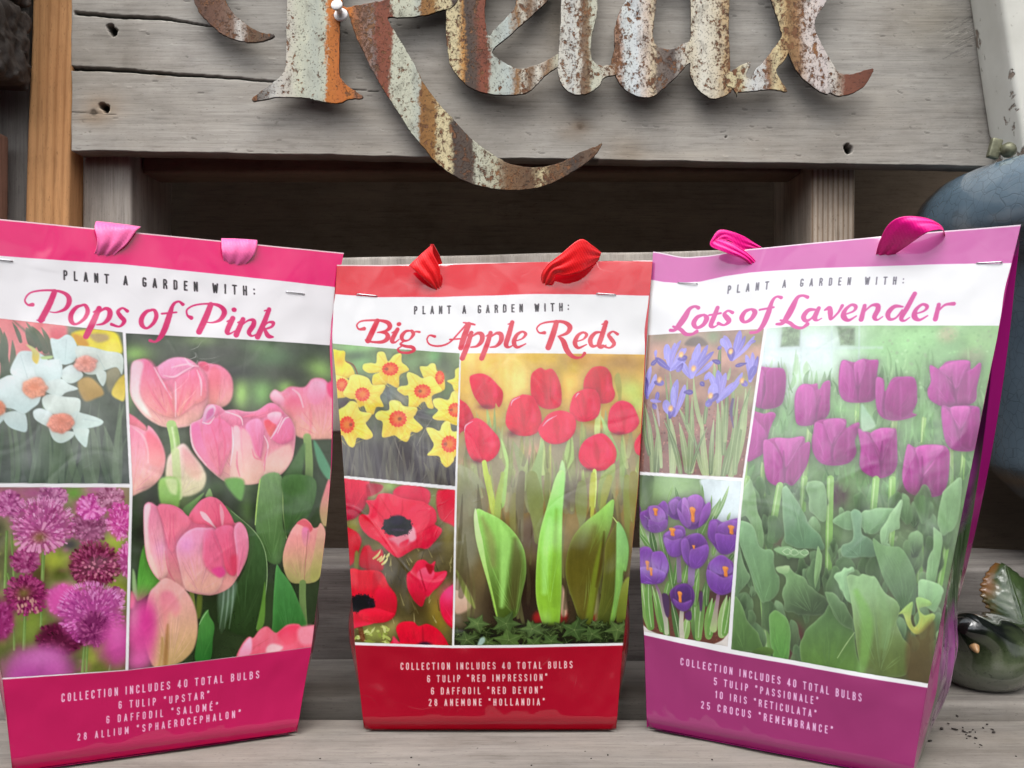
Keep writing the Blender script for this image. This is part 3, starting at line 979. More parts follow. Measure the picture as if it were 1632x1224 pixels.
RAMPS = {
    'R': [(405, DRK, .8), (440, 'c8c6c0', .5), (456, 'cfc8bc', .55), (475, MINT, .45), (505, MINT2, .3), (518, MINT, .55), (521, ORNG, .35), (548, 'c06a26', .45), (558, ORNG, .6), (575, '9a6a50', .7), (596, '8e7a72', .75), (601, RBR, .5), (622, RBR, .5), (627, MINT, .55), (650, MINT, .45), (666, MINT2, .4), (671, OLV, .5), (692, '9c7038', .5), (698, CRM, .65), (716, CRM, .6), (722, DRK, .6), (752, '5d4c40', .6), (758, MINT, .6), (792, 'b9b49a', .65), (806, BRN, .6), (848, '6d5138', .6), (862, CRM, .7), (876, BRN, .65), (915, DRK, .6), (958, '8a6a50', .6)],
    'S': [(300, '5c4032', .6), (345, '6f4a36', .55), (372, '8a7060', .6), (385, 'd2ccc4', .55), (398, BRN, .6), (435, DRK, .6)],
    'e': [(705, CRM, .7), (728, CRM, .6), (738, 'c98f48', .6), (744, DRK, .5), (757, '5a4438', .5), (764, RBR, .5), (776, RBR, .55), (782, MINT2, .45), (812, 'bcc6c2', .4), (823, OLV, .5), (832, 'd4cdbc', .7), (845, BRN, .55), (858, WHT, .6), (872, '8e6a48', .6), (895, MINT, .55)],
    'l': [(888, WHT, .6), (912, 'd2d2cc', .6), (921, WHT, .65), (926, '7d6450', .6), (938, '8c7254', .65), (944, MINT, .55), (960, 'd5cfbd', .6), (982, 'b49a84', .7)],
    'a': [(974, '9a7a64', .75), (986, 'b08468', .7), (996, 'd5dad8', .55), (1014, 'dde2e4', .5), (1030, 'dcc9b8', .6), (1042, 'd5c2a2', .65), (1048, '7a6c62', .6), (1074, '675a54', .6), (1088, 'cfc8bd', .65), (1098, 'd8cdb4', .6), (1118, 'e4dfd0', .45), (1140, 'ddd2ba', .55), (1155, 'c7ab80', .65), (1168, BRN, .7)],
    'x': [(1156, CRM, .7), (1180, 'd2c49c', .7), (1200, 'd9dad8', .5), (1215, 'd5d2cc', .55), (1222, '946848', .65), (1236, CRM, .6), (1250, 'c0a070', .65), (1258, '8e6c44', .65), (1272, 'a88058', .7), (1286, 'dccfc8', .65), (1312, 'd8ccc8', .6), (1328, 'd9d2c8', .6), (1336, 'b09a88', .6), (1344, '7e4a36', .35), (1389, '6f3e2c', .35)],
}
sign = empty('metal_word_sign', at(850, 150, YL))
tag(sign, 'cut out rusty painted metal word Relax mounted on the grey plank', 'sign')
for nm, loops, key, off in (('letter', R_MAIN, 'R', 0), ('letter_swash', R_SWASH, 'S', .0007), ('letter', E_, 'e', .0006), ('letter', L_, 'l', 0), ('letter', A_, 'a', .0006), ('letter', X_, 'x', 0)):
    me = outline_mesh(nm, loops, YL, .0016, off)
    me.materials.clear()
    me.materials.append(rust_mat('rusty_tin_' + key, RAMPS[key], YL)); me.materials.append(EDGE)
    for pl in me.polygons:
        pl.material_index = 0 if pl.normal.y < -.9 else 1
    o = link(nm, me, None, sign, smooth=False)
for px, py in ((500, -60), (1130, -40), (685, 190)):     # stand-off spacers between sign and plank
    w = at(px, py, YL)
    sp_ = lathe('spacer', [(0, 0), (.003, 0), (.003, .0145), (0, .0145)], 10, EDGE, M=Matrix.Translation(Vector((w[0], YL + .0012, w[2]))) @ Matrix.Rotation(math.radians(-90), 4, 'X'))
    sp_.parent = sign
    bpy.context.view_layer.update()
    sp_.matrix_parent_inverse = sign.matrix_world.inverted()

# push pin
n = N('white_plastic'); n.set(Base_Color=(.86, .85, .85), Roughness=.35); PIN = n.m
w = at(544, 25, .783)
pin = lathe('push_pin', [(0, 0), (.0050, 0), (.0054, .0008), (.0054, .0016), (.0048, .0024), (.0028, .0036), (.0022, .006), (.0024, .0095), (.0040, .0118), (.0044, .0126), (.0044, .0136), (.0038, .0144), (0, .0146)], 28, PIN, M=Matrix.Translation(Vector(w)) @ Matrix.Rotation(math.radians(78), 4, 'X') @ Matrix.Rotation(math.radians(-4), 4, 'Y') @ Matrix.Scale(1.15, 4))
tag(pin, 'white plastic push pin stuck beside the stem of the big rusty R', 'push pin')
QUAD1 = [(-62, 343), (548, 403), (473, 1168), (20, 1232)]


def paint_pink():
    A = Art(QUAD1, seed=11)
    rs = A.rs
    W_ = 'f4eef2'
    A.fill([(-140, 300), (620, 300), (560, 1260), (-60, 1330)], 'c0325f')  # lower band darker than the top: weaker light painted into the ink
    A.fill([(-140, 300), (620, 300), (620, 470), (-140, 470)], 'f21c74')
    A.fill([(-140, 392), (0, 408), (100, 416), (196, 422), (380, 441), (537, 457.7), (600, 462), (570, 560), (-140, 560)], W_)
    A.fill([(-140, 500), (0, 508), (196, 532), (528, 549.6), (600, 552), (540, 1036), (496, 1031), (206, 1067), (5, 1083), (-120, 1093)], W_)
    # ---- white narcissus
    A.pic([(-140, 490), (0, 508), (194.5, 531.5), (207, 771.5), (-140, 769)], '7d8473', '5d6560', .10, 30)
    A.view(0, 510, 4.533)
    A.S([(-300, -60), (380, -60), (480, 110), (380, 230), (120, 300), (-60, 420), (-300, 400)], 'e58f8d', 'e9a09a', soft=5)
    for i in range(46):
        x = rs.uniform(-250, 900)
        A.blade(x, 1250, x + rs.uniform(-110, 90), rs.uniform(500, 900), rs.uniform(25, 70), ['6d7f6a', '7f9079', '556558', '8a9b86', '4a564d'][i % 5], ['8a9a80', '6d7c6c', '7d8b77'][i % 3], rs.uniform(-.08, .08), .55, 1.6)
    for p in ((30, 420, 0, 60, 60), (80, 420, 90, 150, 50), (60, 380, -70, 90, 60), (240, 190, 190, 60, 70), (330, 230, 230, 50, 60), (290, 220, 190, 20, 40), (370, 240, 300, 60, 40), (-90, 450, -60, 40, 80), (150, 160, 90, 20, 30), (20, 300, 30, 90, 60)):
        A.blade(*p, '5d6a58', '738069', .04, .9, 1.4)
    A.S([(90, 0), (230, 140), (330, 220), (250, 130)], '667360', soft=2, a=.7)
    A.S([(370, 60), (470, 60), (470, 130), (420, 150), (375, 130)], 'dd7f82', soft=3)
    A.S([(520, 100), (700, 70), (830, 100), (870, 170), (880, 240), (820, 275), (700, 220), (560, 190)], 'e9d84a', 'efe36a', soft=3)
    A.S([(520, 110), (600, 130), (640, 190), (570, 195)], 'd8a64a', soft=3)
    A.S([(640, 110), (760, 110), (780, 150), (700, 170)], 'b9a287', soft=3, a=.8)
    A.S([(560, 460), (640, 420), (720, 480), (750, 540), (700, 570), (610, 590)], 'c9ae78', 'b59a63', soft=2.5)
    A.S([(770, 380), (840, 345), (870, 400), (830, 470), (790, 530), (760, 440)], 'a7a286', '8e8c74', soft=3)
    A.S([(880, 410), (830, 470), (805, 540), (850, 580), (900, 580), (910, 420)], 'd9c25c', 'ecd76e', soft=2)
    wh, w2, w3 = 'e4efee', 'd2e4e2', 'c3d8d8'
    pet = [([(0, 430), (80, 400), (190, 420), (300, 470), (290, 590), (240, 640), (170, 680), (80, 640), (-80, 620), (-160, 520)], wh, w2),
           ([(75, 380), (110, 280), (150, 230), (230, 230), (300, 250), (360, 320), (350, 420), (250, 440), (150, 430)], 'dbe8e8', wh),
           ([(365, 140), (420, 145), (480, 112), (530, 140), (560, 220), (540, 300), (470, 330), (400, 300), (375, 220)], 'dceaea', w2),
           ([(540, 210), (640, 200), (760, 230), (880, 262), (880, 400), (840, 350), (760, 370), (690, 400), (600, 380)], 'e0e8e2', 'd3dcd2'),
           ([(690, 370), (760, 380), (765, 440), (745, 485), (720, 460), (700, 420)], 'd5ded6', 'cdd8d0'),
           ([(440, 380), (520, 330), (600, 400), (560, 450), (500, 465), (450, 430)], wh, 'd3dfd9'),
           ([(260, 330), (430, 290), (440, 430), (330, 470), (270, 420)], wh, w2),
           ([(320, 460), (440, 430), (500, 470), (565, 505), (480, 530), (430, 560), (330, 520)], 'dfeae6', 'd6e2dc'),
           ([(305, 580), (360, 540), (470, 560), (560, 570), (585, 600), (570, 680), (500, 700), (350, 670)], 'e2ebe4', 'd9e4dc'),
           ([(245, 660), (300, 642), (380, 680), (400, 740), (360, 775), (290, 745), (250, 710)], wh, 'd6e2dc'),
           ([(540, 670), (600, 680), (700, 710), (748, 740), (720, 770), (630, 790), (540, 800), (500, 740)], 'd9e6e0', 'cfdfd8'),
           ([(540, 790), (640, 790), (640, 850), (628, 922), (590, 900), (545, 840)], 'd6e3dc', 'c6d8d0'),
           ([(360, 770), (440, 800), (540, 815), (520, 860), (445, 893), (385, 860)], 'dfe9e2', 'd0dfd7'),
           ([(20, 690), (100, 660), (185, 680), (198, 803), (130, 800), (60, 765)], 'd5e3e0', 'c4d6d4'),
           ([(-120, 640), (20, 650), (40, 700), (-20, 760), (-120, 740)], 'd9e4e0', 'c4d6d4')]
    for p, a, b in pet:
        A.S(p, a, b, soft=1.2, edge='cfe0de', ew=2.2)
    for (x0, y0, x1, y1) in ((60, 640, 190, 690), (300, 440, 350, 560), (430, 300, 450, 400), (700, 260, 760, 370), (560, 690, 540, 790), (480, 150, 470, 300), (150, 260, 200, 420), (600, 720, 720, 740)):
        A.L([(x0, y0), (x1, y1)], 5, 'b8cccc', .5, 1.5)
    A.S([(190, 182), (240, 200), (285, 250), (270, 320), (235, 290), (230, 230)], 'd9d9a0', 'e8d070', soft=1.5)
    A.S([(300, 270), (380, 265), (370, 285), (310, 288)], 'bdd39a', soft=1.5)
    for cx, cy, rx, ry, c, d in ((255, 495, 90, 74, 'e8a98c', 'd38661'), (620, 325, 82, 60, 'e3ab9c', 'c98a76'), (445, 750, 95, 72, 'e39a80', 'cf8062'), (-20, 640, 60, 60, 'd99472', 'b9704e')):
        pts = [(cx + rx * (1 + .10 * rs.uniform(-1, 1)) * math.cos(t), cy + ry * (1 + .10 * rs.uniform(-1, 1)) * math.sin(t)) for t in np.linspace(0, 2 * math.pi, 18)[:-1]]
        A.S(pts, c, soft=2.2, n=.16, cell=(5, 5))
        A.B(cx - rx * .05, cy - ry * .2, rx * .5, ry * .45, d, .7)
        for k in range(14):
            t = rs.uniform(0, 6.28)
            A.L([(cx + rx * .2 * math.cos(t), cy - ry * .2 + ry * .2 * math.sin(t)), (cx + rx * .9 * math.cos(t), cy + ry * .9 * math.sin(t))], 7, d, .25, 2)
    # ---- allium
    A.pic([(-140, 776), (207, 777.5), (201.5, 1066), (5, 1080.5), (-120, 1090)], '8d8a6a', '6f7a45', .12, 26)
    A.view(0, 770, 3.884)
    for x, y, rx, ry, c in ((60, 120, 120, 90, 'b5618f'), (-80, 80, 90, 90, 'd77aa6'), (250, 60, 140, 50, 'b76a94'), (470, 60, 60, 40, '74a650'), (620, 40, 90, 40, 'c77ba6'), (720, 60, 70, 90, '9a7468'), (340, 480, 100, 90, 'b3bd52'), (370, 560, 40, 40, '59602c'), (720, 350, 70, 110, 'a9ba52'), (730, 680, 60, 80, 'a8b440'), (440, 380, 60, 40, '4c4a4e'), (180, 870, 90, 120, '8ba048'), (250, 560, 60, 60, '5d5034'), (110, 900, 70, 90, '7f8c50'), (0, 300, 40, 90, '5c5c48'), (60, 560, 50, 100, '6f7554'), (590, 1080, 60, 80, 'aab455'), (420, 1120, 60, 80, '4d4930'), (660, 1090, 60, 80, '75803a')):
        A.B(x, y, rx, ry, c, .9)
    for i in range(150):
        x = rs.uniform(-100, 800); y = rs.uniform(20, 1180)
        A.B(x, y, rs.uniform(10, 40), rs.uniform(10, 40), ['b4bd62', '6c7a3c', '8d9a55', 'c77aa8', '4f5230', 'a5567f', 'cdd07c'][i % 7], rs.uniform(.2, .5))
    A.B(160, 470, 90, 75, 'a1466f', .9, 2); A.B(560, 270, 110, 90, '9b6277', .95, 2); A.B(570, 150, 100, 70, 'd95fa3', .9, 2)
    for x0, y0, x1, y1, w in ((45, 300, 30, 700, 18), (75, 320, 90, 620, 12), (275, 430, 268, 600, 22), (160, 800, 150, 1030, 20), (262, 800, 258, 900, 16), (90, 900, 90, 1030, 14), (530, 1000, 515, 1180, 20), (548, 1000, 540, 1180, 14), (690, 1120, 680, 1180, 18), (50, 560, 70, 640, 14)):
        A.L([(x0, y0), (x1, y1)], w, '6d8a4c', .9, 1.2, c2='8da763'); A.L([(x0 - 3, y0), (x1 - 3, y1)], w * .25, 'a9bf84', .6)

    def ball(cx, cy, rx, ry, cols, n, ln=26, w=9, soft=1.2, ctr=(0, .25)):
        A.B(cx, cy, rx * .95, ry * .95, cols[0], .95, 4)
        for k in range(n):
            t = rs.uniform(0, 6.283); f = math.sqrt(rs.uniform(0.02, 1))
            x = cx + rx * f * math.cos(t); y = cy + ry * f * math.sin(t)
            dx, dy = x - (cx + ctr[0] * rx), y - (cy + ctr[1] * ry); L_ = math.hypot(dx, dy) + 1e-6
            q = ln * rs.uniform(.2, .7)
            A.L([(x - dx / L_ * q * .5, y - dy / L_ * q * .5), (x + dx / L_ * q * .5, y + dy / L_ * q * .5)], [w * .8, w * rs.uniform(1.0, 1.7)], cols[1 + rs.randint(len(cols) - 1)], rs.uniform(.5, .95), soft, sm=False)
            if k % 3 == 0:
                A.L([(x + dx / L_ * q * .5, y + dy / L_ * q * .5)] * 2, w * rs.uniform(.5, .9), np.clip(rgb(cols[1 + k % (len(cols) - 1)]) * 1.25, 0, 1), .7, .8, sm=False)
    for x, y, r_, cs in ((60, 130, 95, ['a85a88', 'c47aa4', '8e4670', 'd597ba']), (560, 270, 115, ['8d4f6e', 'a96a88', '7a3f5c', 'c08aa4']), (570, 150, 90, ['c4589a', 'de82b8', 'b24a88', 'eaa2cc']), (160, 480, 88, ['93406a', 'a8547e', '7c3056', 'c07c9c']), (690, 90, 80, ['a86a86', 'c08aa2', '8c5068', 'd0a0b4']), (400, 720, 105, ['cc64a2', 'dc84b6', 'b8508c', 'e8a0c8']), (720, 700, 60, ['a85a84', 'c07c9e', '904470', 'd498b4']), (330, 90, 90, ['a35c84', 'bb7a9e', '8a4870', 'cc94b2'])):
        ball(x, y, r_, r_ * .85, cs, 150, 26, 13, 2.0)
    ball(745, 235, 80, 115, ['c0508f', 'df83b6', 'e9a3c9', 'b54488', 'd569a6'], 150, 30, 10)
    ball(790, 470, 55, 110, ['b04c85', 'd77eb0', 'e29ac3', 'a53f78'], 80, 30, 10)
    ball(270, 265, 195, 165, ['ad5c8b', 'd993b7', 'c574a0', 'e3aecb', 'b0588a', 'cf83ac', '9a4a75'], 420, 36, 10)
    for k in range(90):
        t = rs.uniform(3.4, 6.1); A.L([(270 + 185 * math.cos(t), 265 + 155 * math.sin(t)), (270 + 215 * math.cos(t + rs.uniform(-.06, .06)), 265 + 185 * math.sin(t))], [5, 2], 'dba6c4', .7, .8)
    A.B(250, 335, 45, 35, '83703f', .75)
    for x, y in ((160, 375), (215, 395), (250, 400), (330, 382), (372, 370), (290, 395), (120, 370), (190, 400), (275, 270), (140, 395)):
        t = math.atan2(y - 320, x - 250); A.L([(x - 14 * math.cos(t), y - 18 * math.sin(t)), (x + 18 * math.cos(t), y + 22 * math.sin(t))], [14, 24], 'e0a5c0', .9, 1)
    ball(590, 500, 158, 138, ['6d2440', '8c3a5c', 'a14f70', '5b1c34', '7c2c4c', 'b4617f'], 330, 34, 10, ctr=(0, .1))
    for k in range(26):
        A.L([(lambda x, y: (x, y))(rs.uniform(520, 720), rs.uniform(480, 600)), ] * 2, rs.uniform(12, 20), 'd58f9e', .8, 1.5, sm=False)
    ball(165, 690, 138, 122, ['7d2a52', 'a0406f', 'b85a86', '6b2145', '8f3562'], 280, 34, 12, ctr=(-.1, 0))
    A.B(150, 680, 45, 35, '7c7a3c', .8)
    for k in range(22):
        x = rs.uniform(110, 240); y = rs.uniform(700, 790); A.L([(x, y), (x + 1, y + 8)], rs.uniform(10, 18), 'd3a598', .8, 1.2, sm=False)
    A.B(400, 720, 110, 110, 'd465a3', .95, 3); A.B(10, 850, 85, 130, '9c3d70', .9, 2)
    ball(10, 850, 80, 120, ['9c3d70', 'b2588a', '832f5c'], 60, 26, 12, 2)
    A.B(390, 960, 150, 110, '5c2038', .95, 3); ball(380, 960, 150, 100, ['5c2038', '6f2a46', '4a182c', '803753'], 120, 26, 12, 1.5)
    ball(570, 800, 200, 185, ['b45592', 'd375b0', 'e199c5', 'a34684', 'c765a2'], 420, 34, 9, ctr=(.1, .2))
    ball(590, 900, 110, 110, ['7e3560', '934672', '6b2850', 'b5658f'], 120, 30, 10)
    for k in range(90):
        t = rs.uniform(3.2, 6.2); A.L([(570 + 185 * math.cos(t), 790 + 160 * math.sin(t)), (570 + 215 * math.cos(t + rs.uniform(-.06, .06)), 790 + 190 * math.sin(t))], [5, 2], 'df9fcb', .7, .8)
    A.B(740, 990, 110, 150, 'cf5c9e', .97, 2); A.B(740, 930, 60, 90, 'de78b2', .8); A.B(240, 1170, 230, 170, 'c268a6', .98, 3); A.B(240, 1080, 150, 60, 'cf7fb6', .8); A.B(180, 1190, 120, 60, 'b45498', .6)
    # ---- pink tulips
    A.pic([(199.5, 533), (360, 541), (528, 550), (560, 552), (560, 1000), (496, 1030.5), (206.5, 1066), (212, 777)], '5b6356', '39462f', .12, 40)
    A.view(200, 530, 4.709)
    for x, y, rx, ry, c in ((80, 170, 110, 70, 'a7cf7d'), (20, 480, 60, 120, '8fae74'), (860, 470, 60, 120, 'b6dd86'), (1020, 460, 90, 120, '93c376'), (1200, 420, 70, 80, 'b3dd85'), (1450, 290, 120, 90, 'b2d983'), (1080, 180, 160, 80, '6f9069'), (1000, 130, 120, 50, '7d9a70'), (560, 70, 120, 50, '84976c'), (820, 300, 200, 60, '4c4f4d'), (700, 160, 300, 60, '565a52'), (1230, 320, 200, 60, '55584f'), (620, 620, 100, 60, '5e6455'), (430, 780, 120, 60, '697060'), (420, 1100, 100, 180, 'a5bf78'), (800, 1160, 200, 60, '6d8460')):
        A.B(x, y, rx, ry, c, .85)
    P = ['f3a2b4', 'ee8098', 'f5c7c3', 'fadfd8', 'e96d80']
    # second bloom behind the first
    A.S([(540, 230), (620, 240), (700, 255), (770, 310), (800, 390), (790, 500), (740, 560), (640, 580), (560, 480), (530, 330)], 'ef8ba3', 'f3b9ae', soft=2.2, n=.05)
    A.S([(640, 270), (700, 300), (700, 420), (680, 520), (640, 560), (610, 420)], 'f08293', 'f3a89e', soft=3)
    A.S([(545, 250), (590, 228), (620, 270), (600, 300)], 'e26d83', soft=2)
    # first bloom
    A.S([(45, 250), (80, 215), (150, 210), (210, 270), (330, 205), (430, 195), (510, 230), (570, 300), (605, 380), (610, 490), (590, 600), (520, 690), (400, 722), (270, 712), (160, 650), (80, 560), (35, 460), (40, 340)], 'f497b0', 'f3c3b2', g=(320, 300, 300, 720), soft=1.6, n=.05, edge='f8d9d6', ew=4)
    A.S([(100, 240), (180, 220), (260, 330), (360, 500), (370, 640), (250, 620), (150, 540), (105, 420)], 'f18aa6', 'f4a79f', soft=4, n=.06)
    A.S([(40, 260), (90, 220), (130, 250), (110, 360), (110, 480), (190, 640), (100, 570), (40, 460)], 'f7cfd9', 'fae6dd', soft=3)
    A.S([(240, 270), (330, 205), (430, 200), (510, 250), (470, 300), (350, 350), (270, 350)], 'f3a7c4', 'f2a0bb', soft=2.5, n=.06)
    A.S([(380, 360), (470, 300), (530, 280), (590, 350), (600, 500), (500, 560), (390, 640), (360, 500)], 'f089a2', 'f4ab9f', soft=4, n=.06)
    for pts in ([(280, 330), (360, 340), (430, 300), (500, 260)], [(340, 270), (420, 250), (500, 240)], [(370, 380), (372, 520), (370, 640)], [(210, 270), (260, 360), (340, 500)], [(530, 290), (560, 380), (560, 480)], [(440, 200), (480, 250), (540, 260)]):
        A.L(pts, [6, 14, 5][:len(pts)] if len(pts) == 3 else [5, 12, 12, 5], 'f9d5de', .75, 2)
    for pts in ([(300, 400), (330, 520), (360, 600)], [(440, 380), (410, 500), (380, 600)], [(160, 380), (220, 500), (300, 600)], [(500, 400), (480, 500), (430, 590)]):
        A.L(pts, [4, 18, 8], 'ec7088', .45, 4)
    A.L([(340, 700), (370, 860), (385, 1230)], 72, 'b9d48f', 1, 1.5, c2='a5c77c'); A.L([(375, 720), (398, 900), (405, 1230)], 20, '94b46c', .7, 3); A.L([(345, 720), (370, 900), (380, 1230)], 16, 'e2efc4', .7, 2)
    # left partial bloom
    A.S([(-30, 600), (40, 620), (110, 670), (160, 730), (100, 800), (-20, 760)], 'ee8595', 'f09c9d', soft=1.8)
    A.S([(-30, 720), (60, 705), (150, 745), (170, 705), (220, 750), (270, 840), (297, 950), (280, 1060), (220, 1140), (130, 1195), (-20, 1200)], 'f29bb0', 'f2bfae', soft=1.6, n=.05, edge='f6c9bf', ew=3)
    A.S([(150, 760), (210, 770), (280, 880), (285, 980), (220, 1010), (170, 960)], 'ef7d8b', 'f1a19b', soft=4)
    A.L([(60, 720), (130, 780), (165, 880), (170, 980)], [6, 12, 12, 5], 'f8cfd0', .7, 3)
    # pale bud
    A.S([(310, 960), (350, 900), (430, 840), (500, 920), (570, 1010), (600, 1090), (570, 1180), (470, 1230), (340, 1220), (300, 1100)], 'f2d6cf', 'e3dcb6', soft=2.5, n=.04)
    A.S([(420, 880), (500, 930), (560, 1040), (540, 1110), (450, 1050)], 'f0b1b0', 'f0c9b4', soft=5, a=.8)
    A.L([(370, 900), (385, 1100), (395, 1230)], 60, 'cfe0a6', .85, 3)
    # right bloom
    A.S([(1075, 490), (1110, 435), (1160, 450), (1230, 410), (1340, 410), (1400, 350), (1480, 345), (1540, 390), (1640, 480), (1640, 760), (1480, 800), (1300, 790), (1200, 700), (1120, 560)], 'f394af', 'efb9a8', soft=2.4, n=.06)
    A.S([(1370, 420), (1420, 350), (1500, 380), (1500, 480), (1430, 540), (1370, 500)], 'f7bfd4', 'f29db4', soft=4); A.S([(1080, 480), (1120, 440), (1180, 500), (1190, 560), (1130, 540)], 'f8d2dd', 'f4a6b9', soft=3)
    A.S([(1180, 540), (1260, 480), (1330, 520), (1340, 600), (1240, 640)], 'f0819a', 'f09c9c', soft=6, a=.8); A.S([(1520, 380), (1600, 360), (1600, 500), (1530, 470)], 'ea5f86', soft=3)
    A.L([(1250, 430), (1300, 470), (1330, 560)], [6, 14, 8], 'fae0e6', .7, 3); A.L([(1380, 540), (1390, 650), (1380, 780)], [8, 20, 8], 'eb8a92', .5, 4)
    A.L([(1360, 790), (1375, 1000), (1365, 1230)], 62, '9db77b', .95, 2.5); A.S([(1410, 810), (1480, 900), (1560, 1060), (1540, 1120), (1450, 1000)], '6fa383', soft=2.5)
    A.S([(1340, 830), (1250, 960), (1120, 1180), (1080, 1300), (1250, 1300), (1330, 1000)], '6f8f63', '56744c', soft=3, a=.9)
    # centre bloom
    A.S([(570, 640), (600, 560), (640, 545), (700, 560), (740, 590), (820, 585), (900, 600), (980, 590), (1070, 535), (1130, 550), (1190, 610), (1240, 660), (1270, 740), (1265, 850), (1240, 960), (1170, 1060), (1060, 1120), (900, 1145), (780, 1140), (690, 1090), (600, 1010), (530, 930), (490, 850), (475, 740), (490, 690), (530, 670)], 'f297b2', 'f2bdb0', g=(860, 640, 880, 1140), soft=1.3, n=.05, edge='f8d4d6', ew=3)
    A.S([(570, 690), (590, 590), (640, 550), (670, 580), (640, 660), (600, 690)], 'f6d3e2', 'e9b0cd', soft=1.5); A.S([(600, 660), (610, 600), (650, 575), (650, 620)], 'e48bb5', soft=2)
    A.S([(640, 680), (720, 610), (800, 590), (860, 640), (860, 700), (780, 720), (700, 760)], 'f3a5ba', 'ef86a0', soft=2, n=.06)
    A.S([(870, 640), (980, 600), (1070, 540), (1140, 560), (1180, 620), (1100, 600), (1020, 650), (930, 650)], 'f08fae', 'f08aa0', soft=1.8, n=.05)
    A.S([(890, 720), (940, 660), (1000, 660), (1030, 740), (1020, 880), (1000, 950), (930, 900)], 'f3a0bd', 'ee86a2', soft=2, n=.06)
    A.S([(1030, 680), (1070, 660), (1120, 700), (1100, 770), (1070, 780)], 'ea6a74', 'f08a80', soft=2)
    A.S([(1090, 780), (1150, 690), (1210, 640), (1250, 700), (1250, 800), (1180, 840), (1120, 830)], 'f193b2', 'ef86a4', soft=2, n=.05)
    A.S([(1060, 620), (1110, 600), (1160, 610), (1150, 660), (1110, 690), (1060, 650)], 'f8d0dc', 'f0a0b8', soft=2)
    A.S([(580, 700), (690, 650), (790, 720), (800, 840), (740, 980), (700, 1080), (620, 980), (580, 860)], 'f08ba9', 'f09aa4', soft=3, n=.08)
    A.S([(490, 720), (540, 690), (570, 800), (620, 940), (690, 1060), (600, 1000), (520, 880)], 'ef8db4', 'f09fb0', soft=2.5)
    A.S([(800, 720), (850, 730), (860, 880), (880, 1020), (860, 1130), (780, 1120), (790, 900)], 'f6c6cb', 'f4cdbf', soft=2.5)
    A.S([(860, 740), (920, 770), (960, 900), (1020, 990), (1000, 1110), (890, 1130), (870, 950)], 'f4b9bd', 'f4cab9', soft=3)
    A.S([(1040, 960), (1130, 880), (1230, 850), (1240, 950), (1150, 1060), (1040, 1110)], 'f4c3bd', 'f5d3c3', soft=3)
    for pts in ([(480, 700), (500, 860), (600, 1000)], [(790, 715), (800, 850), (780, 1000)], [(1030, 780), (1060, 860), (1030, 1000)], [(740, 600), (850, 640), (870, 700)], [(1170, 640), (1120, 740), (1080, 800)], [(1215, 640), (1180, 660), (1130, 760)], [(570, 680), (620, 690), (660, 640)]):
        A.L(pts, [5, 11, 5], 'fae0e4', .8, 1.5)
    for pts in ([(640, 720), (680, 860), (700, 1000)], [(720, 740), (740, 840), (730, 960)], [(830, 900), (830, 1000), (850, 1080)], [(940, 880), (960, 940), (1010, 960)], [(1060, 880), (1040, 940), (1035, 1040)], [(690, 600), (700, 660), (690, 720)]):
        A.L(pts, [4, 12, 5], 'e9708f', .55, 2.5)
    A.view(200, 770, 4.081)
    for x, y, rx, ry, c in ((160, 120, 60, 90, '3d4038'), (100, 330, 60, 60, '35382f'), (650, 120, 60, 120, '4d5548'), (780, 180, 40, 120, '6b8358'), (640, 850, 140, 200, '333f28'), (820, 800, 110, 200, '3f5230'), (1180, 100, 80, 160, '46593c'), (1080, 280, 40, 120, '47603a')):
        A.B(x, y, rx, ry, c, .85)
    A.S([(220, -20), (340, -20), (345, 150), (300, 170), (230, 140)], 'a9cf7c', '8fb967', soft=2.5); A.S([(260, -20), (330, -20), (330, 70), (290, 60)], 'd5e4ac', soft=3)
    A.S([(370, 170), (440, 110), (505, 65), (470, 120), (400, 220)], '8db273', '5f8450', soft=1.6); A.S([(515, 90), (530, 50), (545, 40), (560, 90)], '9bbb7e', soft=1.2)
    A.S([(640, -20), (760, -20), (750, 110), (690, 70)], '7fae66', soft=3)
    A.S([(880, -40), (1010, -40), (1020, 260), (1040, 360), (1000, 520), (900, 480), (840, 290), (850, 120)], '87a577', '5d7d4c', soft=1.6, n=.06); A.L([(868, -20), (850, 120), (838, 270)], [8, 10, 6], 'bcd987', .9)
    A.L([(1018, -20), (1022, 180), (1045, 360)], [8, 9, 6], 'a7bf83', .9)
    A.S([(1020, -40), (1210, -40), (1240, 60), (1180, 230), (1090, 260), (1040, 340), (1025, 120)], '5f8052', '4d6a40', soft=1.8, n=.06)
    A.S([(640, 150), (760, 250), (860, 350), (915, 480), (910, 700), (860, 900), (830, 1000), (600, 900), (700, 700), (790, 450)], '5d7d52', '35482a', soft=1.2, n=.07); A.L([(680, 180), (830, 310), (900, 430), (918, 580), (900, 750), (850, 940)], [4, 7, 7, 7, 7, 5], '97b183', .85, .8)
    A.S([(600, 720), (640, 640), (720, 640), (700, 800), (660, 890), (620, 960)], '7f9a84', '4d6147', soft=3, a=.7)
    for x in (640, 670, 700):
        A.L([(x, 660), (x - 5, 780), (x - 25, 940)], [10, 12, 3], 'b4c8b8', .45, 2)
    A.S([(850, 950), (880, 780), (905, 640), (900, 900)], '6c9347', soft=1.5)
    A.S([(130, 400), (160, 520), (230, 630), (170, 700), (80, 760), (80, 640), (100, 480)], '5e9a45', '6fae52', soft=1.5, n=.05); A.S([(50, 560), (70, 600), (80, 740), (50, 700)], '9db887', soft=2)
    A.L([(430, 700), (440, 780), (450, 900)], 30, '8d9a52', .9, 1.5); A.S([(470, 720), (500, 730), (490, 860), (460, 860)], '6f7d3e', soft=2)
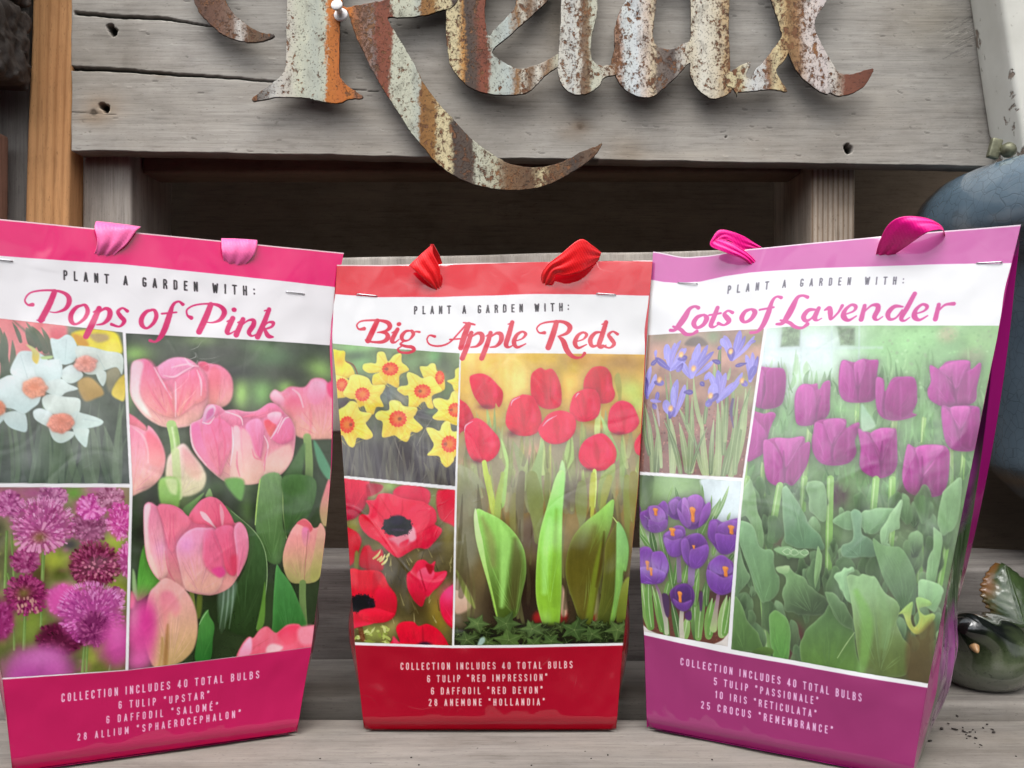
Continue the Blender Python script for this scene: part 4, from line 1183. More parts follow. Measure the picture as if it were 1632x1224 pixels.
    # mid bloom
    A.S([(120, 180), (140, 130), (170, 130), (210, 150), (290, 140), (360, 170), (410, 215), (460, 140), (510, 100), (560, 92), (610, 115), (660, 180), (700, 255), (740, 252), (780, 300), (797, 400), (780, 500), (725, 610), (670, 680), (570, 722), (470, 715), (390, 690), (300, 650), (220, 625), (160, 540), (130, 420)], 'f08299', 'f0b3a6', g=(420, 280, 420, 720), soft=1.1, n=.05, edge='f5b9c0', ew=2)
    A.S([(410, 215), (460, 140), (510, 100), (570, 95), (640, 150), (700, 260), (640, 300), (580, 300), (520, 270), (450, 260)], 'ee7d93', 'ec7487', soft=1.4, n=.06); A.S([(480, 185), (520, 200), (570, 270), (590, 300), (540, 260), (500, 230)], 'f7c4ca', soft=1.2); A.L([(610, 140), (622, 200), (625, 270)], [8, 26, 12], 'f6b4bd', .8, 1.5)
    A.S([(130, 150), (200, 150), (240, 280), (260, 420), (280, 560), (240, 620), (170, 540), (140, 400)], 'f29ab2', 'f3c0b6', soft=2.5, n=.05); A.S([(122, 180), (145, 135), (165, 150), (150, 260), (160, 420), (220, 610), (165, 540), (130, 400)], 'f8d6dc', 'f4cdbf', soft=2)
    A.S([(210, 150), (290, 145), (400, 215), (420, 270), (350, 350), (320, 440), (280, 420), (250, 280)], 'f1879c', 'ef8291', soft=2, n=.06)
    A.S([(330, 410), (380, 330), (450, 290), (520, 290), (580, 300), (610, 400), (640, 540), (620, 660), (560, 715), (450, 700), (390, 680), (350, 540)], 'f1a4be', 'f1bda9', g=(460, 300, 480, 700), soft=1.5, n=.05, edge='f7d3da', ew=2.5)
    A.S([(520, 310), (600, 320), (640, 460), (640, 560), (600, 600), (520, 540), (500, 440)], 'f0839e', 'ee7a92', soft=3.5, n=.06); A.S([(580, 300), (690, 280), (720, 420), (720, 560), (700, 600), (650, 560), (620, 420)], 'f0809a', 'e9657a', soft=2, n=.06)
    A.S([(700, 300), (740, 256), (785, 320), (792, 420), (760, 530), (725, 600), (715, 450)], 'f4a0b6', 'f0869b', soft=1.3, n=.04, edge='f8c9d2', ew=2); A.S([(560, 560), (620, 540), (650, 580), (610, 610)], 'e45f92', soft=3); A.S([(680, 480), (720, 470), (720, 570), (690, 570)], 'e0556a', soft=4, a=.8)
    A.B(390, 400, 60, 60, 'dfa0d6', .5); A.B(230, 420, 50, 60, 'e3a6cf', .45)
    for pts in ([(290, 200), (290, 300), (280, 420)], [(310, 200), (312, 320), (330, 400)], [(560, 330), (600, 420), (640, 500)], [(650, 330), (660, 440), (650, 520)], [(540, 130), (580, 200), (590, 290)], [(580, 110), (600, 200), (600, 290)], [(260, 440), (280, 560), (330, 650)]):
        A.L(pts, [3, 8, 4], 'e0647f', .5, 2)
    # right bud
    A.S([(1020, 480), (1040, 390), (1080, 300), (1130, 245), (1165, 232), (1200, 260), (1220, 290), (1250, 285), (1270, 262), (1300, 320), (1295, 440), (1270, 600), (1220, 645), (1140, 652), (1070, 640), (1030, 570)], 'eea7a0', 'b9b27a', g=(1150, 330, 1140, 650), soft=1.1, n=.04)
    A.S([(1110, 260), (1165, 235), (1215, 290), (1190, 320), (1150, 280)], 'd96f74', soft=1.5); A.S([(1150, 290), (1190, 300), (1190, 380), (1165, 410), (1145, 360)], 'e08aa8', 'e0a0a0', soft=2.5); A.L([(1185, 310), (1175, 430), (1160, 640)], [6, 5, 4], 'b37a70', .7, 1.2)
    A.S([(1255, 280), (1280, 270), (1300, 340), (1280, 560), (1230, 640), (1200, 600), (1230, 420)], 'e8b5a5', 'b7b573', soft=2); A.L([(1150, 650), (1150, 760), (1160, 920)], 44, '7d9560', .95, 1.5)
    A.S([(980, 530), (1010, 570), (1070, 650), (1120, 760), (1180, 930), (1160, 1010), (970, 1010), (955, 860), (965, 650)], '5f9a5c', '44793f', soft=1.1, n=.05, edge='7bb06c', ew=2)
    A.S([(480, 920), (500, 860), (535, 820), (550, 860), (580, 920), (570, 1010), (555, 1140), (460, 1150), (470, 1000)], '5d9450', '3f7a3c', soft=1.2, n=.05); A.L([(480, 915), (510, 860), (540, 820)], [4, 8, 4], 'a5c993', .8)
    A.S([(1260, 180), (1290, 60), (1330, -20), (1340, 220), (1290, 280)], 'e58e92', 'c9b58a', soft=2)
    # lower left blooms
    A.S([(40, 700), (70, 740), (60, 800), (30, 800)], 'e08a92', soft=3)
    A.S([(150, 740), (200, 660), (260, 612), (330, 640), (400, 700), (450, 790), (472, 900), (465, 1010), (430, 1100), (340, 1170), (200, 1200), (130, 1000)], 'f1b9b2', 'cdb07e', g=(300, 640, 300, 1180), soft=1.8, n=.04)
    A.S([(230, 720), (300, 700), (360, 800), (330, 860), (290, 840), (270, 980), (240, 860)], 'eb92a0', 'efae9d', soft=5, a=.9); A.S([(270, 940), (285, 940), (280, 1170), (250, 1180)], '9c7442', soft=3, a=.7); A.L([(245, 1000), (240, 1100), (225, 1180)], 14, 'b39a5c', .7, 3)
    A.B(110, 960, 105, 230, 'e0639f', .97, 2); A.B(140, 880, 60, 110, 'd94c93', .8); A.B(90, 1150, 90, 70, 'e377ae', .9); A.B(60, 860, 40, 100, 'e899b8', .6)
    # lower right bloom
    A.S([(720, 1130), (760, 1040), (800, 995), (830, 1000), (870, 950), (920, 928), (980, 970), (1050, 920), (1120, 915), (1160, 935), (1300, 925), (1300, 1090), (740, 1150)], 'f0808a', 'ec6f7f', soft=1.8, n=.06); A.S([(735, 1120), (770, 1040), (815, 1000), (820, 1090), (790, 1120)], 'f4bfd2', 'f0a0b4', soft=2.5); A.S([(990, 970), (1060, 925), (1130, 930), (1110, 1020), (1050, 1050), (1000, 1010)], 'e8566a', 'ea6a78', soft=3); A.S([(920, 1060), (960, 1040), (1020, 1060), (1000, 1090), (920, 1100)], 'f6c4c6', soft=3); A.S([(1120, 950), (1220, 930), (1220, 1040), (1140, 1040)], 'f09aa6', soft=4)
    A.finish([[(-140, 490), (0, 508), (194.5, 531.5), (207, 771.5), (-140, 769)], [(-140, 776), (207, 777.5), (201.5, 1066), (5, 1080.5), (-120, 1090)], [(199.5, 533), (528, 550), (560, 552), (560, 1000), (496, 1030.5), (206.5, 1066), (212, 777)]])
    # ---- writing
    A.clip = None
    v = lambda p: [(x / 2.914, 330 + y / 2.914) for x, y in p]
    A.view(0, 0, 1)
    A.caps('PLANT A GARDEN WITH:', v([(293, 341), (690, 377), (1180, 417)]), 15.6, '2a2024', slant=-.02)
    A.caps('COLLECTION INCLUDES 40 TOTAL BULBS', [(99.5, 1118.5), (258, 1099), (413.5, 1080)], (14, 12.5), 'f2c9dc', slant=.0, bold=.14)
    A.caps('6 TULIP “UPSTAR”', [(191, 1128.5), (263, 1121.5), (335, 1112)], 12.4, 'f2c9dc', bold=.14)
    A.caps('6 DAFFODIL “SALOMÉ”', [(171.5, 1152), (262, 1141.5), (349, 1130.5)], 12.4, 'f2c9dc', bold=.14)
    A.caps('28 ALLIUM “SPHAEROCEPHALON”', [(125, 1180), (258, 1161.5), (385, 1142.5)], 12.2, 'f2c9dc', bold=.14)
    A.view(0, 330, 2.914)
    c = 'd6246c'
    Q = lambda p, w: A.L(p, [x * .85 for x in w], c, 1, .8)
    Q([(150, 455), (128, 455), (115, 432), (140, 400), (200, 389), (265, 392), (308, 410), (320, 440), (303, 475), (262, 492), (232, 490)], [24, 12, 10, 10, 12, 15, 24, 30, 22, 10, 6])
    Q([(252, 395), (228, 455), (190, 528)], [30, 34, 34]); Q([(172, 528), (205, 530)], [8, 8])
    Q([(390, 458), (355, 468), (330, 500), (330, 535), (352, 548), (388, 525), (405, 490), (396, 462), (380, 457)], [10, 20, 26, 26, 14, 20, 24, 20, 10])
    Q([(458, 474), (430, 540), (398, 606)], [28, 34, 32]); Q([(432, 492), (460, 476)], [8, 12]); Q([(450, 500), (485, 476), (507, 488), (503, 520), (478, 546), (448, 552)], [8, 18, 28, 28, 16, 8])
    Q([(588, 488), (566, 474), (545, 490), (556, 512), (574, 535), (552, 560), (515, 550)], [20, 12, 20, 26, 24, 12, 18])
    Q([(712, 482), (678, 490), (655, 520), (655, 552), (678, 568), (708, 545), (722, 512), (715, 486), (700, 480)], [10, 20, 26, 26, 14, 20, 24, 20, 10])
    Q([(845, 455), (825, 442), (800, 458), (782, 510), (762, 570), (742, 608), (718, 630), (694, 625)], [20, 12, 18, 30, 32, 26, 12, 18]); Q([(748, 500), (816, 492)], [12, 10])
    Q([(884, 518), (866, 505), (866, 478), (905, 458), (968, 452), (1015, 462), (1038, 490), (1020, 525), (985, 540), (952, 538)], [24, 11, 10, 10, 12, 22, 30, 22, 10, 6])
    Q([(975, 456), (950, 520), (920, 584)], [30, 34, 32])
    Q([(1077, 520), (1050, 580), (1062, 592), (1088, 578)], [28, 28, 12, 6]); Q([(1050, 535), (1078, 520)], [8, 10]); Q([(1082, 480), (1084, 480)], [26, 26])
    Q([(1124, 525), (1092, 598)], [26, 30]); Q([(1100, 540), (1126, 525)], [8, 8]); Q([(1108, 562), (1145, 532), (1172, 530), (1172, 552), (1152, 585), (1165, 602), (1192, 592)], [8, 10, 22, 28, 26, 12, 8])
    Q([(1246, 478), (1222, 540), (1192, 606)], [24, 28, 30]); Q([(1224, 485), (1248, 478)], [8, 8]); Q([(1212, 568), (1240, 540), (1265, 540), (1258, 558), (1228, 570)], [8, 10, 20, 14, 10]); Q([(1224, 568), (1240, 600), (1264, 606)], [14, 26, 10])
    return A
QUAD2 = [(537, 422), (1040, 415), (982, 1163), (580, 1163)]


def paint_red():
    A = Art(QUAD2, seed=23)
    rs = A.rs
    W_ = 'f4eff1'
    A.fill([(480, 380), (1100, 380), (1040, 1220), (500, 1220)], 'a01c2a')  # bottom red dimmed below the top band to stand for falling light
    A.fill([(480, 380), (1100, 380), (1100, 480), (480, 480)], 'd0122c')
    A.fill([(480, 466), (535, 468.6), (602, 474), (702, 475), (851, 469.5), (1036, 471), (1090, 472), (1090, 600), (480, 600)], W_)
    A.fill([(480, 548), (535, 548.5), (735, 566), (1028, 565), (1080, 565), (1060, 1030), (993, 1029), (850, 1031), (722, 1032), (566, 1028), (480, 1026)], W_)
    # ---- yellow narcissus
    A.pic([(490, 544), (535, 548.7), (636, 558.5), (734, 566), (727, 776.5), (549, 758), (500, 753)], '8fa47c', '544c4d', .10, 30)
    A.view(530, 540, 4.995)
    for x, y, rx, ry, c, a in ((150, 80, 120, 60, '9cc88a', .8), (240, 190, 90, 80, '93c384', .8), (200, 140, 110, 40, '5d6b58', .7), (300, 60, 60, 40, 'a9d395', .7), (700, 130, 90, 60, '74855f', .7), (830, 160, 60, 60, '7fb878', .8), (900, 190, 70, 90, '5a5d50', .7), (960, 150, 60, 60, '77895f', .6), (650, 200, 60, 60, '8ba47c', .7), (930, 420, 70, 60, '72865f', .8), (450, 440, 90, 80, '7d8483', .9), (560, 480, 60, 60, 'a39b92', .6), (740, 600, 90, 60, '5c535c', .9), (100, 520, 70, 60, '6a5e66', .9), (800, 590, 60, 30, '6e8763', .8)):
        A.B(x, y, rx, ry, c, a)
    A.B(540, 1050, 620, 260, '4c4446', .85, 3)
    for i in range(60):
        x = rs.uniform(60, 1010)
        A.blade(x, 1260, x + rs.uniform(-90, 90), rs.uniform(620, 1040), rs.uniform(16, 44), ['6b6a60', '5c5a55', '7a7768', '4b4547', '66635d'][i % 5], ['7d7a6c', '68655d', '8a8671'][i % 3], rs.uniform(-.08, .08), .5, 1.3)
    for p in ([(110, 185), (170, 215), (205, 285)],):
        A.L(p, [8, 14, 8], '8a5a45', .8)
    A.L([(440, 370), (455, 470), (460, 560)], 26, '6f7270', .7, 2); A.L([(520, 1200), (530, 960), (545, 840)], [6, 14, 4], '8f8b78', .4, 1.5); A.L([(680, 860), (740, 740), (800, 650)], [4, 7, 4], 'a39c92', .6); A.L([(560, 970), (520, 860), (500, 800)], [4, 12, 3], '99938a', .5)

    def daff(cx, cy, pts, crx, cry, dark=True, ey=0.0, tone=('f3d04c', 'f6dc74')):
        A.S(pts, tone[1], tone[0], soft=1.0, edge='fae99a', ew=1.6, n=.05, cell=(8, 8), g=(cx, min(p[1] for p in pts), cx, max(p[1] for p in pts)))
        for k in range(len(pts)):
            x, y = pts[k]
            A.L([(cx + (x - cx) * .35, cy + (y - cy) * .35), (cx + (x - cx) * .92, cy + (y - cy) * .92)], [10, 4], 'd9a938' if k % 2 else 'f9e58e', .32, 1.8, sm=False)
        cor = [(cx + crx * (1 + (.07 if k % 2 else -.06)) * math.cos(k * math.pi / 15), cy + cry * (1 + (.07 if k % 2 else -.06)) * math.sin(k * math.pi / 15)) for k in range(30)]
        A.B(cx, cy + cry * .2, crx * 1.25, cry * 1.25, 'e3a23a', .45, 2)
        A.S(cor, 'e2552f', soft=.8)
        A.B(cx, cy, crx * .62, cry * .6, 'ee9145', .85, 2)
        if dark:
            A.B(cx + ey, cy, crx * .26, cry * .26, '7c4a2c', .75, 2)
        for k in range(20):
            t = k * math.pi / 10 + rs.uniform(-.1, .1)
            A.L([(cx + crx * .45 * math.cos(t), cy + cry * .45 * math.sin(t)), (cx + crx * .95 * math.cos(t), cy + cry * .95 * math.sin(t))], [4, 6], ['c63c28', 'f0834a'][k % 2], .5, 1, sm=False)
    A.S([(-20, 105), (60, 98), (105, 110), (105, 180), (150, 215), (180, 270), (170, 310), (60, 330), (-20, 330)], 'f2cf3e', 'f5d968', soft=1.2, n=.05, edge='f8e88e', ew=2); A.B(60, 190, 40, 30, 'e3a52e', .7)
    daff(80, 370, [(-20, 300), (60, 300), (130, 330), (190, 400), (150, 440), (120, 465), (60, 475), (-20, 470)], 45, 52, False)
    daff(862, 322, [(705, 235), (760, 232), (790, 210), (825, 215), (840, 270), (890, 310), (905, 400), (880, 430), (820, 440), (760, 370), (720, 290)], 36, 54, False)
    daff(468, 250, [(355, 200), (365, 120), (420, 118), (450, 190), (500, 140), (555, 130), (560, 195), (600, 230), (615, 265), (545, 300), (540, 380), (520, 400), (450, 365), (420, 380), (330, 375), (330, 300), (380, 275), (300, 280), (250, 250), (255, 210), (310, 200)], 65, 52, True, -30)
    daff(725, 428, [(600, 300), (620, 278), (680, 300), (725, 325), (800, 310), (850, 380), (880, 430), (800, 470), (815, 560), (770, 560), (735, 510), (660, 575), (615, 580), (615, 470), (580, 460), (525, 420), (545, 390), (610, 375)], 66, 54, True, -20)
    daff(245, 448, [(150, 300), (210, 292), (290, 320), (330, 375), (425, 375), (410, 430), (385, 470), (413, 545), (355, 550), (330, 605), (280, 590), (255, 540), (215, 550), (190, 490), (140, 480), (90, 440), (130, 360)], 58, 54, False)
    daff(118, 685, [(40, 575), (100, 540), (150, 500), (205, 520), (225, 580), (315, 600), (290, 650), (270, 680), (318, 750), (320, 785), (270, 805), (200, 790), (180, 850), (155, 865), (120, 840), (80, 770), (20, 760), (10, 640)], 60, 66, True, 30)
    daff(528, 645, [(345, 610), (380, 580), (455, 575), (460, 510), (500, 497), (545, 510), (580, 545), (680, 560), (670, 610), (655, 640), (715, 700), (725, 725), (680, 755), (635, 750), (620, 800), (595, 828), (550, 810), (500, 775), (450, 785), (398, 780), (405, 670), (360, 645)], 70, 64, True, 15)
    daff(985, 580, [(810, 500), (860, 485), (930, 500), (960, 440), (1000, 430), (1080, 470), (1080, 700), (985, 700), (900, 665), (840, 660), (805, 635), (850, 585), (820, 550)], 54, 56, True, -30)
    daff(1060, 370, [(920, 350), (980, 325), (990, 255), (1080, 250), (1080, 440), (985, 430), (960, 380)], 30, 30, False)
    daff(940, 850, [(755, 725), (800, 720), (860, 745), (880, 700), (910, 670), (945, 680), (965, 750), (1070, 750), (1080, 900), (990, 945), (970, 990), (920, 1033), (880, 1000), (855, 945), (765, 935), (800, 890), (815, 850), (790, 800)], 62, 66, True, -32)
    # ---- anemone
    A.pic([(490, 756), (549, 762.5), (727, 782.5), (721, 1028), (566, 1023.5), (500, 1021)], '7d7350', '5d5634', .14, 22)
    A.view(540, 755, 4.292)
    for x, y, rx, ry, c, a in ((350, 90, 60, 40, '96b46c', .9), (250, 130, 80, 60, 'b0a070', .8), (650, 200, 40, 120, '8f9a62', .8), (110, 350, 70, 90, '9c9b52', .8), (200, 430, 80, 70, '5f5a36', .8), (420, 700, 80, 140, '48402c', .9), (640, 520, 120, 90, '5e5540', .8), (560, 920, 100, 90, '4f4326', .9), (680, 920, 60, 120, 'a08a3c', .8), (700, 1020, 70, 90, '8a7a2e', .7), (380, 1040, 60, 60, 'a39a64', .8), (220, 1090, 120, 70, 'a9b465', .8), (140, 1110, 50, 60, '4b4022', .8), (750, 420, 40, 110, '8c8350', .8), (330, 600, 60, 70, '4b402c', .8)):
        A.B(x, y, rx, ry, c, a)
    for i in range(70):
        x = rs.uniform(250, 790); y = rs.uniform(480, 1000)
        A.L([(x, y), (x + rs.uniform(-30, 30), y + rs.uniform(20, 80))], [3, rs.uniform(5, 12)], ['a59c68', '403823', '7b7148', 'c4bd8a', '585030'][i % 5], .55, 1.2)
    for i in range(26):
        x = rs.uniform(130, 360); y = rs.uniform(1050, 1170)
        A.blade(x, y, x + rs.uniform(-70, 70), y + rs.uniform(-50, 30), 18, ['b6c270', '8d9a4c', 'cdd393'][i % 3], None, .1, .8)
    A.L([(145, 1040), (165, 1130)], 34, '6d3a22', .8, 2)
    R1, R2, R3 = 'd8283a', 'c01b2e', 'e0495a'
    A.S([(-30, 20), (180, 50), (215, 70), (190, 200), (140, 280), (80, 315), (-30, 300)], 'db3a4a', 'b22a40', soft=2.2, n=.06)
    A.S([(200, 70), (300, 80), (290, 120), (220, 155), (195, 140)], 'a52a38', 'b33a44', soft=2)
    A.S([(680, 130), (720, 115), (840, 120), (840, 360), (760, 345), (700, 310), (675, 220)], 'd6303f', 'cd2839', soft=2.4)
    A.S([(-20, 370), (90, 380), (155, 440), (140, 520), (90, 620), (-20, 640)], 'c8202e', 'b4192a', soft=2)
    A.S([(165, 510), (210, 490), (240, 530), (300, 520), (310, 600), (300, 660), (210, 660), (140, 620)], 'c32230', 'ab1c2a', soft=2.4); A.S([(110, 540), (135, 540), (130, 660), (105, 660)], '7d7a40', soft=2)
    for p in ((285, 600, 320, 550), (300, 620, 340, 570), (240, 580, 290, 520), (270, 590, 300, 560), (330, 570, 350, 540)):
        A.blade(*p, 16, 'c3c07c', 'e2dca4', .1, .9)
    A.S([(375, 130), (430, 85), (560, 90), (630, 130), (620, 210), (560, 230), (480, 230), (400, 200)], 'd8304a', 'd23247', soft=2)
    A.S([(190, 185), (250, 180), (280, 140), (360, 140), (440, 170), (560, 190), (600, 205), (665, 250), (675, 320), (665, 350), (710, 380), (700, 420), (650, 480), (610, 515), (540, 510), (480, 540), (410, 575), (340, 530), (280, 470), (210, 430), (160, 380), (140, 320), (160, 280), (205, 280), (210, 230)], 'dc3547', 'd12a3d', soft=1.4, n=.05, edge='e25563', ew=2)
    for pts in ([(200, 190), (260, 250), (330, 330)], [(280, 150), (330, 230), (370, 290)], [(440, 180), (440, 240), (430, 290)], [(600, 210), (540, 270), (490, 320)], [(665, 350), (600, 380), (520, 420)], [(160, 290), (230, 340), (310, 380)], [(210, 430), (280, 440), (350, 430)], [(540, 510), (540, 460), (500, 430)]):
        A.L(pts, [4, 12, 6], 'b81d31', .55, 2.5)
    A.S([(490, 250), (560, 210), (650, 250), (670, 320), (600, 380), (520, 400), (490, 330)], 'e2485a', 'd93446', soft=3, a=.7)
    A.S([(140, 320), (165, 280), (260, 350), (350, 420), (320, 460), (220, 435)], 'd21f31', 'd73244', soft=1.8)
    A.S([(350, 440), (480, 400), (530, 440), (500, 470), (430, 500), (380, 470)], 'd59aa0', soft=4, a=.8); A.S([(480, 370), (520, 370), (535, 440), (500, 465), (480, 430)], 'e6aab0', soft=2.5, a=.9); A.S([(420, 480), (480, 450), (470, 490), (430, 510)], 'd52f45', soft=2)

    def eye(cx, cy, rx, ry):
        A.S([(cx + rx * math.cos(t) * (1 + .06 * math.sin(9 * t)), cy + ry * math.sin(t) * (1 + .06 * math.sin(9 * t))) for t in np.linspace(0, 6.28, 24)[:-1]], '1f1722', soft=1.5)
        for k in range(110):
            t = rs.uniform(0, 6.28); f = rs.uniform(.5, 1.12)
            A.L([(cx + rx * f * math.cos(t), cy + ry * f * math.sin(t))] * 2, rs.uniform(5, 10), ['17111a', '2d2430', '3b3140', '120c14'][k % 4], .85, .8, sm=False)
    eye(405, 360, 100, 68); A.B(405, 320, 50, 36, '2b2536', .95, 3); A.B(410, 385, 50, 10, '6a5a70', .5)
    A.S([(60, 680), (160, 660), (260, 662), (310, 690), (345, 760), (395, 830), (402, 900), (385, 970), (330, 1010), (230, 1022), (140, 1045), (40, 1050)], 'cf1f2d', 'c9202f', soft=1.5, n=.06)
    A.S([(240, 680), (300, 690), (260, 790), (230, 830)], 'b3192a', soft=4, a=.8)
    eye(160, 890, 92, 62)
    A.S([(135, 950), (180, 925), (270, 920), (350, 945), (388, 960), (330, 1010), (220, 1020), (160, 1000)], 'dd2a38', 'c81c2c', soft=1.5, n=.05); A.S([(100, 980), (160, 1005), (240, 1022), (150, 1045), (90, 1050)], 'c0182a', 'd63848', soft=1.5)
    A.S([(260, 800), (330, 780), (390, 850), (390, 930), (330, 920), (260, 900)], 'd6283a', 'bd1b2b', soft=3)
    A.S([(470, 690), (500, 660), (540, 600), (590, 590), (630, 620), (665, 600), (660, 670), (740, 665), (735, 710), (680, 780), (610, 820), (575, 905), (530, 880), (490, 820), (470, 760)], 'd83548', 'c01e32', soft=1.5, n=.06)
    A.S([(540, 680), (600, 640), (660, 680), (620, 760), (600, 790), (560, 740)], 'e8687a', 'd23046', soft=2); A.S([(600, 800), (650, 730), (735, 670), (730, 710), (660, 790), (615, 840)], 'e24a5e', 'c62238', soft=1.4); A.S([(475, 760), (520, 750), (585, 820), (570, 900), (500, 830)], 'd5293f', 'ac1628', soft=1.5); A.L([(560, 660), (580, 740), (600, 800)], [6, 10, 6], '9a1526', .7, 2); A.S([(600, 620), (650, 630), (640, 680), (620, 680)], 'a31828', soft=2)
    A.S([(700, 840), (740, 790), (800, 750), (840, 750), (840, 1060), (760, 1040), (710, 970), (695, 900)], 'e23a64', 'c91f30', soft=2.2, n=.05); A.B(760, 820, 60, 60, 'f0628a', .7)
    A.S([(395, 1060), (430, 1015), (510, 1010), (550, 1040), (610, 1025), (690, 1070), (750, 1160), (760, 1230), (360, 1230), (375, 1130), (420, 1150)], 'd42030', 'c11c2d', soft=1.5, n=.05); A.S([(375, 1110), (430, 1180), (380, 1190)], 'de4a5c', soft=2); A.L([(575, 1045), (580, 1150)], [6, 14], '9c1526', .7, 3); A.B(590, 1170, 50, 24, '2e2234', .9, 2)
    # ---- red tulips
    A.pic([(736.5, 566), (1028, 565), (1070, 565), (1050, 1025), (993, 1024.5), (850, 1026.5), (724.5, 1027.5), (730, 800)], 'e0b95c', '5c5544', .06, 40)
    A.view(725, 555, 4.997)
    A.B(700, 900, 900, 300, '9b957f', .9, 3)
    for x, y, rx, ry, c, a in ((180, 220, 160, 160, 'efcb6f', .9), (330, 120, 120, 100, 'e5b755', .8), (500, 250, 140, 200, 'f1dc86', .9), (700, 80, 160, 60, 'd0b038', .8), (860, 180, 60, 110, 'b39a2c', .8), (900, 300, 60, 120, 'f0c860', .8), (1000, 110, 120, 60, 'b78a3a', .8), (1150, 90, 150, 40, 'c89a3c', .7), (1350, 120, 160, 70, 'a98440', .9), (1330, 240, 100, 60, 'b59a4a', .7), (1400, 330, 120, 80, 'bdd078', .8), (950, 160, 50, 50, 'cdb63c', .6), (110, 110, 60, 60, 'f1cc6c', .8), (250, 560, 160, 80, 'd6b050', .6), (1450, 430, 80, 90, 'c6dc7e', .8), (620, 830, 90, 60, 'c99a7e', .7), (100, 920, 60, 40, 'c39a7c', .6), (400, 600, 60, 100, 'b4ab6a', .7)):
        A.B(x, y, rx, ry, c, a)
    for i in range(14):
        x = rs.uniform(100, 600); A.L([(x, 50), (x + rs.uniform(-10, 10), 480)], rs.uniform(10, 40), ['f4dc8c', 'd8a848', 'e9c86a'][i % 3], .22, 8)
    g1, g2, g3, g4 = '8fa66c', 'a9c47e', '737a58', 'bfd394'
    for p in ((300, 700, 260, 480, 30, g2), (325, 780, 320, 480, 26, g1), (520, 1250, 530, 690, 46, 'a9a86a'), (750, 1250, 765, 740, 50, 'bcc075'), (700, 1000, 690, 700, 60, g4), (910, 1000, 930, 690, 80, 'b3cf88'), (1010, 800, 1010, 590, 50, 'a8b070'), (1130, 720, 1160, 440, 46, 'cbdc95'), (1330, 1000, 1335, 670, 44, 'b6be7d'), (1310, 440, 1310, 210, 26, 'a3a458'), (1460, 1200, 1470, 860, 60, 'b4c87a'), (1370, 1250, 1330, 700, 60, g1), (1200, 1200, 1200, 500, 90, 'a4b183'), (640, 1250, 470, 760, 110, '949d76'), (460, 1000, 350, 640, 70, 'a0a678'), (860, 1250, 960, 880, 90, '8d8d6a')):
        A.blade(*p[:5], p[5], None, rs.uniform(-.04, .04), .85, 2.0)
    for i in range(26):
        x = rs.uniform(50, 1480); A.blade(x, 1300, x + rs.uniform(-60, 60), rs.uniform(800, 1050), rs.uniform(30, 80), ['8b8f6c', '7e7a66', 'a0a878', '77705f'][i % 4], None, rs.uniform(-.06, .06), .5, 2.2)
    for i in range(90):
        x = rs.uniform(30, 1500); y = rs.uniform(650, 1230)
        A.blade(x, y + 160, x + rs.uniform(-50, 50), y - rs.uniform(20, 160), rs.uniform(10, 44), ['a3b27a', '8b9664', 'b9c98a', '7c7d5c', 'c6d69a', '6f6a55'][i % 6], ['96a56c', '787458', 'adbd80'][i % 3], rs.uniform(-.08, .08), .5, 1.5)
    A.S([(1160, 550), (1200, 600), (1260, 720), (1310, 840), (1280, 900), (1220, 760)], 'b9d593', '93b070', soft=1.5); A.S([(1270, 240), (1310, 210), (1318, 400), (1300, 380)], 'a8a355', soft=1.5)

    def tul(pts, c='d9283f', c2='c71c33', hl=None, dk=None):
        A.S(pts, c, c2, soft=1.3, n=.05, cell=(20, 6), edge='e24a5e', ew=1.6)
        xs = [p[0] for p in pts]; ys = [p[1] for p in pts]; w = max(xs) - min(xs); h = max(ys) - min(ys); cx = (max(xs) + min(xs)) / 2
        A.L([(cx - w * .1, min(ys) + h * .1), (cx - w * .02, min(ys) + h * .5), (cx + w * .02, max(ys) - h * .08)], [4, w * .16, 8], 'b3152b', .45, 5)
        A.L([(cx + w * .25, min(ys) + h * .25), (cx + w * .28, min(ys) + h * .6)], [6, w * .16], 'ea5a70', .4, 6)
        if hl:
            A.L(hl, [3, 10, 3], 'f7c3cb', .85, 1.4)
        if dk:
            A.B(*dk, '5e1428', .55)
    tul([(60, 430), (110, 470), (155, 560), (150, 600), (110, 650), (60, 680), (40, 680), (40, 440)], 'cc2f3c', 'c33240')
    tul([(125, 270), (140, 230), (215, 216), (280, 240), (340, 300), (385, 360), (380, 440), (355, 482), (330, 450), (315, 490), (240, 490), (190, 440), (150, 370)], dk=(250, 480, 60, 22))
    tul([(610, 230), (640, 190), (685, 168), (720, 185), (770, 175), (810, 220), (840, 300), (850, 400), (835, 470), (760, 495), (690, 480), (620, 420), (605, 330)], 'c81c30', 'd52a40')
    tul([(1030, 260), (1060, 200), (1100, 160), (1160, 150), (1210, 165), (1245, 220), (1255, 300), (1275, 370), (1240, 430), (1150, 445), (1060, 420), (1025, 340)], 'c3182c', 'd42b40')
    tul([(940, 390), (1000, 345), (1060, 330), (1130, 350), (1160, 440), (1140, 540), (1070, 585), (980, 585), (915, 520)], 'd52940', 'd93048', hl=[(960, 400), (975, 375), (990, 365)])
    tul([(430, 480), (460, 420), (520, 390), (550, 380), (620, 395), (660, 460), (690, 550), (680, 650), (620, 700), (540, 710), (470, 690), (415, 630), (410, 560)], 'd52a3e', 'd0233a', hl=[(450, 470), (465, 430), (520, 400)], dk=(460, 690, 40, 30))
    tul([(690, 610), (740, 540), (810, 508), (880, 510), (940, 540), (965, 600), (950, 680), (900, 740), (830, 770), (750, 765), (690, 720), (665, 660)], 'dd3048', 'da3048', hl=[(700, 630), (740, 585), (810, 545)])
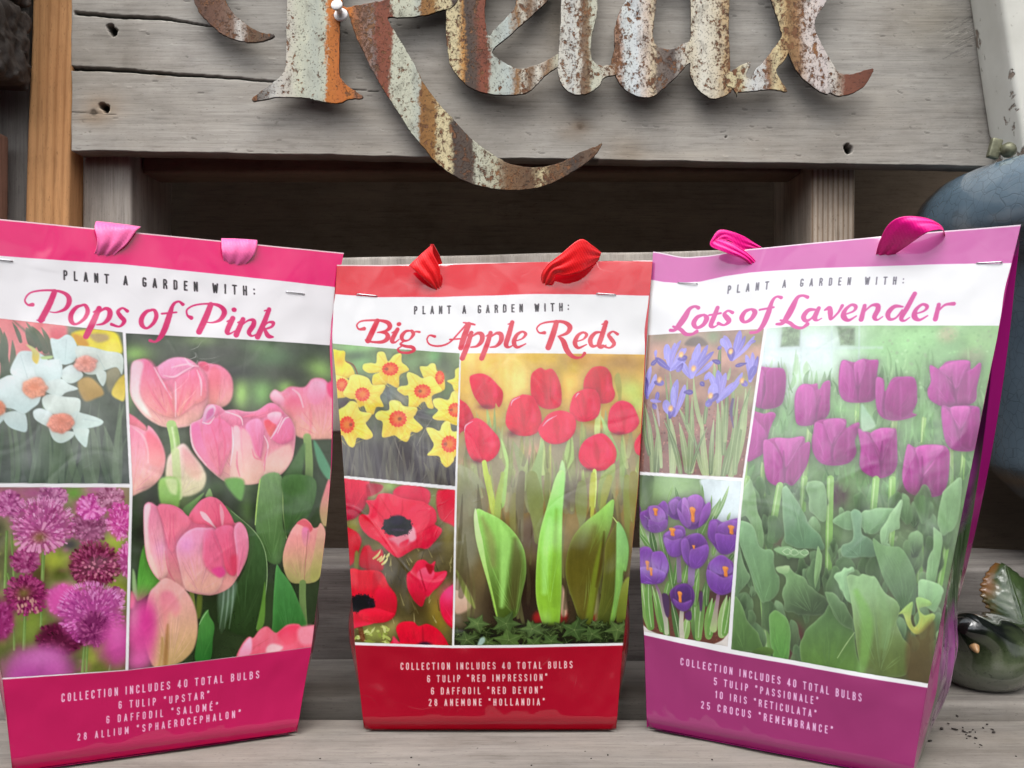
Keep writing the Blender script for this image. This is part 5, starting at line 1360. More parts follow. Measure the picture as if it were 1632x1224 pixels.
    tul([(1220, 560), (1240, 480), (1290, 430), (1345, 420), (1410, 450), (1450, 520), (1468, 590), (1430, 650), (1370, 680), (1290, 685), (1225, 650)], 'de3650', 'dc354e', dk=(1300, 680, 50, 16))
    tul([(1430, 760), (1460, 700), (1500, 670), (1540, 690), (1540, 860), (1480, 855), (1440, 830)], 'd42d44', 'd3243e')
    tul([(85, 660), (120, 600), (175, 570), (240, 600), (300, 660), (350, 720), (365, 790), (340, 860), (280, 910), (200, 918), (140, 890), (100, 800)], 'd8304a', 'd12a40', hl=[(85, 680), (95, 630), (150, 595)], dk=(190, 910, 50, 20))
    tul([(985, 840), (1010, 770), (1060, 720), (1150, 682), (1210, 700), (1265, 770), (1285, 840), (1265, 920), (1200, 970), (1100, 980), (1030, 950), (990, 900)], 'dc3450', 'd93048', dk=(1080, 970, 60, 16))
    A.L([(1160, 690), (1250, 780), (1270, 860), (1215, 960)], [6, 26, 26, 8], 'c5182e', .6, 3)
    A.L([(240, 920), (260, 1040), (310, 1260)], [36, 42, 46], 'bccb6a', 1, 1.3, c2='a9b950'); A.L([(1110, 980), (1110, 1100), (1095, 1260)], [30, 36, 44], 'c4d86e', 1, 1.3, c2='aec357'); A.L([(1120, 980), (1122, 1100), (1110, 1260)], 10, 'e0eca4', .6, 1.5)
    A.S([(370, 730), (400, 790), (430, 900), (425, 1020), (400, 1260), (340, 1260), (370, 1050), (410, 950), (390, 850)], 'b3cd8c', '9dbd6a', soft=1.3)
    A.S([(20, 960), (100, 960), (180, 1020), (250, 1120), (180, 1130), (60, 1260), (20, 1260)], 'a3a585', '8f9575', soft=2.2, a=.8); A.S([(700, 740), (700, 880), (690, 1050), (700, 1260), (590, 1260), (600, 1060), (640, 900)], 'a9bd8c', '8f9f6c', soft=1.6)
    A.S([(850, 900), (880, 1000), (860, 1260), (770, 1260), (810, 1080)], 'c3e6a8', 'a2d585', soft=1.6); A.S([(1020, 970), (1030, 1060), (1010, 1160), (1040, 1260), (970, 1260), (1000, 1100)], 'adc07e', '97a968', soft=1.6); A.S([(1265, 920), (1270, 1020), (1230, 1110), (1180, 1260), (1140, 1260), (1150, 1050)], 'a7b678', '8c9a5c', soft=1.6)
    A.view(720, 770, 4.619)
    A.B(560, 900, 330, 330, '33261f', .9, 3); A.B(1150, 900, 300, 250, '3a2c20', .85, 3); A.B(140, 300, 130, 300, '8d8a74', .85, 3); A.B(110, 480, 90, 200, '8a8a78', .6, 2); A.B(600, 380, 120, 160, '6d5f58', .8, 2); A.B(900, 80, 120, 120, '6d6158', .7, 2)
    for p in ((280, -40, 320, 260, 44, 'b6c45e'), (380, -60, 340, 300, 50, 'a4b765'), (450, 420, 470, 100, 60, '918e5c'), (640, 420, 590, -40, 110, '8e9661'), (960, 340, 955, 20, 90, '8d9460'), (1030, 300, 1040, -60, 44, 'b9bd58'), (1290, 420, 1290, -40, 60, '8c9350'), (1370, 400, 1340, -60, 80, '8f8a4c'), (1100, 200, 1160, -40, 60, 'a7aa62'), (510, 420, 520, -60, 60, '807a62'), (710, 250, 705, -60, 40, '8b8f5f')):
        A.blade(p[2], p[3], p[0], p[1], p[4], p[5], None, rs.uniform(-.03, .03), .85, 1.8)
        A.L([(p[0], p[1]), (p[2], p[3])], p[4] * .6, p[5], .7, 2, sm=False)
    A.S([(40, 700), (120, 780), (150, 900), (60, 960), (20, 920)], 'e0cdbb', 'c3a58e', soft=3)
    A.S([(40, 640), (80, 700), (160, 860), (170, 920), (100, 830), (50, 700)], '9fae62', soft=2)
    for x, y in ((640, 1000), (800, 980), (1050, 1000), (610, 1110)):
        A.B(x, y, 50, 60, 'b02a22', .9, 2)
    A.S([(800, 760), (830, 800), (845, 960), (800, 960)], 'd8b49a', soft=3); A.S([(1060, 800), (1075, 800), (1070, 940), (1035, 950)], 'd5b096', soft=3)

    for i in range(40):
        x = rs.uniform(40, 1330); y = rs.uniform(250, 900)
        A.blade(x, y + 200, x + rs.uniform(-40, 40), y - rs.uniform(60, 260), rs.uniform(14, 60), ['7d7f50', '5f5a40', '8e9660', '4c4232', '9aa468'][i % 5], ['6a6644', '453a2c'][i % 2], rs.uniform(-.06, .06), .45, 2.0)

    def leaf(pts, c, c2, g, ribs=(), edge='c9e79c'):
        A.S(pts, c, c2, g=g, soft=1.1, n=.05, cell=(40, 6), edge=edge, ew=1.8)
        for r in ribs:
            A.L(r[0], r[1], r[2], r[3], r[4])
    leaf([(190, 200), (260, 220), (350, 265), (430, 330), (500, 420), (540, 520), (548, 660), (520, 800), (470, 980), (340, 980), (290, 820), (250, 650), (210, 480), (180, 320)], 'a3d376', '55682f', (300, 240, 470, 980), [([(360, 300), (400, 420), (390, 600), (370, 900)], [20, 70, 60, 30], 'b2e485', .7, 6), ([(470, 420), (480, 600), (450, 900)], [30, 80, 60], '5b4c34', .55, 8), ([(230, 260), (290, 420), (310, 600)], [20, 60, 40], '8f8a5c', .55, 8)])
    A.S([(185, 195), (170, 260), (185, 420), (230, 600), (290, 800), (330, 980), (340, 975), (300, 780), (260, 600), (235, 440), (210, 330)], 'cfeeb0', '9dc25e', soft=1.1)
    leaf([(775, -60), (830, -60), (815, 200), (808, 480), (805, 800), (780, 1085), (690, 1075), (640, 950), (617, 800), (625, 560), (650, 360), (700, 180)], 'aef08c', '8db642', (740, 0, 720, 900), [([(720, 260), (690, 480), (680, 800)], [20, 50, 40], 'bff59c', .5, 6), ([(770, 200), (760, 500), (750, 900)], [20, 40, 30], '7a9c38', .45, 5)])
    leaf([(1185, 120), (1190, 200), (1170, 320), (1120, 480), (1110, 640), (1070, 820), (1020, 1070), (960, 1060), (900, 900), (840, 700), (845, 540), (890, 400), (980, 290), (1080, 210)], '9fce70', '66602c', (1130, 150, 1000, 560), [([(1050, 330), (1020, 520), (980, 700)], [40, 120, 80], '6b6630', .5, 9), ([(1100, 440), (1060, 640), (1000, 1050)], [12, 40, 50], '7f8e35', .8, 4), ([(1120, 360), (1100, 560), (1060, 760)], [10, 24, 10], '4d3c1e', .6, 4)], edge='9dbd62')
    leaf([(1215, 285), (1255, 320), (1290, 400), (1305, 500), (1285, 640), (1262, 660), (1250, 800), (1210, 960), (1180, 1040), (1070, 1080), (1100, 800), (1120, 600), (1130, 460), (1180, 350)], '6e6c34', '59602c', (1150, 350, 1100, 1000), [], edge='8c9a4c')
    A.S([(1215, 288), (1255, 320), (1290, 400), (1304, 500), (1285, 640), (1262, 655), (1250, 800), (1210, 980), (1160, 1040), (1200, 800), (1210, 560), (1210, 420)], '90c07c', '7fa550', soft=1.6, n=.05)
    A.S([(1310, 690), (1330, 800), (1280, 1000), (1210, 1010), (1250, 760)], '8a9345', '6f7a34', soft=2)
    A.L([(1185, 250), (1215, 290)], [5, 8], 'c6df8e', .9)
    A.B(640, 1130, 780, 100, '2f2c1c', .95, 4)

    def ivy(cx, cy, r, rot, c):
        pts = []
        for k in range(10):
            t = rot + k * math.pi / 5
            rr = r * (1.0 if k % 2 == 0 else .5) * (1.15 if k == 0 else 1)
            pts.append((cx + rr * math.cos(t), cy + rr * .72 * math.sin(t)))
        A.S(pts, c, soft=1.3, sm=False, n=.16, cell=(8, 8), edge='333d24', ew=1.4)
        for k in range(0, 10, 2):
            A.L([(cx, cy), (cx + (pts[k][0] - cx) * .85, cy + (pts[k][1] - cy) * .85)], [4, 2], '8a9868', .5, 1.0)
    for i in range(70):
        x = rs.uniform(20, 1330); y = rs.uniform(1030, 1230); ivy(x, y, rs.uniform(40, 80), rs.uniform(0, 6.28), ['4b5a34', '39452a', '55683c', '42512f', '2e3822'][i % 5])
    for x, y, r, t, c in ((190, 1030, 100, 2.6, '5f7447'), (400, 1030, 120, -1.2, '556b3f'), (590, 1070, 100, .6, '5d7246'), (420, 1150, 130, .8, '5a7040'), (110, 1150, 100, 2, '4e5f3a'), (730, 1160, 90, .3, '50663c'), (900, 1080, 120, -1.3, '4a5f38'), (1030, 1110, 90, .6, '4c6038'), (1220, 1080, 110, 1.7, '56693f'), (600, 1180, 90, 2.8, '52683c')):
        ivy(x, y, r, t, c)
    A.S([(190, 1190), (210, 1140), (240, 1130), (245, 1160), (210, 1200)], 'a5bcb0', soft=1.8)
    A.finish([[(490, 544), (535, 548.7), (636, 558.5), (734, 566), (727, 776.5), (549, 758), (500, 753)], [(490, 756), (549, 762.5), (727, 782.5), (721, 1028), (566, 1023.5), (500, 1021)], [(736.5, 566), (1028, 565), (1070, 565), (1050, 1025), (993, 1024.5), (850, 1026.5), (724.5, 1027.5), (730, 800)]])
    # ---- writing
    A.clip = None
    v = lambda p: [(520 + x / 3.022, 370 + y / 3.022) for x, y in p]
    A.view(0, 0, 1)
    A.caps('PLANT A GARDEN WITH:', v([(427, 402), (690, 398), (950, 390), (1170, 384)]), 13.4, '2b2226')
    c2 = 'eccac6'
    A.caps('COLLECTION INCLUDES 40 TOTAL BULBS', [(638.7, 1067.2), (912, 1064.8)], 11.6, c2, bold=.14)
    A.caps('6 TULIP “RED IMPRESSION”', [(681, 1087), (871.6, 1084.5)], 11.6, c2, bold=.14)
    A.caps('6 DAFFODIL “RED DEVON”', [(687, 1106.5), (864, 1104.8)], 11.6, c2, bold=.14)
    A.caps('28 ANEMONE “HOLLANDIA”', [(683, 1125), (867.5, 1123.8)], 11.6, c2, bold=.14)
    A.view(520, 370, 3.022)
    c = 'c8243a'
    Q = lambda p, w: A.L(p, [x * .88 for x in w], c, 1, .8)
    Q([(185, 468), (160, 470), (150, 450), (170, 432), (215, 427), (262, 428), (300, 440), (310, 462), (290, 480), (250, 487)], [22, 11, 9, 10, 12, 15, 24, 26, 16, 7])
    Q([(248, 430), (226, 480), (205, 526)], [28, 32, 32]); Q([(255, 486), (292, 492), (300, 515), (275, 533), (225, 533), (192, 523)], [7, 20, 28, 20, 12, 9])
    Q([(347, 474), (322, 525), (335, 537), (356, 522)], [24, 26, 12, 6]); Q([(320, 490), (347, 474)], [7, 9]); Q([(353, 448), (355, 448)], [24, 24])
    Q([(418, 482), (388, 484), (368, 508), (376, 528), (403, 526), (424, 500), (418, 484), (410, 480)], [8, 16, 24, 16, 10, 20, 18, 8]); Q([(420, 490), (436, 486), (454, 488)], [7, 10, 14])
    Q([(382, 530), (362, 545), (385, 556), (418, 561), (428, 575), (402, 588), (362, 584), (350, 570), (368, 556)], [8, 12, 16, 20, 18, 14, 13, 11, 8])
    Q([(527, 510), (502, 505), (490, 525), (505, 549), (550, 556), (597, 540), (640, 495), (682, 446)], [16, 10, 9, 10, 12, 10, 10, 12]); Q([(664, 442), (695, 447), (718, 452)], [8, 14, 11]); Q([(690, 450), (668, 510), (652, 566)], [28, 32, 28]); Q([(600, 525), (664, 520)], [10, 10])
    for dx in (0, 92):
        Q([(702 + dx, 492), (685 + dx, 550), (660 + dx, 616)], [24, 28, 28]); Q([(680 + dx, 508), (702 + dx, 492)], [7, 9]); Q([(700 + dx, 515), (730 + dx, 494), (752 + dx, 500), (752 + dx, 530), (730 + dx, 556), (700 + dx, 562)], [7, 16, 26, 26, 16, 8])
    Q([(898, 440), (882, 500), (868, 548), (882, 562), (908, 547)], [24, 28, 26, 12, 6]); Q([(878, 450), (898, 440)], [7, 8])
    for dx, dy in ((0, 0), (292, -6)):
        Q([(912 + dx, 532), (945 + dx, 520), (962 + dx, 498), (946 + dx, 486), (920 + dx, 502), (906 + dx, 538), (922 + dx, 562), (962 + dx, 545)], [7, 10, 18, 13, 20, 26, 16, 7])
    Q([(1052, 490), (1027, 490), (1016, 468), (1040, 445), (1095, 435), (1145, 437), (1174, 460), (1160, 490), (1118, 507)], [20, 10, 9, 10, 13, 20, 28, 20, 7])
    Q([(1110, 438), (1092, 500), (1070, 562)], [28, 32, 32]); Q([(1118, 507), (1142, 530), (1160, 575), (1190, 606), (1226, 608), (1244, 588)], [8, 28, 30, 20, 12, 18])
    Q([(1330, 484), (1296, 488), (1272, 520), (1280, 552), (1308, 545), (1328, 505)], [8, 18, 26, 20, 10, 10]); Q([(1348, 435), (1328, 500), (1314, 546), (1326, 560), (1348, 546)], [24, 28, 26, 12, 6]); Q([(1328, 446), (1348, 435)], [7, 8])
    Q([(1402, 492), (1380, 480), (1360, 496), (1372, 516), (1386, 540), (1364, 560), (1332, 550)], [18, 11, 18, 24, 22, 11, 16])
    return A
QUAD3 = [(1041, 400), (1627, 358), (1453, 1243), (1031, 1160)]


def paint_lavender():
    A = Art(QUAD3, seed=37)
    rs = A.rs
    W_ = 'f2eef4'
    A.fill([(980, 360), (1700, 300), (1560, 1330), (980, 1230)], '98346f')  # bottom purple painted darker than the top band, for dimmer light low down
    A.fill([(960, 330), (1700, 280), (1700, 480), (960, 480)], 'c0559f')
    v5 = lambda p: [(1000 + x / 2.582, 340 + y / 2.582) for x, y in p]
    A.fill([(960, 438)] + v5([(105, 275), (150, 284), (200, 288), (300, 284), (400, 262), (500, 248), (600, 240), (800, 228), (1000, 222), (1250, 212), (1600, 203)]) + [(1680, 414), (1680, 560), (960, 560)], W_)
    A.fill([(970, 540), (1033, 534), (1219, 526), (1271, 522), (1387, 521), (1593, 519), (1660, 517), (1560, 1100), (1476, 1096), (1150, 1038.5), (1025, 1012), (980, 1004)], W_)
    # ---- dwarf iris
    A.pic([(970, 537), (1033, 534.4), (1218.5, 526), (1186.5, 763), (1020, 752), (980, 749)], 'a98e80', '7d574c', .10, 22)
    A.view(1015, 520, 4.895)
    for x, y, rx, ry, c, a in ((420, 100, 160, 50, 'b1a08f', .9), (200, 90, 90, 40, '8e8a6a', .8), (600, 90, 60, 60, '8da07a', .8), (930, 110, 90, 60, '8b8a60', .8), (160, 210, 90, 90, 'c49a86', .9), (470, 190, 90, 60, 'cfa08c', .8), (700, 260, 130, 80, 'd0a696', .8), (930, 220, 60, 60, 'c9a08c', .8), (400, 380, 120, 60, 'a08f72', .8), (200, 490, 90, 50, 'c59f89', .8), (480, 540, 90, 50, 'c6a08a', .7), (830, 440, 50, 50, '9fb070', .8), (800, 520, 60, 60, '93a26c', .7), (900, 560, 60, 90, 'a5b383', .7)):
        A.B(x, y, rx, ry, c, a)
    A.S([(380, 150), (420, 100), (500, 90), (560, 150), (480, 165)], '6a6058', soft=3, a=.8)
    for i in range(420):
        x = rs.uniform(20, 900); y = rs.uniform(640, 1200)
        A.L([(x, y)] * 2, rs.uniform(5, 16), ['8c5444', '6d4036', 'b17d69', '9c6654', '5a352e', 'c79a86'][i % 6], .6, 1.2, sm=False)
    gs = ['8b9c6e', '768a5c', '9aa97a', '687a54', 'a8b688']
    for p in ((125, 1140, 60, 600, 40), (160, 1140, 170, 800, 60), (200, 1100, 120, 640, 30), (280, 1150, 230, 640, 44), (290, 1150, 260, 700, 50), (350, 1150, 220, 740, 40), (250, 700, 225, 380, 18), (262, 620, 262, 360, 22), (400, 1130, 340, 760, 52), (420, 1150, 440, 560, 50), (450, 900, 330, 630, 34), (400, 760, 400, 420, 30), (540, 1170, 460, 860, 40), (560, 1170, 520, 700, 50), (520, 800, 450, 400, 34), (540, 760, 560, 560, 30), (610, 1170, 650, 900, 60), (590, 1150, 610, 740, 40), (650, 1160, 640, 600, 56), (690, 1000, 670, 560, 44), (700, 900, 720, 480, 40), (760, 700, 760, 440, 30), (690, 1170, 840, 740, 54), (750, 1170, 860, 500, 60), (780, 1150, 900, 480, 50), (720, 1150, 800, 560, 40), (655, 360, 665, 140, 30), (720, 420, 740, 330, 26), (610, 430, 610, 300, 30), (440, 1140, 490, 960, 30), (100, 1000, 60, 640, 34), (830, 800, 880, 560, 40), (430, 1130, 560, 800, 24)):
        A.blade(*p, gs[rs.randint(5)], gs[rs.randint(5)], rs.uniform(-.05, .05), .95, 1.0, rib='b9c49c')
    A.L([(760, 580), (745, 680), (765, 800)], [20, 24, 6], '66547c', .9, 1.5); A.L([(155, 600), (170, 700), (180, 780)], [14, 20, 8], 'b9a8b0', .8, 1.5)
    V = ['8e86cc', '7268b4', 'a29cdc', '5c4d98', '9a8fd0']

    def petal(x0, y0, x1, y1, w, c, c2=None, b=0.0):
        dx, dy = x1 - x0, y1 - y0
        pts = [(x0 + dx * t - dy * b * 4 * t * (1 - t), y0 + dy * t + dx * b * 4 * t * (1 - t)) for t in (0, .3, .6, .85, 1)]
        A.L(pts, [w * .4, w * .75, w, w * .8, w * .3], c, .97, 1.0, c2=c2)
        A.L(pts[1:4], [w * .1] * 3, 'c0b8ea', .4, 1.0)
    for x0, y0, x1, y1, w, k in ((265, 340, 240, 150, 52, 2), (265, 340, 300, 140, 44, 0), (265, 340, 345, 120, 34, 4), (265, 345, 150, 250, 44, 1), (160, 260, 118, 300, 36, 3), (150, 240, 152, 190, 24, 0), (270, 345, 360, 180, 44, 2), (280, 340, 380, 260, 50, 0), (330, 260, 390, 250, 44, 1), (350, 240, 385, 180, 34, 2), (225, 250, 235, 150, 50, 2),
                                 (430, 400, 490, 150, 62, 2), (430, 405, 555, 160, 46, 0), (430, 405, 600, 210, 44, 4), (425, 405, 360, 290, 50, 0), (360, 300, 320, 350, 44, 3), (440, 400, 440, 270, 70, 2), (470, 390, 600, 280, 40, 0), (600, 275, 655, 295, 36, 3), (445, 300, 460, 200, 40, 2),
                                 (755, 270, 690, 90, 62, 2), (755, 270, 810, 50, 56, 0), (760, 270, 850, 90, 34, 4), (765, 270, 920, 90, 34, 2), (745, 270, 740, 190, 60, 1), (700, 170, 670, 110, 44, 2), (640, 185, 660, 170, 30, 3), (880, 150, 930, 125, 24, 4),
                                 (890, 440, 860, 240, 44, 0), (895, 440, 910, 220, 40, 2), (900, 440, 950, 250, 36, 4), (860, 300, 780, 320, 32, 3), (890, 420, 930, 330, 60, 1),
                                 (80, 560, 110, 320, 44, 0), (85, 560, 60, 400, 50, 1), (100, 520, 150, 380, 40, 2), (140, 440, 210, 450, 44, 3), (90, 540, 130, 440, 40, 0),
                                 (300, 700, 320, 430, 60, 0), (310, 690, 380, 470, 50, 4), (295, 640, 290, 480, 40, 2), (270, 690, 230, 590, 64, 2), (265, 715, 290, 650, 56, 3), (380, 520, 440, 525, 40, 3), (150, 590, 165, 520, 36, 1), (190, 590, 110, 580, 28, 4), (130, 610, 150, 640, 34, 3),
                                 (640, 600, 570, 370, 50, 0), (650, 590, 640, 360, 60, 0), (660, 580, 700, 380, 50, 4), (670, 580, 830, 380, 44, 0), (650, 580, 780, 450, 40, 2), (590, 600, 560, 620, 50, 3), (600, 580, 610, 470, 80, 2), (560, 600, 640, 540, 50, 1), (530, 470, 510, 450, 36, 3), (820, 440, 865, 470, 44, 3), (540, 420, 570, 380, 44, 0)):
        petal(x0, y0, x1, y1, w, V[k], V[(k + rs.randint(2) * 2) % 5], rs.uniform(-.08, .08))
    for x, y in ((448, 335), (740, 205), (270, 645), (585, 550), (350, 225), (180, 420), (830, 435)):
        A.B(x, y, 20, 24, 'e7b070', .95, 2); A.B(x, y + 8, 9, 12, 'f1d9a0', .8)
    # ---- crocus in a bowl
    A.pic([(980, 751), (1020, 757), (1185, 769), (1161, 1029.5), (1026, 1006), (990, 1000)], '87a374', '6f6a4e', .06, 30)
    A.view(1010, 750, 4.221)
    A.S([(20, 20), (140, 30), (130, 190), (100, 260), (20, 240)], '566a48', '6b7f56', soft=3); A.B(260, 110, 130, 90, '9cba84', .9, 2)
    A.S([(480, 55), (760, 60), (730, 360), (560, 360), (490, 200), (470, 120)], 'd5e0e2', 'cbd7d8', soft=3)
    A.B(100, 480, 80, 60, 'c3cfc0', .6); A.B(600, 560, 120, 60, 'b9c6b4', .6)
    A.S([(40, 860), (700, 820), (700, 1080), (560, 1165), (360, 1140), (180, 1100), (60, 1040)], '513a2a', '6d3f30', soft=2)
    for i in range(160):
        x = rs.uniform(70, 640); y = rs.uniform(980, 1150); A.L([(x, y)] * 2, rs.uniform(4, 11), ['5e3226', '7d4736', '42261d', '8c5a47'][i % 4], .6, 1, sm=False)
    A.S([(50, 1030), (100, 1070), (200, 1110), (340, 1145), (500, 1170), (600, 1140), (650, 1090), (660, 1230), (50, 1110)], 'ddd8d2', 'cfc8c2', soft=1.3)
    gs = ['6f9a4e', '5b8442', '86ab62', '9cba7c', '4c7039']
    for p in ((110, 1050, 60, 720, 62), (120, 1050, 110, 680, 54), (190, 1070, 130, 780, 44), (225, 1100, 160, 800, 60), (100, 520, 25, 330, 36), (110, 510, 40, 420, 30), (150, 540, 120, 390, 44), (215, 570, 175, 350, 36), (310, 1130, 260, 880, 54), (340, 1130, 370, 980, 62), (430, 1120, 420, 860, 66), (440, 1120, 500, 740, 60), (510, 1110, 540, 860, 62), (520, 1100, 580, 840, 52), (600, 1100, 640, 840, 64), (620, 1090, 660, 850, 54), (420, 900, 450, 660, 44), (500, 900, 520, 600, 34), (270, 800, 230, 540, 36), (280, 760, 300, 590, 36), (340, 760, 370, 620, 44), (400, 760, 450, 650, 30), (440, 420, 480, 260, 36), (470, 430, 590, 210, 40), (560, 330, 655, 110, 30), (560, 300, 600, 190, 30), (650, 330, 668, 285, 18), (240, 200, 275, 100, 16), (310, 220, 285, 110, 20), (530, 300, 540, 170, 16), (480, 190, 470, 100, 16), (330, 760, 340, 900, 30), (550, 560, 570, 480, 30), (660, 600, 690, 560, 30), (240, 760, 200, 900, 40), (390, 1000, 400, 880, 40)):
        A.blade(*p, gs[rs.randint(5)], gs[rs.randint(5)], rs.uniform(-.03, .03), .95, 1.0, rib='d0dcc0')
    A.L([(155, 770), (190, 860), (215, 980), (225, 1090)], [16, 22, 30, 30], '8b6a86', 1, 1.2, c2='b9c3a4'); A.L([(330, 950), (325, 1040), (330, 1130)], [28, 32, 34], 'c3bfb0', .95, 1.2); A.L([(580, 840), (565, 940), (545, 1060)], [24, 30, 50], '9a6f92', 1, 1.2, c2='a8bc84'); A.L([(400, 660), (395, 760)], [50, 44], '9a7fae', .9, 1.5); A.L([(310, 590), (315, 740)], [30, 34], '8d6f9c', .8, 1.5)
    A.S([(195, 840), (220, 825), (245, 860), (240, 980), (215, 960)], '4f3058', soft=1.5); A.S([(450, 830), (475, 820), (470, 930), (455, 935)], '54335c', soft=1.5); A.S([(350, 960), (390, 940), (395, 1000), (360, 1000)], '5b2d6b', soft=1.5); A.S([(-10, 200), (45, 240), (50, 300), (-10, 330)], '6e3a80', soft=2)
    P1, P2, P3 = '8b53a8', '6f3a90', 'a678c4'

    def cup(outer, petals, st=None, c=P1, c2=P2):
        A.S(outer, c, c2, soft=1.1, n=.05, edge='b58fcb', ew=1.5)
        for q in petals:
            A.S(q[0], q[1], q[2], soft=1.2, n=.06, cell=(16, 4), edge=q[3] if len(q) > 3 else 'bd98d0', ew=1.4)
        for x, y, w, h in (st or ()):
            A.S([(x - w, y - h), (x, y - h * 1.2), (x + w, y - h * .8), (x + w * .6, y), (x + w * .7, y + h), (x, y + h * 1.1), (x - w * .5, y + h * .8), (x - w * .5, y)], 'e3944a', 'd9853a', soft=1.0, n=.08, cell=(3, 3))
    cup([(240, 220), (290, 180), (330, 190), (340, 260), (320, 330), (260, 320), (235, 280)], [([(245, 230), (290, 190), (320, 230), (280, 300)], '9a68b4', '8450a0')], c='8450a0')
    cup([(45, 290), (90, 265), (110, 240), (165, 235), (210, 205), (240, 240), (240, 300), (230, 390), (160, 420), (100, 405), (60, 360)], [([(50, 290), (100, 270), (120, 320), (110, 400), (70, 370)], '7d4498', '6a3488'), ([(110, 250), (165, 238), (215, 280), (220, 330), (170, 350), (120, 330)], '9c68b8', 'a87cc4'), ([(110, 330), (170, 348), (230, 330), (225, 390), (160, 415), (110, 400)], '83509e', '70388c')], [(153, 280, 18, 22)])
    cup([(300, 250), (330, 195), (380, 180), (430, 163), (475, 185), (500, 230), (530, 220), (535, 280), (500, 350), (430, 395), (370, 390), (320, 340)], [([(370, 200), (430, 165), (480, 200), (470, 300), (430, 360), (390, 340)], 'a468b8', '8d54a8'), ([(335, 200), (370, 200), (400, 320), (390, 380), (340, 340)], 'b078c4', '8f5cac'), ([(470, 280), (500, 230), (530, 220), (530, 290), (490, 350), (450, 380)], '9a5eb2', '7d4698'), ([(300, 255), (340, 300), (380, 385), (330, 350)], '9a6ab4', '7e4a9a')], [(408, 300, 20, 44)])
    cup([(515, 390), (530, 340), (575, 330), (620, 350), (700, 325), (740, 340), (720, 500), (660, 560), (600, 560), (550, 500), (515, 450)], [([(580, 380), (640, 345), (720, 345), (720, 440), (650, 440), (590, 430)], '9460b4', '8450a4'), ([(520, 390), (540, 345), (580, 350), (570, 430), (560, 490), (525, 450)], '8b54a8', '744096'), ([(565, 430), (640, 435), (720, 440), (715, 510), (650, 560), (590, 540)], '8550a6', '6d3a92')], [(672, 402, 22, 26)])
    cup([(205, 440), (250, 400), (300, 370), (345, 380), (360, 420), (350, 500), (330, 570), (260, 580), (220, 520)], [([(215, 440), (260, 400), (330, 400), (340, 450), (280, 470)], '9a6cba', '8a58ac'), ([(215, 450), (270, 470), (340, 460), (330, 560), (260, 575), (225, 520)], '8d5cae', '7a489c')], [(268, 415, 22, 24)])
    cup([(325, 480), (370, 440), (440, 422), (490, 450), (520, 520), (505, 600), (450, 655), (390, 650), (340, 590)], [([(370, 460), (440, 425), (490, 460), (480, 520), (420, 540), (375, 520)], '7c4a9e', '6d3c90'), ([(330, 480), (370, 460), (390, 540), (380, 630), (340, 580)], '8e5eae', '784a9c'), ([(390, 540), (440, 520), (510, 500), (515, 560), (460, 650), (390, 645)], '8a58ac', '744298')], [(415, 515, 11, 10)])
    cup([(20, 560), (60, 515), (110, 515), (145, 550), (200, 545), (240, 620), (240, 680), (200, 750), (130, 765), (60, 755), (20, 740)], [([(30, 580), (70, 520), (130, 540), (120, 640), (60, 680)], '8048a2', '9a74c0'), ([(130, 560), (200, 550), (238, 620), (220, 700), (140, 690)], '8450a6', 'a88aca'), ([(30, 660), (120, 650), (220, 690), (190, 750), (100, 762), (30, 740)], 'a080c6', '6c3492')], [(98, 640, 14, 28), (122, 680, 12, 24)]); A.B(110, 640, 55, 50, 'c3aede', .35)
    cup([(505, 660), (530, 610), (600, 568), (650, 590), (690, 640), (690, 780), (650, 825), (580, 830), (520, 780), (500, 720)], [([(530, 620), (600, 570), (660, 610), (680, 680), (600, 700), (530, 680)], '7c489e', '9a76c0'), ([(505, 670), (560, 690), (620, 720), (690, 700), (690, 780), (640, 825), (580, 830), (520, 780)], '8e60b2', '6f3a94')], [(632, 680, 20, 30)])
    cup([(250, 820), (290, 775), (350, 757), (400, 780), (420, 840), (405, 900), (360, 945), (310, 935), (265, 890)], [([(290, 790), (350, 765), (395, 800), (390, 870), (330, 890), (290, 850)], '5b2c7e', '4d2370'), ([(270, 860), (330, 890), (400, 870), (360, 940), (300, 920)], '7a489c', '632f84')], [(318, 850, 16, 32)], c='6a3589', c2='5b2b78')
    # ---- purple tulips
    A.pic([(1223.5, 526), (1271, 522), (1387, 521), (1593, 519), (1650, 517), (1550, 1100), (1477, 1089), (1167, 1034), (1190, 765)], '96ba88', '5f7250', .07, 36)
    A.view(1180, 510, 3.795)
    for x, y, rx, ry, c, a in ((420, 200, 360, 200, 'dde9e8', .95), (150, 200, 120, 200, 'dbe6e8', .9), (300, 420, 120, 110, 'cfdfd6', .6), (700, 250, 160, 120, 'c2dcc2', .8), (900, 180, 200, 120, 'a3cf97', .8), (1100, 120, 160, 80, 'a9d69c', .8), (1250, 260, 160, 120, 'a0c795', .7), (1480, 120, 120, 90, 'a4c690', .7), (1250, 90, 60, 50, 'b9a890', .6), (1400, 220, 80, 50, 'a39a88', .5), (1000, 480, 200, 120, '8dbb7d', .8), (500, 560, 160, 120, '8fb682', .8), (280, 620, 110, 120, '86a67c', .8), (1150, 680, 200, 140, '87ac79', .8), (1180, 420, 80, 100, '95bd88', .7), (650, 420, 80, 120, '9bc08e', .7), (1160, 640, 40, 30, '6d8a66', .8), (1160, 710, 36, 26, '6a8663', .8), (940, 720, 80, 60, '7f9f72', .8), (590, 1060, 60, 60, '62505a', .8), (1020, 1050, 80, 70, '6e5f5c', .7)):
        A.B(x, y, rx, ry, c, a, 1.5)
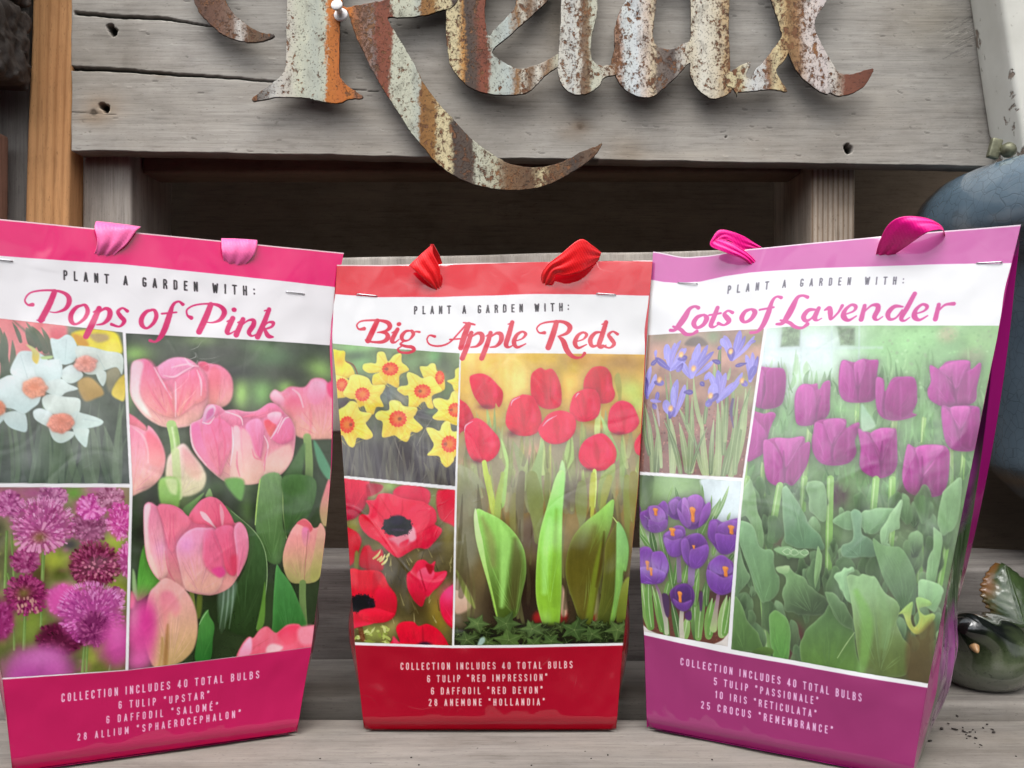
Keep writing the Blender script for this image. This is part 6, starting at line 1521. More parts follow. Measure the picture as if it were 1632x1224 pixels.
    for pts in ([(262, 50), (365, 50), (358, 165), (250, 170)], [(590, 50), (690, 55), (690, 160), (610, 160)]):
        A.S(pts, '84987a', soft=3, sm=False, n=.3, cell=(8, 8))
    for x in (150, 372, 555, 720):
        A.S([(x - 2, 40), (x + 2, 40), (x + 4, 330), (x - 4, 330)], 'c9d8d8', soft=2, sm=False, a=.7)
    A.S([(110, 180), (860, 170), (860, 182), (110, 195)], 'c9dad6', soft=3, sm=False, a=.6)
    for i in range(170):
        x = rs.uniform(150, 1580); y = rs.uniform(250, 820)
        A.blade(x, y + 60, x + rs.uniform(-25, 25), y - rs.uniform(20, 110), rs.uniform(6, 20), ['8fbb7e', '7da26d', 'a4cc92', '739664', 'b3d6a2'][i % 5], None, rs.uniform(-.1, .1), .45, 1.8)
    for i in range(160):
        x = rs.uniform(820, 1580); y = rs.uniform(60, 420); A.L([(x, y)] * 2, rs.uniform(6, 20), ['a9d49c', '8fb984', 'bfe0b2', '9aa88c', '86ad7a'][i % 5], .45, 2, sm=False)
    for p in ((400, 330, 405, 260, 34), (345, 330, 350, 220, 22), (280, 360, 270, 270, 30)):
        A.blade(*p, 'b2d0a6', None, 0, .7, 2)
    for x0, y0, x1, y1, w in ((175, 540, 165, 600, 26), (430, 650, 375, 1150, 34), (710, 500, 705, 640, 26), (930, 610, 915, 1150, 40), (1275, 780, 1275, 1000, 26), (1350, 800, 1340, 960, 26), (150, 830, 140, 1150, 26), (40, 850, 20, 1150, 36), (1110, 600, 1100, 740, 28)):
        A.L([(x0, y0), (x1, y1)], w, 'a6c681', .95, 1.2, c2='8fb46e'); A.L([(x0 - w * .2, y0), (x1 - w * .2, y1)], w * .25, 'cfe3b2', .6, 1)
    for i in range(260):
        x = rs.uniform(60, 1580); y = rs.uniform(300, 1120)
        A.blade(x, y + 70, x + rs.uniform(-40, 40), y - rs.uniform(10, 60), rs.uniform(8, 34), ['86b077', '6f9562', '5c7f52', '9cc48c', '7ba06c', '4f7047'][i % 6], ['8fb880', '66895a'][i % 2], rs.uniform(-.15, .15), .55, 1.3)
    T1, T2, T3 = 'b6509a', 'a23c88', 'c468aa'

    def tulip(outer, inner, c=T1, c2=T2):
        A.S(outer, c, c2, soft=1.1, n=.06, cell=(30, 6), edge='c27ab2', ew=1.6)
        for k, q in enumerate(inner):
            A.S(q, ['bb58a2', 'a63e8c', 'c268aa'][k % 3], ['a23a8a', '8c2c74', 'a8428f'][k % 3], soft=1.4, n=.07, cell=(30, 5), edge='c884b8', ew=1.2)
            xs = [p[0] for p in q]; ys = [p[1] for p in q]; cx = sum(xs) / len(xs)
            A.L([(cx, min(ys) + 20), (cx + 4, (min(ys) + max(ys)) / 2), (cx, max(ys) - 15)], [4, 12, 4], 'cf86bc', .28, 4)
    tulip([(118, 310), (165, 295), (200, 300), (260, 303), (280, 350), (275, 450), (255, 520), (190, 545), (130, 542), (95, 505)], [[(120, 315), (155, 340), (150, 440), (130, 535), (96, 500)], [(165, 320), (230, 300), (278, 330), (275, 460), (240, 530), (140, 540), (160, 440)]])
    tulip([(70, 575), (110, 565), (150, 575), (195, 565), (222, 585), (195, 640), (180, 700), (165, 790), (120, 835), (40, 845)], [[(70, 580), (110, 620), (165, 690), (160, 790), (110, 838), (40, 840)], [(150, 600), (200, 568), (220, 590), (185, 660), (170, 700)]])
    tulip([(335, 490), (350, 430), (385, 398), (440, 400), (470, 395), (480, 430), (520, 385), (548, 385), (545, 480), (545, 560), (510, 610), (430, 648), (360, 645), (340, 600)], [[(345, 480), (360, 420), (400, 400), (450, 430), (465, 540), (455, 620), (380, 645), (345, 610)], [(480, 500), (500, 400), (545, 386), (545, 500), (530, 590), (470, 620)]])
    tulip([(605, 290), (625, 252), (680, 265), (720, 262), (745, 245), (800, 255), (835, 255), (828, 340), (835, 430), (810, 490), (750, 508), (650, 505), (605, 460), (598, 370)], [[(610, 290), (640, 258), (690, 320), (705, 430), (710, 490), (650, 502), (608, 450)], [(730, 400), (760, 270), (832, 256), (822, 340), (828, 440), (790, 495), (725, 495)], [(690, 280), (745, 248), (760, 290), (725, 400), (705, 400)]])
    tulip([(820, 370), (850, 358), (870, 375), (875, 440), (920, 360), (990, 350), (1050, 358), (1060, 430), (1068, 500), (1040, 560), (1065, 580), (1000, 605), (920, 615), (850, 590), (822, 520)], [[(822, 372), (855, 362), (870, 420), (860, 500), (870, 585), (828, 530)], [(880, 470), (930, 370), (1050, 358), (1066, 480), (1030, 570), (940, 610), (880, 580)]])
    tulip([(1145, 280), (1200, 300), (1240, 260), (1300, 248), (1385, 250), (1395, 300), (1450, 260), (1455, 300), (1430, 400), (1420, 490), (1330, 525), (1230, 525), (1150, 490), (1130, 430), (1150, 380)], [[(1148, 285), (1240, 340), (1270, 440), (1300, 500), (1220, 525), (1145, 480), (1135, 430), (1155, 370)], [(1310, 480), (1340, 340), (1400, 300), (1452, 265), (1425, 420), (1400, 500), (1330, 520)], [(1200, 300), (1300, 252), (1385, 255), (1350, 330), (1305, 420), (1270, 360)]], c='b55a9e')
    tulip([(1215, 530), (1270, 530), (1340, 520), (1410, 520), (1450, 545), (1440, 680), (1420, 780), (1330, 795), (1260, 770), (1228, 690)], [[(1220, 535), (1280, 580), (1310, 700), (1340, 770), (1270, 775), (1232, 690)], [(1330, 720), (1380, 560), (1440, 540), (1440, 690), (1400, 780), (1345, 770)], [(1270, 535), (1340, 522), (1390, 540), (1335, 660), (1300, 620)]], c='b556a0')
    tulip([(450, 680), (460, 630), (510, 610), (560, 605), (640, 610), (645, 660), (680, 640), (722, 630), (715, 690), (695, 740), (705, 810), (660, 870), (570, 888), (490, 870), (445, 800), (440, 740)], [[(452, 690), (465, 630), (530, 660), (560, 780), (560, 870), (490, 865), (450, 800)], [(570, 850), (600, 720), (720, 632), (695, 740), (700, 810), (650, 870)], [(510, 620), (600, 605), (640, 640), (590, 720), (560, 760), (530, 680)]])
    tulip([(715, 670), (760, 680), (810, 690), (850, 660), (900, 670), (940, 665), (945, 760), (950, 870), (920, 930), (850, 960), (770, 940), (725, 890), (730, 780)], [[(720, 672), (790, 720), (830, 830), (850, 940), (770, 935), (728, 880), (735, 780)], [(870, 920), (885, 780), (940, 668), (945, 860), (915, 930)], [(790, 700), (850, 662), (930, 672), (880, 780), (855, 860), (840, 790)]])
    tulip([(150, 750), (180, 730), (230, 720), (300, 725), (390, 715), (400, 750), (428, 750), (425, 830), (400, 910), (330, 1005), (280, 990), (240, 1008), (180, 980), (158, 900)], [[(152, 740), (210, 760), (260, 850), (275, 950), (240, 1005), (180, 975), (158, 890)], [(285, 960), (320, 850), (380, 770), (428, 755), (420, 850), (390, 920), (325, 1003)], [(220, 730), (310, 725), (390, 720), (330, 830), (285, 900), (260, 820)]])
    tulip([(1000, 800), (1015, 755), (1060, 775), (1120, 758), (1200, 757), (1255, 780), (1262, 880), (1250, 990), (1210, 1060), (1100, 1072), (1010, 1040), (980, 960), (985, 880)], [[(1005, 790), (1030, 765), (1080, 860), (1085, 980), (1080, 1060), (1010, 1035), (982, 950)], [(1100, 1040), (1120, 920), (1180, 810), (1258, 785), (1260, 900), (1245, 1000), (1200, 1060)], [(1060, 780), (1130, 758), (1230, 775), (1140, 880), (1095, 960), (1080, 860)]])
    for pts in ([(490, 470), (470, 560), (465, 620)], [(712, 330), (712, 420), (712, 490)], [(875, 440), (865, 540), (875, 590)], [(1275, 350), (1290, 440), (1310, 510)], [(575, 720), (560, 800), (562, 870)], [(860, 740), (850, 850), (852, 945)], [(270, 800), (275, 900), (278, 985)], [(1098, 830), (1100, 930), (1085, 1040)], [(150, 350), (150, 440), (132, 530)]):
        A.L(pts, [6, 18, 6], '7a2468', .6, 2.5)
    A.S([(735, 520), (770, 560), (820, 640), (790, 670), (735, 670)], '9ec0a0', 'b0c8ac', soft=2)
    # big wavy leaves below
    A.view(1150, 770, 3.710)
    A.B(700, 900, 900, 400, '5a6a46', .85, 3); A.B(1080, 950, 260, 300, '57502f', .8, 2); A.B(440, 950, 60, 120, '6e3138', .9, 2); A.B(690, 90, 60, 80, '6a565e', .8); A.B(1100, 250, 140, 120, '77876a', .8); A.B(480, 480, 180, 120, '64705a', .8); A.B(780, 430, 100, 100, '6d7b64', .8); A.B(1140, 120, 60, 90, '76705f', .7); A.B(350, 350, 60, 30, '8a6e68', .6); A.B(1200, 540, 40, 40, 'a88d80', .6)
    for i in range(60):
        x = rs.uniform(950, 1250); y = rs.uniform(150, 420); A.L([(x, y), (x + rs.uniform(-30, 30), y + rs.uniform(-20, 20))], rs.uniform(5, 18), ['8aa07a', '6a7a60', 'a9ba98', '7d8b70'][i % 4], .5, 1.8)
    for x0, y0, x1, y1, w in ((165, -20, 130, 230, 36), (355, 20, 290, 390, 40), (500, -20, 490, 160, 36), (650, -20, 635, 640, 40), (915, -20, 900, 150, 40), (1010, -20, 1005, 160, 40), (1185, 90, 1170, 580, 38), (1345, 290, 1290, 600, 34), (262, 680, 285, 1000, 50), (255, 60, 250, 260, 30), (1010, 280, 1000, 380, 34)):
        A.L([(x0, y0), (x1, y1)], w, 'a0c67e', .97, 1.1, c2='86b066'); A.L([(x0 - w * .2, y0), (x1 - w * .2, y1)], w * .22, 'cbe2b0', .6, 1)

    def wl(pts, c, c2, g, ed='c3dab2'):
        q = spline(np.array(pts, float), 5)
        k_ = np.arange(len(q))
        ctr = q.mean(0)
        r_ = (q - ctr) / (np.linalg.norm(q - ctr, axis=1, keepdims=True) + 1e-6)
        q = q + r_ * (5.5 * np.sin(k_ * 1.1 + rs.uniform(0, 6)) * (np.sin(k_ * .23 + rs.uniform(0, 6)) > -.3) + rs.normal(0, 1.5, len(q)))[:, None]
        A.S(q[::2], c, c2, g=g, soft=1.1, n=.07, cell=(26, 8), edge=ed, ew=1.6)
    for k in range(120):          # soft leaves further back
        x = rs.uniform(90, 1330); y = rs.uniform(60, 1080); r = rs.uniform(30, 110) * (1 if k > 40 else 1.2); t0 = rs.uniform(-.6, .6)
        q = [(x + r * (.45 + .12 * math.sin(3 * t + k)) * math.cos(t + t0), y + r * (1.0 + .15 * math.sin(2 * t + k)) * math.sin(t + t0)) for t in np.linspace(0, 6.28, 12)[:-1]]
        A.S(q, ['6d8a64', '5c7652', '86a67c', '526b49', '7a976d', '94b48a', '607d55'][k % 7], ['46593c', '384a30', '566b4a', '64805a'][k % 4], soft=1.3, a=.9, n=.10, cell=(24, 7), edge='b4cca4', ew=1.5)
    wl([(180, -20), (210, 60), (230, 180), (260, 280), (250, 390), (200, 280), (160, 200), (120, 200), (140, 60)], '8fae82', '7f9f72', (180, 0, 220, 380))
    wl([(1310, 60), (1360, 0), (1420, -20), (1400, 200), (1340, 300), (1290, 290), (1280, 180)], '95b58a', '86a87a', (1340, 0, 1330, 290))
    wl([(1255, 260), (1305, 330), (1290, 450), (1260, 590), (1215, 590), (1215, 470), (1250, 380)], '8fb083', '7da070', (1260, 280, 1240, 590))
    wl([(380, 20), (430, 70), (490, 170), (530, 250), (590, 310), (610, 390), (500, 385), (400, 360), (380, 260), (370, 120)], '86a882', '6f9070', (440, 60, 500, 390))
    wl([(520, 0), (620, 20), (620, 220), (540, 180), (520, 90)], '92b288', '829f78', (560, 0, 580, 200))
    wl([(665, 220), (740, 170), (820, 180), (900, 150), (1020, 150), (1060, 140), (1000, 230), (900, 300), (850, 290), (820, 260), (760, 280), (700, 260)], '93b68c', '7a9b74', (850, 150, 850, 300))
    wl([(770, 170), (830, 180), (830, 290), (880, 330), (930, 420), (800, 440), (720, 430), (715, 370), (780, 330)], '8db090', '6f8d70', (820, 180, 820, 440))
    wl([(1070, 100), (1055, 200), (1050, 270), (1000, 290), (985, 350), (1000, 380), (950, 370), (940, 290), (980, 220), (1020, 150)], 'a3c39a', '8fb086', (1050, 110, 960, 370))
    wl([(900, 330), (960, 370), (1050, 380), (1110, 450), (1150, 560), (1150, 700), (1130, 780), (1050, 720), (960, 560), (920, 450)], '7e9f72', '5d7656', (1000, 350, 1080, 760), '98b78c')
    for k in range(6):
        A.L([(960 + 20 * k, 420 + 10 * k), (1020 + 20 * k, 560), (1080 + 12 * k, 740)], 5, '6c8a63', .5, 1.5)
    wl([(1160, 580), (1240, 580), (1310, 620), (1300, 680), (1260, 760), (1180, 700)], '9abd90', '85a87a', (1230, 580, 1230, 740))
    wl([(120, 230), (200, 260), (240, 380), (310, 400), (330, 520), (350, 560), (345, 640), (280, 700), (240, 690), (200, 600), (150, 440), (115, 340)], '8db088', '6c8c62', (180, 240, 260, 700))
    wl([(100, 330), (150, 500), (180, 560), (120, 640), (90, 660)], '7f9b78', '6b8862', (110, 360, 130, 640))
    A.S([(320, 390), (400, 375), (460, 395), (520, 400), (500, 440), (430, 440), (360, 420)], '9cbc92', '87a87c', soft=1.2)
    for q in ((400, 405), (440, 410), (500, 410)):
        A.L([(q[0] - 30, q[1]), (q[0], q[1] - 18), (q[0] + 24, q[1] + 4), (q[0] - 4, q[1] + 18), (q[0] - 28, q[1] + 2)], 5, 'c0d8b2', .8)
    wl([(570, 400), (590, 390), (600, 480), (580, 560), (560, 620), (555, 560)], '8fb07e', '7d9d6c', (580, 400, 560, 600))
    wl([(350, 520), (400, 490), (440, 530), (500, 560), (540, 620), (600, 660), (640, 710), (620, 770), (540, 780), (440, 770), (380, 740), (370, 640), (390, 560)], '86a878', '4f6046', (420, 520, 540, 770))
    A.S([(330, 500), (370, 490), (410, 490), (400, 530), (350, 530)], 'b5cda0', '98b888', soft=1.2)
    wl([(90, 670), (130, 720), (160, 800), (230, 900), (250, 1000), (150, 990), (70, 980), (75, 800)], '6c8e58', '55743f', (120, 680, 140, 990))
    wl([(300, 760), (380, 780), (410, 860), (410, 960), (390, 1050), (320, 1050), (300, 950), (290, 850)], '6f9a58', '5f9048', (350, 770, 360, 1050))
    wl([(640, 720), (600, 780), (520, 850), (480, 920), (480, 1060), (620, 1120), (820, 1160), (800, 980), (780, 850), (720, 740)], '5e7c50', '62843f', (600, 740, 640, 1140))
    wl([(620, 640), (680, 660), (730, 710), (770, 780), (780, 860), (700, 820), (650, 740)], '6f8c64', '566e4a', (680, 650, 720, 840))
    wl([(670, 550), (720, 510), (770, 495), (790, 520), (750, 545), (780, 620), (790, 720), (740, 680), (710, 620)], 'a0c499', '85a87c', (740, 500, 750, 700))
    wl([(745, 550), (800, 545), (860, 540), (920, 570), (970, 650), (1030, 690), (1052, 740), (1040, 840), (1080, 920), (1120, 980), (1100, 1100), (1070, 1140), (920, 1140), (840, 1140), (810, 1000), (790, 850), (770, 700)], '94b486', '62713c', (860, 560, 940, 1120), 'b9d2a6')
    A.L([(800, 640), (860, 800), (850, 1000), (820, 1140)], [30, 70, 60, 40], '7fae5c', .6, 6); A.L([(940, 640), (980, 800), (960, 960)], [30, 60, 40], '86a873', .45, 6); A.L([(790, 880), (740, 950), (690, 1030)], [4, 6, 4], 'a9bf8c', .8)
    A.S([(1050, 770), (1075, 775), (1100, 840), (1140, 890), (1190, 880), (1260, 800), (1250, 770), (1200, 780), (1170, 740), (1240, 720), (1220, 690), (1150, 680), (1170, 800), (1140, 850), (1120, 800), (1130, 700)], '8fb36e', 'b0b05c', soft=1.2, n=.05, edge='c6dc98', ew=1.6)
    A.S([(1100, 890), (1150, 900), (1260, 820), (1230, 1180), (1100, 1150)], '6b6038', '5a4a2c', soft=4, a=.8)
    A.S([(190, 990), (250, 965), (310, 980), (300, 1010), (210, 1010)], '5f7c3c', '4b662e', soft=1.4)
    A.finish([[(970, 537), (1033, 534.4), (1218.5, 526), (1186.5, 763), (1020, 752), (980, 749)], [(980, 751), (1020, 757), (1185, 769), (1161, 1029.5), (1026, 1006), (990, 1000)], [(1223.5, 526), (1271, 522), (1387, 521), (1593, 519), (1650, 517), (1550, 1100), (1477, 1089), (1167, 1034), (1190, 765)]])
    # ---- writing
    A.clip = None
    A.view(0, 0, 1)
    A.caps('PLANT A GARDEN WITH:', v5([(412, 335), (560, 320), (690, 308), (890, 301), (1135, 297)]), 13.2, '5a5660', slant=.1)  # black lettering greyed: glare painted into the ink
    c2 = 'e3bfdb'
    A.caps('COLLECTION INCLUDES 40 TOTAL BULBS', [(1085, 1059.6), (1228, 1087), (1373.8, 1117.5)], (11.8, 13.6), c2, slant=.04, bold=.14)
    A.caps('5 TULIP “PASSIONALE”', [(1138.5, 1091), (1304.6, 1123)], (11.8, 12.6), c2, slant=.04, bold=.14)
    A.caps('10 IRIS “RETICULATA”', [(1141, 1112), (1301.5, 1144)], (11.8, 12.6), c2, slant=.04, bold=.14)
    A.caps('25 CROCUS “REMEMBRANCE”', [(1117.5, 1128.5), (1327.5, 1170.5)], (11.8, 13), c2, slant=.04, bold=.14)
    A.view(1000, 340, 2.582)
    c = 'c83c92'
    Q = lambda p, w: A.L(p, [x * 1.08 for x in w], c, 1, .8)
    Q([(294, 392), (278, 386), (256, 398), (238, 430), (215, 462), (196, 482), (178, 483)], [14, 10, 16, 24, 22, 13, 12]); Q([(190, 468), (220, 480), (240, 498), (264, 502), (288, 490)], [8, 14, 14, 10, 14])
    Q([(318, 420), (290, 430), (275, 455), (288, 474), (314, 462), (328, 436), (316, 420)], [8, 16, 20, 12, 16, 20, 8])
    Q([(372, 392), (354, 440), (346, 464), (358, 472), (376, 462)], [16, 20, 18, 9, 5]); Q([(338, 422), (386, 414)], [8, 8])
    Q([(434, 412), (415, 404), (400, 418), (410, 432), (420, 448), (400, 464), (376, 456)], [13, 9, 14, 20, 18, 9, 13])
    Q([(512, 398), (486, 408), (472, 434), (484, 452), (510, 440), (526, 412), (512, 398)], [8, 16, 20, 12, 16, 20, 8])
    Q([(634, 352), (616, 348), (598, 366), (580, 420), (560, 466), (536, 492), (510, 496)], [14, 9, 14, 22, 20, 12, 12]); Q([(546, 402), (604, 392)], [8, 8])
    Q([(742, 350), (722, 343), (700, 352), (680, 392), (660, 430), (640, 458), (616, 462)], [14, 10, 15, 24, 24, 16, 10]); Q([(632, 446), (668, 456), (690, 472), (718, 478), (742, 462)], [8, 14, 14, 10, 16])
    Q([(776, 402), (746, 404), (726, 430), (736, 448), (760, 436), (778, 404)], [8, 16, 20, 14, 8, 8]); Q([(788, 396), (772, 434), (782, 446), (800, 438)], [16, 20, 9, 5])
    Q([(812, 404), (832, 396), (836, 420), (838, 442), (866, 416), (884, 386)], [7, 18, 20, 10, 9, 14])
    Q([(896, 422), (930, 408), (940, 390), (922, 382), (896, 404), (890, 430), (910, 446), (942, 428)], [6, 9, 15, 11, 16, 22, 12, 6])
    Q([(976, 386), (962, 442)], [16, 20]); Q([(968, 418), (1002, 386), (1028, 384), (1030, 402), (1016, 432), (1028, 444), (1050, 430)], [6, 9, 18, 20, 18, 8, 5])
    Q([(1132, 388), (1098, 388), (1072, 416), (1078, 440), (1104, 434), (1130, 402)], [7, 16, 20, 14, 8, 8]); Q([(1181, 334), (1150, 392), (1126, 434), (1138, 446), (1160, 432)], [18, 20, 18, 9, 5])
    Q([(1182, 418), (1220, 404), (1232, 386), (1212, 378), (1186, 400), (1180, 428), (1200, 442), (1234, 424)], [6, 9, 15, 11, 16, 22, 12, 6])
    Q([(1280, 378), (1266, 438)], [16, 20]); Q([(1272, 412), (1304, 380), (1342, 374)], [6, 10, 16])
    return A
# ------------------------------------------------------------------ gift bags
def film(name, rough=.32, coat=1.0, crough=.05):
    """printed board under a glossy, slightly wavy laminate"""
    n = N(name)
    a = n.new('ShaderNodeAttribute', attribute_name='print')
    n.set(Base_Color=a.outputs['Color'], Roughness=rough)
    n.b.inputs['Specular IOR Level'].default_value = .0
    n.b.inputs['Coat Weight'].default_value = coat
    n.b.inputs['Coat Roughness'].default_value = crough
    n.b.inputs['Coat IOR'].default_value = 1.62
    w = n.noise(n.coord(scale=(1, 1, 1)), 17, 2, .45, .9)
    f = n.noise(n.coord(scale=(1, 1, 1)), 900, 2, .5)
    # hair-thin wavy ridges where the film has lifted from the board
    q = n.noise(n.coord(scale=(1, 1, 1)), 11, 2, .5, 1.6)
    rg = n.math('ABSOLUTE', n.math('SINE', n.math('MULTIPLY', q, 30.0)))
    rg = n.ramp(rg, [(0.0, (1, 1, 1)), (0.13, (0, 0, 0))]).outputs[0]
    gate = n.ramp(n.noise(n.coord(scale=(1, 1, 1), loc=(3, 1, 2)), 9, 2, .5), [(.54, (0, 0, 0)), (.66, (1, 1, 1))]).outputs[0]
    w = n.math('ADD', w, n.math('MULTIPLY', n.math('MULTIPLY', rg, gate), .045))
    bn = n.new('ShaderNodeBump'); bn.inputs['Strength'].default_value = .42; bn.inputs['Distance'].default_value = .0035
    n.lk(n.math('ADD', w, n.math('MULTIPLY', f, .004)), bn.inputs['Height'])
    n.lk(bn.outputs[0], n.b.inputs['Coat Normal'])
    return n.m


FILM = film('printed_laminate')


def satin(name, c):
    n = N(name)
    v = n.coord(scale=(1, 1, 1))
    c = s2l(rgb(c))
    f = n.noise(n.coord(scale=(900, 900, 900)), 1, 2, .5)
    n.set(Base_Color=n.mix(.35, tuple(c), n.ramp(f, [(.3, tuple(c * .7)), (.7, tuple(np.minimum(c * 1.2, 1)))]).outputs[0]), Roughness=.42)
    n.b.inputs['Sheen Weight'].default_value = .35
    n.b.inputs['Sheen Roughness'].default_value = .35
    n.b.inputs['Anisotropic'].default_value = .5
    tc = n.new('ShaderNodeTexCoord')
    wv = n.new('ShaderNodeTexWave'); wv.inputs['Scale'].default_value = 190; wv.inputs['Distortion'].default_value = .6
    mp = n.new('ShaderNodeMapping'); mp.inputs['Rotation'].default_value = (0, .5, .2)
    n.lk(tc.outputs['Object'], mp.inputs[0]).lk(mp.outputs[0], wv.inputs['Vector'])
    n.bump(n.math('ADD', n.math('MULTIPLY', wv.outputs['Fac'], .6), n.math('MULTIPLY', f, .6)), .22, .0006)
    return n.m


n = N('staple_steel'); n.set(Base_Color=(.62, .62, .64), Roughness=.28, Metallic=1.0); STEEL = n.m


def bag(label, quad, zt, Ledge, Redge, art, band_c, side_c, D, back_sep, topdip=(), ribbons=(), rib_mat=None, staples=(), seed=0, haze=(0.0, 0.0), gain=1.0, sidepaint=None, bulge=.004, flare=.006, pinken=.0, cap=.66):
    rs = np.random.RandomState(seed)
    TLp, TRp, BRp, BLp = quad
    dep = lambda p, z: (HC - z) * F / (p[1] - 612) if z < HC else (z - HC) * F / (612 - p[1])
    dz = lambda p, z: (HC - z) * F / (p[1] - 612.0)
    TL, TR = at(*TLp, dz(TLp, zt[0])), at(*TRp, dz(TRp, zt[1]))
    BL, BR = at(*BLp, dz(BLp, 0.0022)), at(*BRp, dz(BRp, 0.0022))
    root = empty('gift_bag', ((BL + BR) / 2 + np.array([0, D / 2, 0])))
    tag(root, label, 'gift bag', 'flower bulb gift bags in a row on the bench')

    def edge3(T, B, pts):
        """photo outline of one edge -> points on that edge in space, by height along it"""
        tt = np.linspace(0, 1, 400)
        line = T[None] * (1 - tt[:, None]) + B[None] * tt[:, None]
        yy = proj(line)[:, 1]
        out_t, out_p = [], []
        for px, py in pts:
            t = float(np.interp(py, yy, tt))
            Y = T[1] * (1 - t) + B[1] * t
            out_t.append(t); out_p.append(at(px, py, Y))
        out_t = np.array(out_t); out_p = np.array(out_p)

        def f(t):
            # smooth interpolation of the traced offsets
            ctr = np.stack([np.interp(t, out_t, out_p[:, k]) for k in range(3)], -1)
            return ctr
        ts = np.linspace(0, 1, 161)
        raw = f(ts)
        ker = np.hanning(11); ker /= ker.sum()
        pad = np.pad(raw, ((5, 5), (0, 0)), mode='reflect', reflect_type='odd')
        sm = np.stack([np.convolve(pad[:, k], ker, 'valid') for k in range(3)], -1)
        return lambda t: np.stack([np.interp(t, ts, sm[:, k]) for k in range(3)], -1)
    fL, fR = edge3(TL, BL, Ledge), edge3(TR, BR, Redge)
    nx = 620
    # denser rows where there is small writing
    den_t = np.linspace(0, 1, 400)
    den = 1.0 + 0.7 * ((den_t > .05) & (den_t < .22)) + 0.9 * (den_t > .80)
    cum = np.r_[0, np.cumsum((den[1:] + den[:-1]) / 2)]; cum /= cum[-1]
    ny = 800
    tv = np.interp(np.linspace(0, 1, ny), cum, den_t)
    u = np.linspace(0, 1, nx)
    dip = np.interp(u, [p_[0] for p_ in topdip], [p_[1] for p_ in topdip]) if len(topdip) else np.zeros(nx)
    ker = np.hanning(61); ker /= ker.sum()
    dip = np.convolve(np.pad(dip, 30, mode='edge'), ker, 'valid')
    V = dip[None, :] + (1 - dip[None, :]) * tv[:, None]
    Lp, Rp = fL(V.reshape(-1)).reshape(ny, nx, 3), fR(V.reshape(-1)).reshape(ny, nx, 3)
    P = Lp * (1 - u[None, :, None]) + Rp * u[None, :, None]
    # artwork is looked up in the panel's own plane
    A = art
    cL, cR = A.P(proj(Lp.reshape(-1, 3))).reshape(ny, nx, 2), A.P(proj(Rp.reshape(-1, 3))).reshape(ny, nx, 2)
    cq = cL * (1 - u[None, :, None]) + cR * u[None, :, None]
    x = np.clip(cq[..., 0], 0, A.W - 1.001); y = np.clip(cq[..., 1], 0, A.H - 1.001)
    ix, iy = x.astype(int), y.astype(int); fx, fy = (x - ix)[..., None], (y - iy)[..., None]
    im = A.img
    col = (im[iy, ix] * (1 - fx) + im[iy, ix + 1] * fx) * (1 - fy) + (im[iy + 1, ix] * (1 - fx) + im[iy + 1, ix + 1] * fx) * fy
    lum = col.mean(-1, keepdims=True)
    col = np.clip(lum + (col - lum) * 1.05, 0, 1)          # ink is deeper than the photograph of it
    col[..., 2] += pinken * np.clip(col[..., 0] - col[..., 1], 0, 1)
    lin = s2l(col) ** 1.15
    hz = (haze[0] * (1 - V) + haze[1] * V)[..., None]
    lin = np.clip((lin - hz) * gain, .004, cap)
    lin[:2] = lin[:2] * .35 + .5          # the white core of the cut top edge
    # body of the panel: a slight belly, soft dents and film waves
    nrm = np.cross(TR - TL, BL - TL); nrm /= np.linalg.norm(nrm)
    if nrm[1] > 0:
        nrm = -nrm
    bel = bulge * np.sin(math.pi * u)[None, :] * np.sin(math.pi * np.clip(V, 0, 1)) ** 1.0
    dent = (fbm(ny, nx, 210, 170, rs, 3) - .5) * .0075 * np.sin(math.pi * np.clip(V * 1.02, 0, 1)) ** .6
    wav = (fbm(ny, nx, 60, 46, rs, 2) - .5) * .0007
    crs = np.zeros((ny, nx), np.float32)
    for k in range(7):              # drawn-out creases in the laminate
        a0, b0 = rs.uniform(.05, .95), rs.uniform(.15, .8)
        L_ = rs.uniform(.25, .6); th = rs.uniform(-.9, .9)
        s = (u[None, :] - a0) * math.cos(th) + (V - b0) * math.sin(th)
        q = -(u[None, :] - a0) * math.sin(th) + (V - b0) * math.cos(th) + .05 * np.sin(s * rs.uniform(6, 14) + rs.uniform(0, 6))
        crs += np.exp(-(q / rs.uniform(.004, .009)) ** 2) * np.exp(-(s / L_) ** 4) * rs.choice([-1, 1]) * rs.uniform(.00003, .00009)
    curl = -.0040 * np.clip((V - .972) / .028, 0, 1) ** 2
    P = P + nrm * (bel + dent + wav + crs + curl)[..., None]
    fp = link('front_panel', grid_mesh('front_panel', P, lin, flip=False), FILM, root)

    # back panel, gusseted sides and base
    tang = (BR - BL) / np.linalg.norm(BR - BL)
    back = np.array([-tang[1], tang[0], 0.0])
    if back[1] < 0:
        back = -back
    m = 90
    tb = np.linspace(0, 1, m)
    sep = back_sep + (D - back_sep) * tb ** 1.0
    fl = flare * np.sin(math.pi * np.clip(tb, 0, 1)) ** .8
    bL = fL(tb) + back * sep[:, None] - tang * fl[:, None]
    bR = fR(tb) + back * sep[:, None] + tang * fl[:, None]
    bL[:, 2] = np.maximum(bL[:, 2], .0004); bR[:, 2] = np.maximum(bR[:, 2], .0004)
    ub = np.linspace(0, 1, 40)
    PB = bL[:, None] * (1 - ub[None, :, None]) + bR[:, None] * ub[None, :, None]
    sc_ = s2l(rgb(side_c))
    dipb = np.interp(ub, u, dip)
    drop = PB[1:2] - PB[0:1]
    PB[0] = PB[0] + (PB[-1] - PB[0]) * (dipb + .006)[:, None]
    for i_ in range(1, 8):
        PB[i_] = np.where(PB[i_, :, 2:3] > PB[0, :, 2:3], PB[0] - np.array([0, 0, 1e-5 * i_]), PB[i_])
    cb = np.ones((m, 40, 3)) * sc_
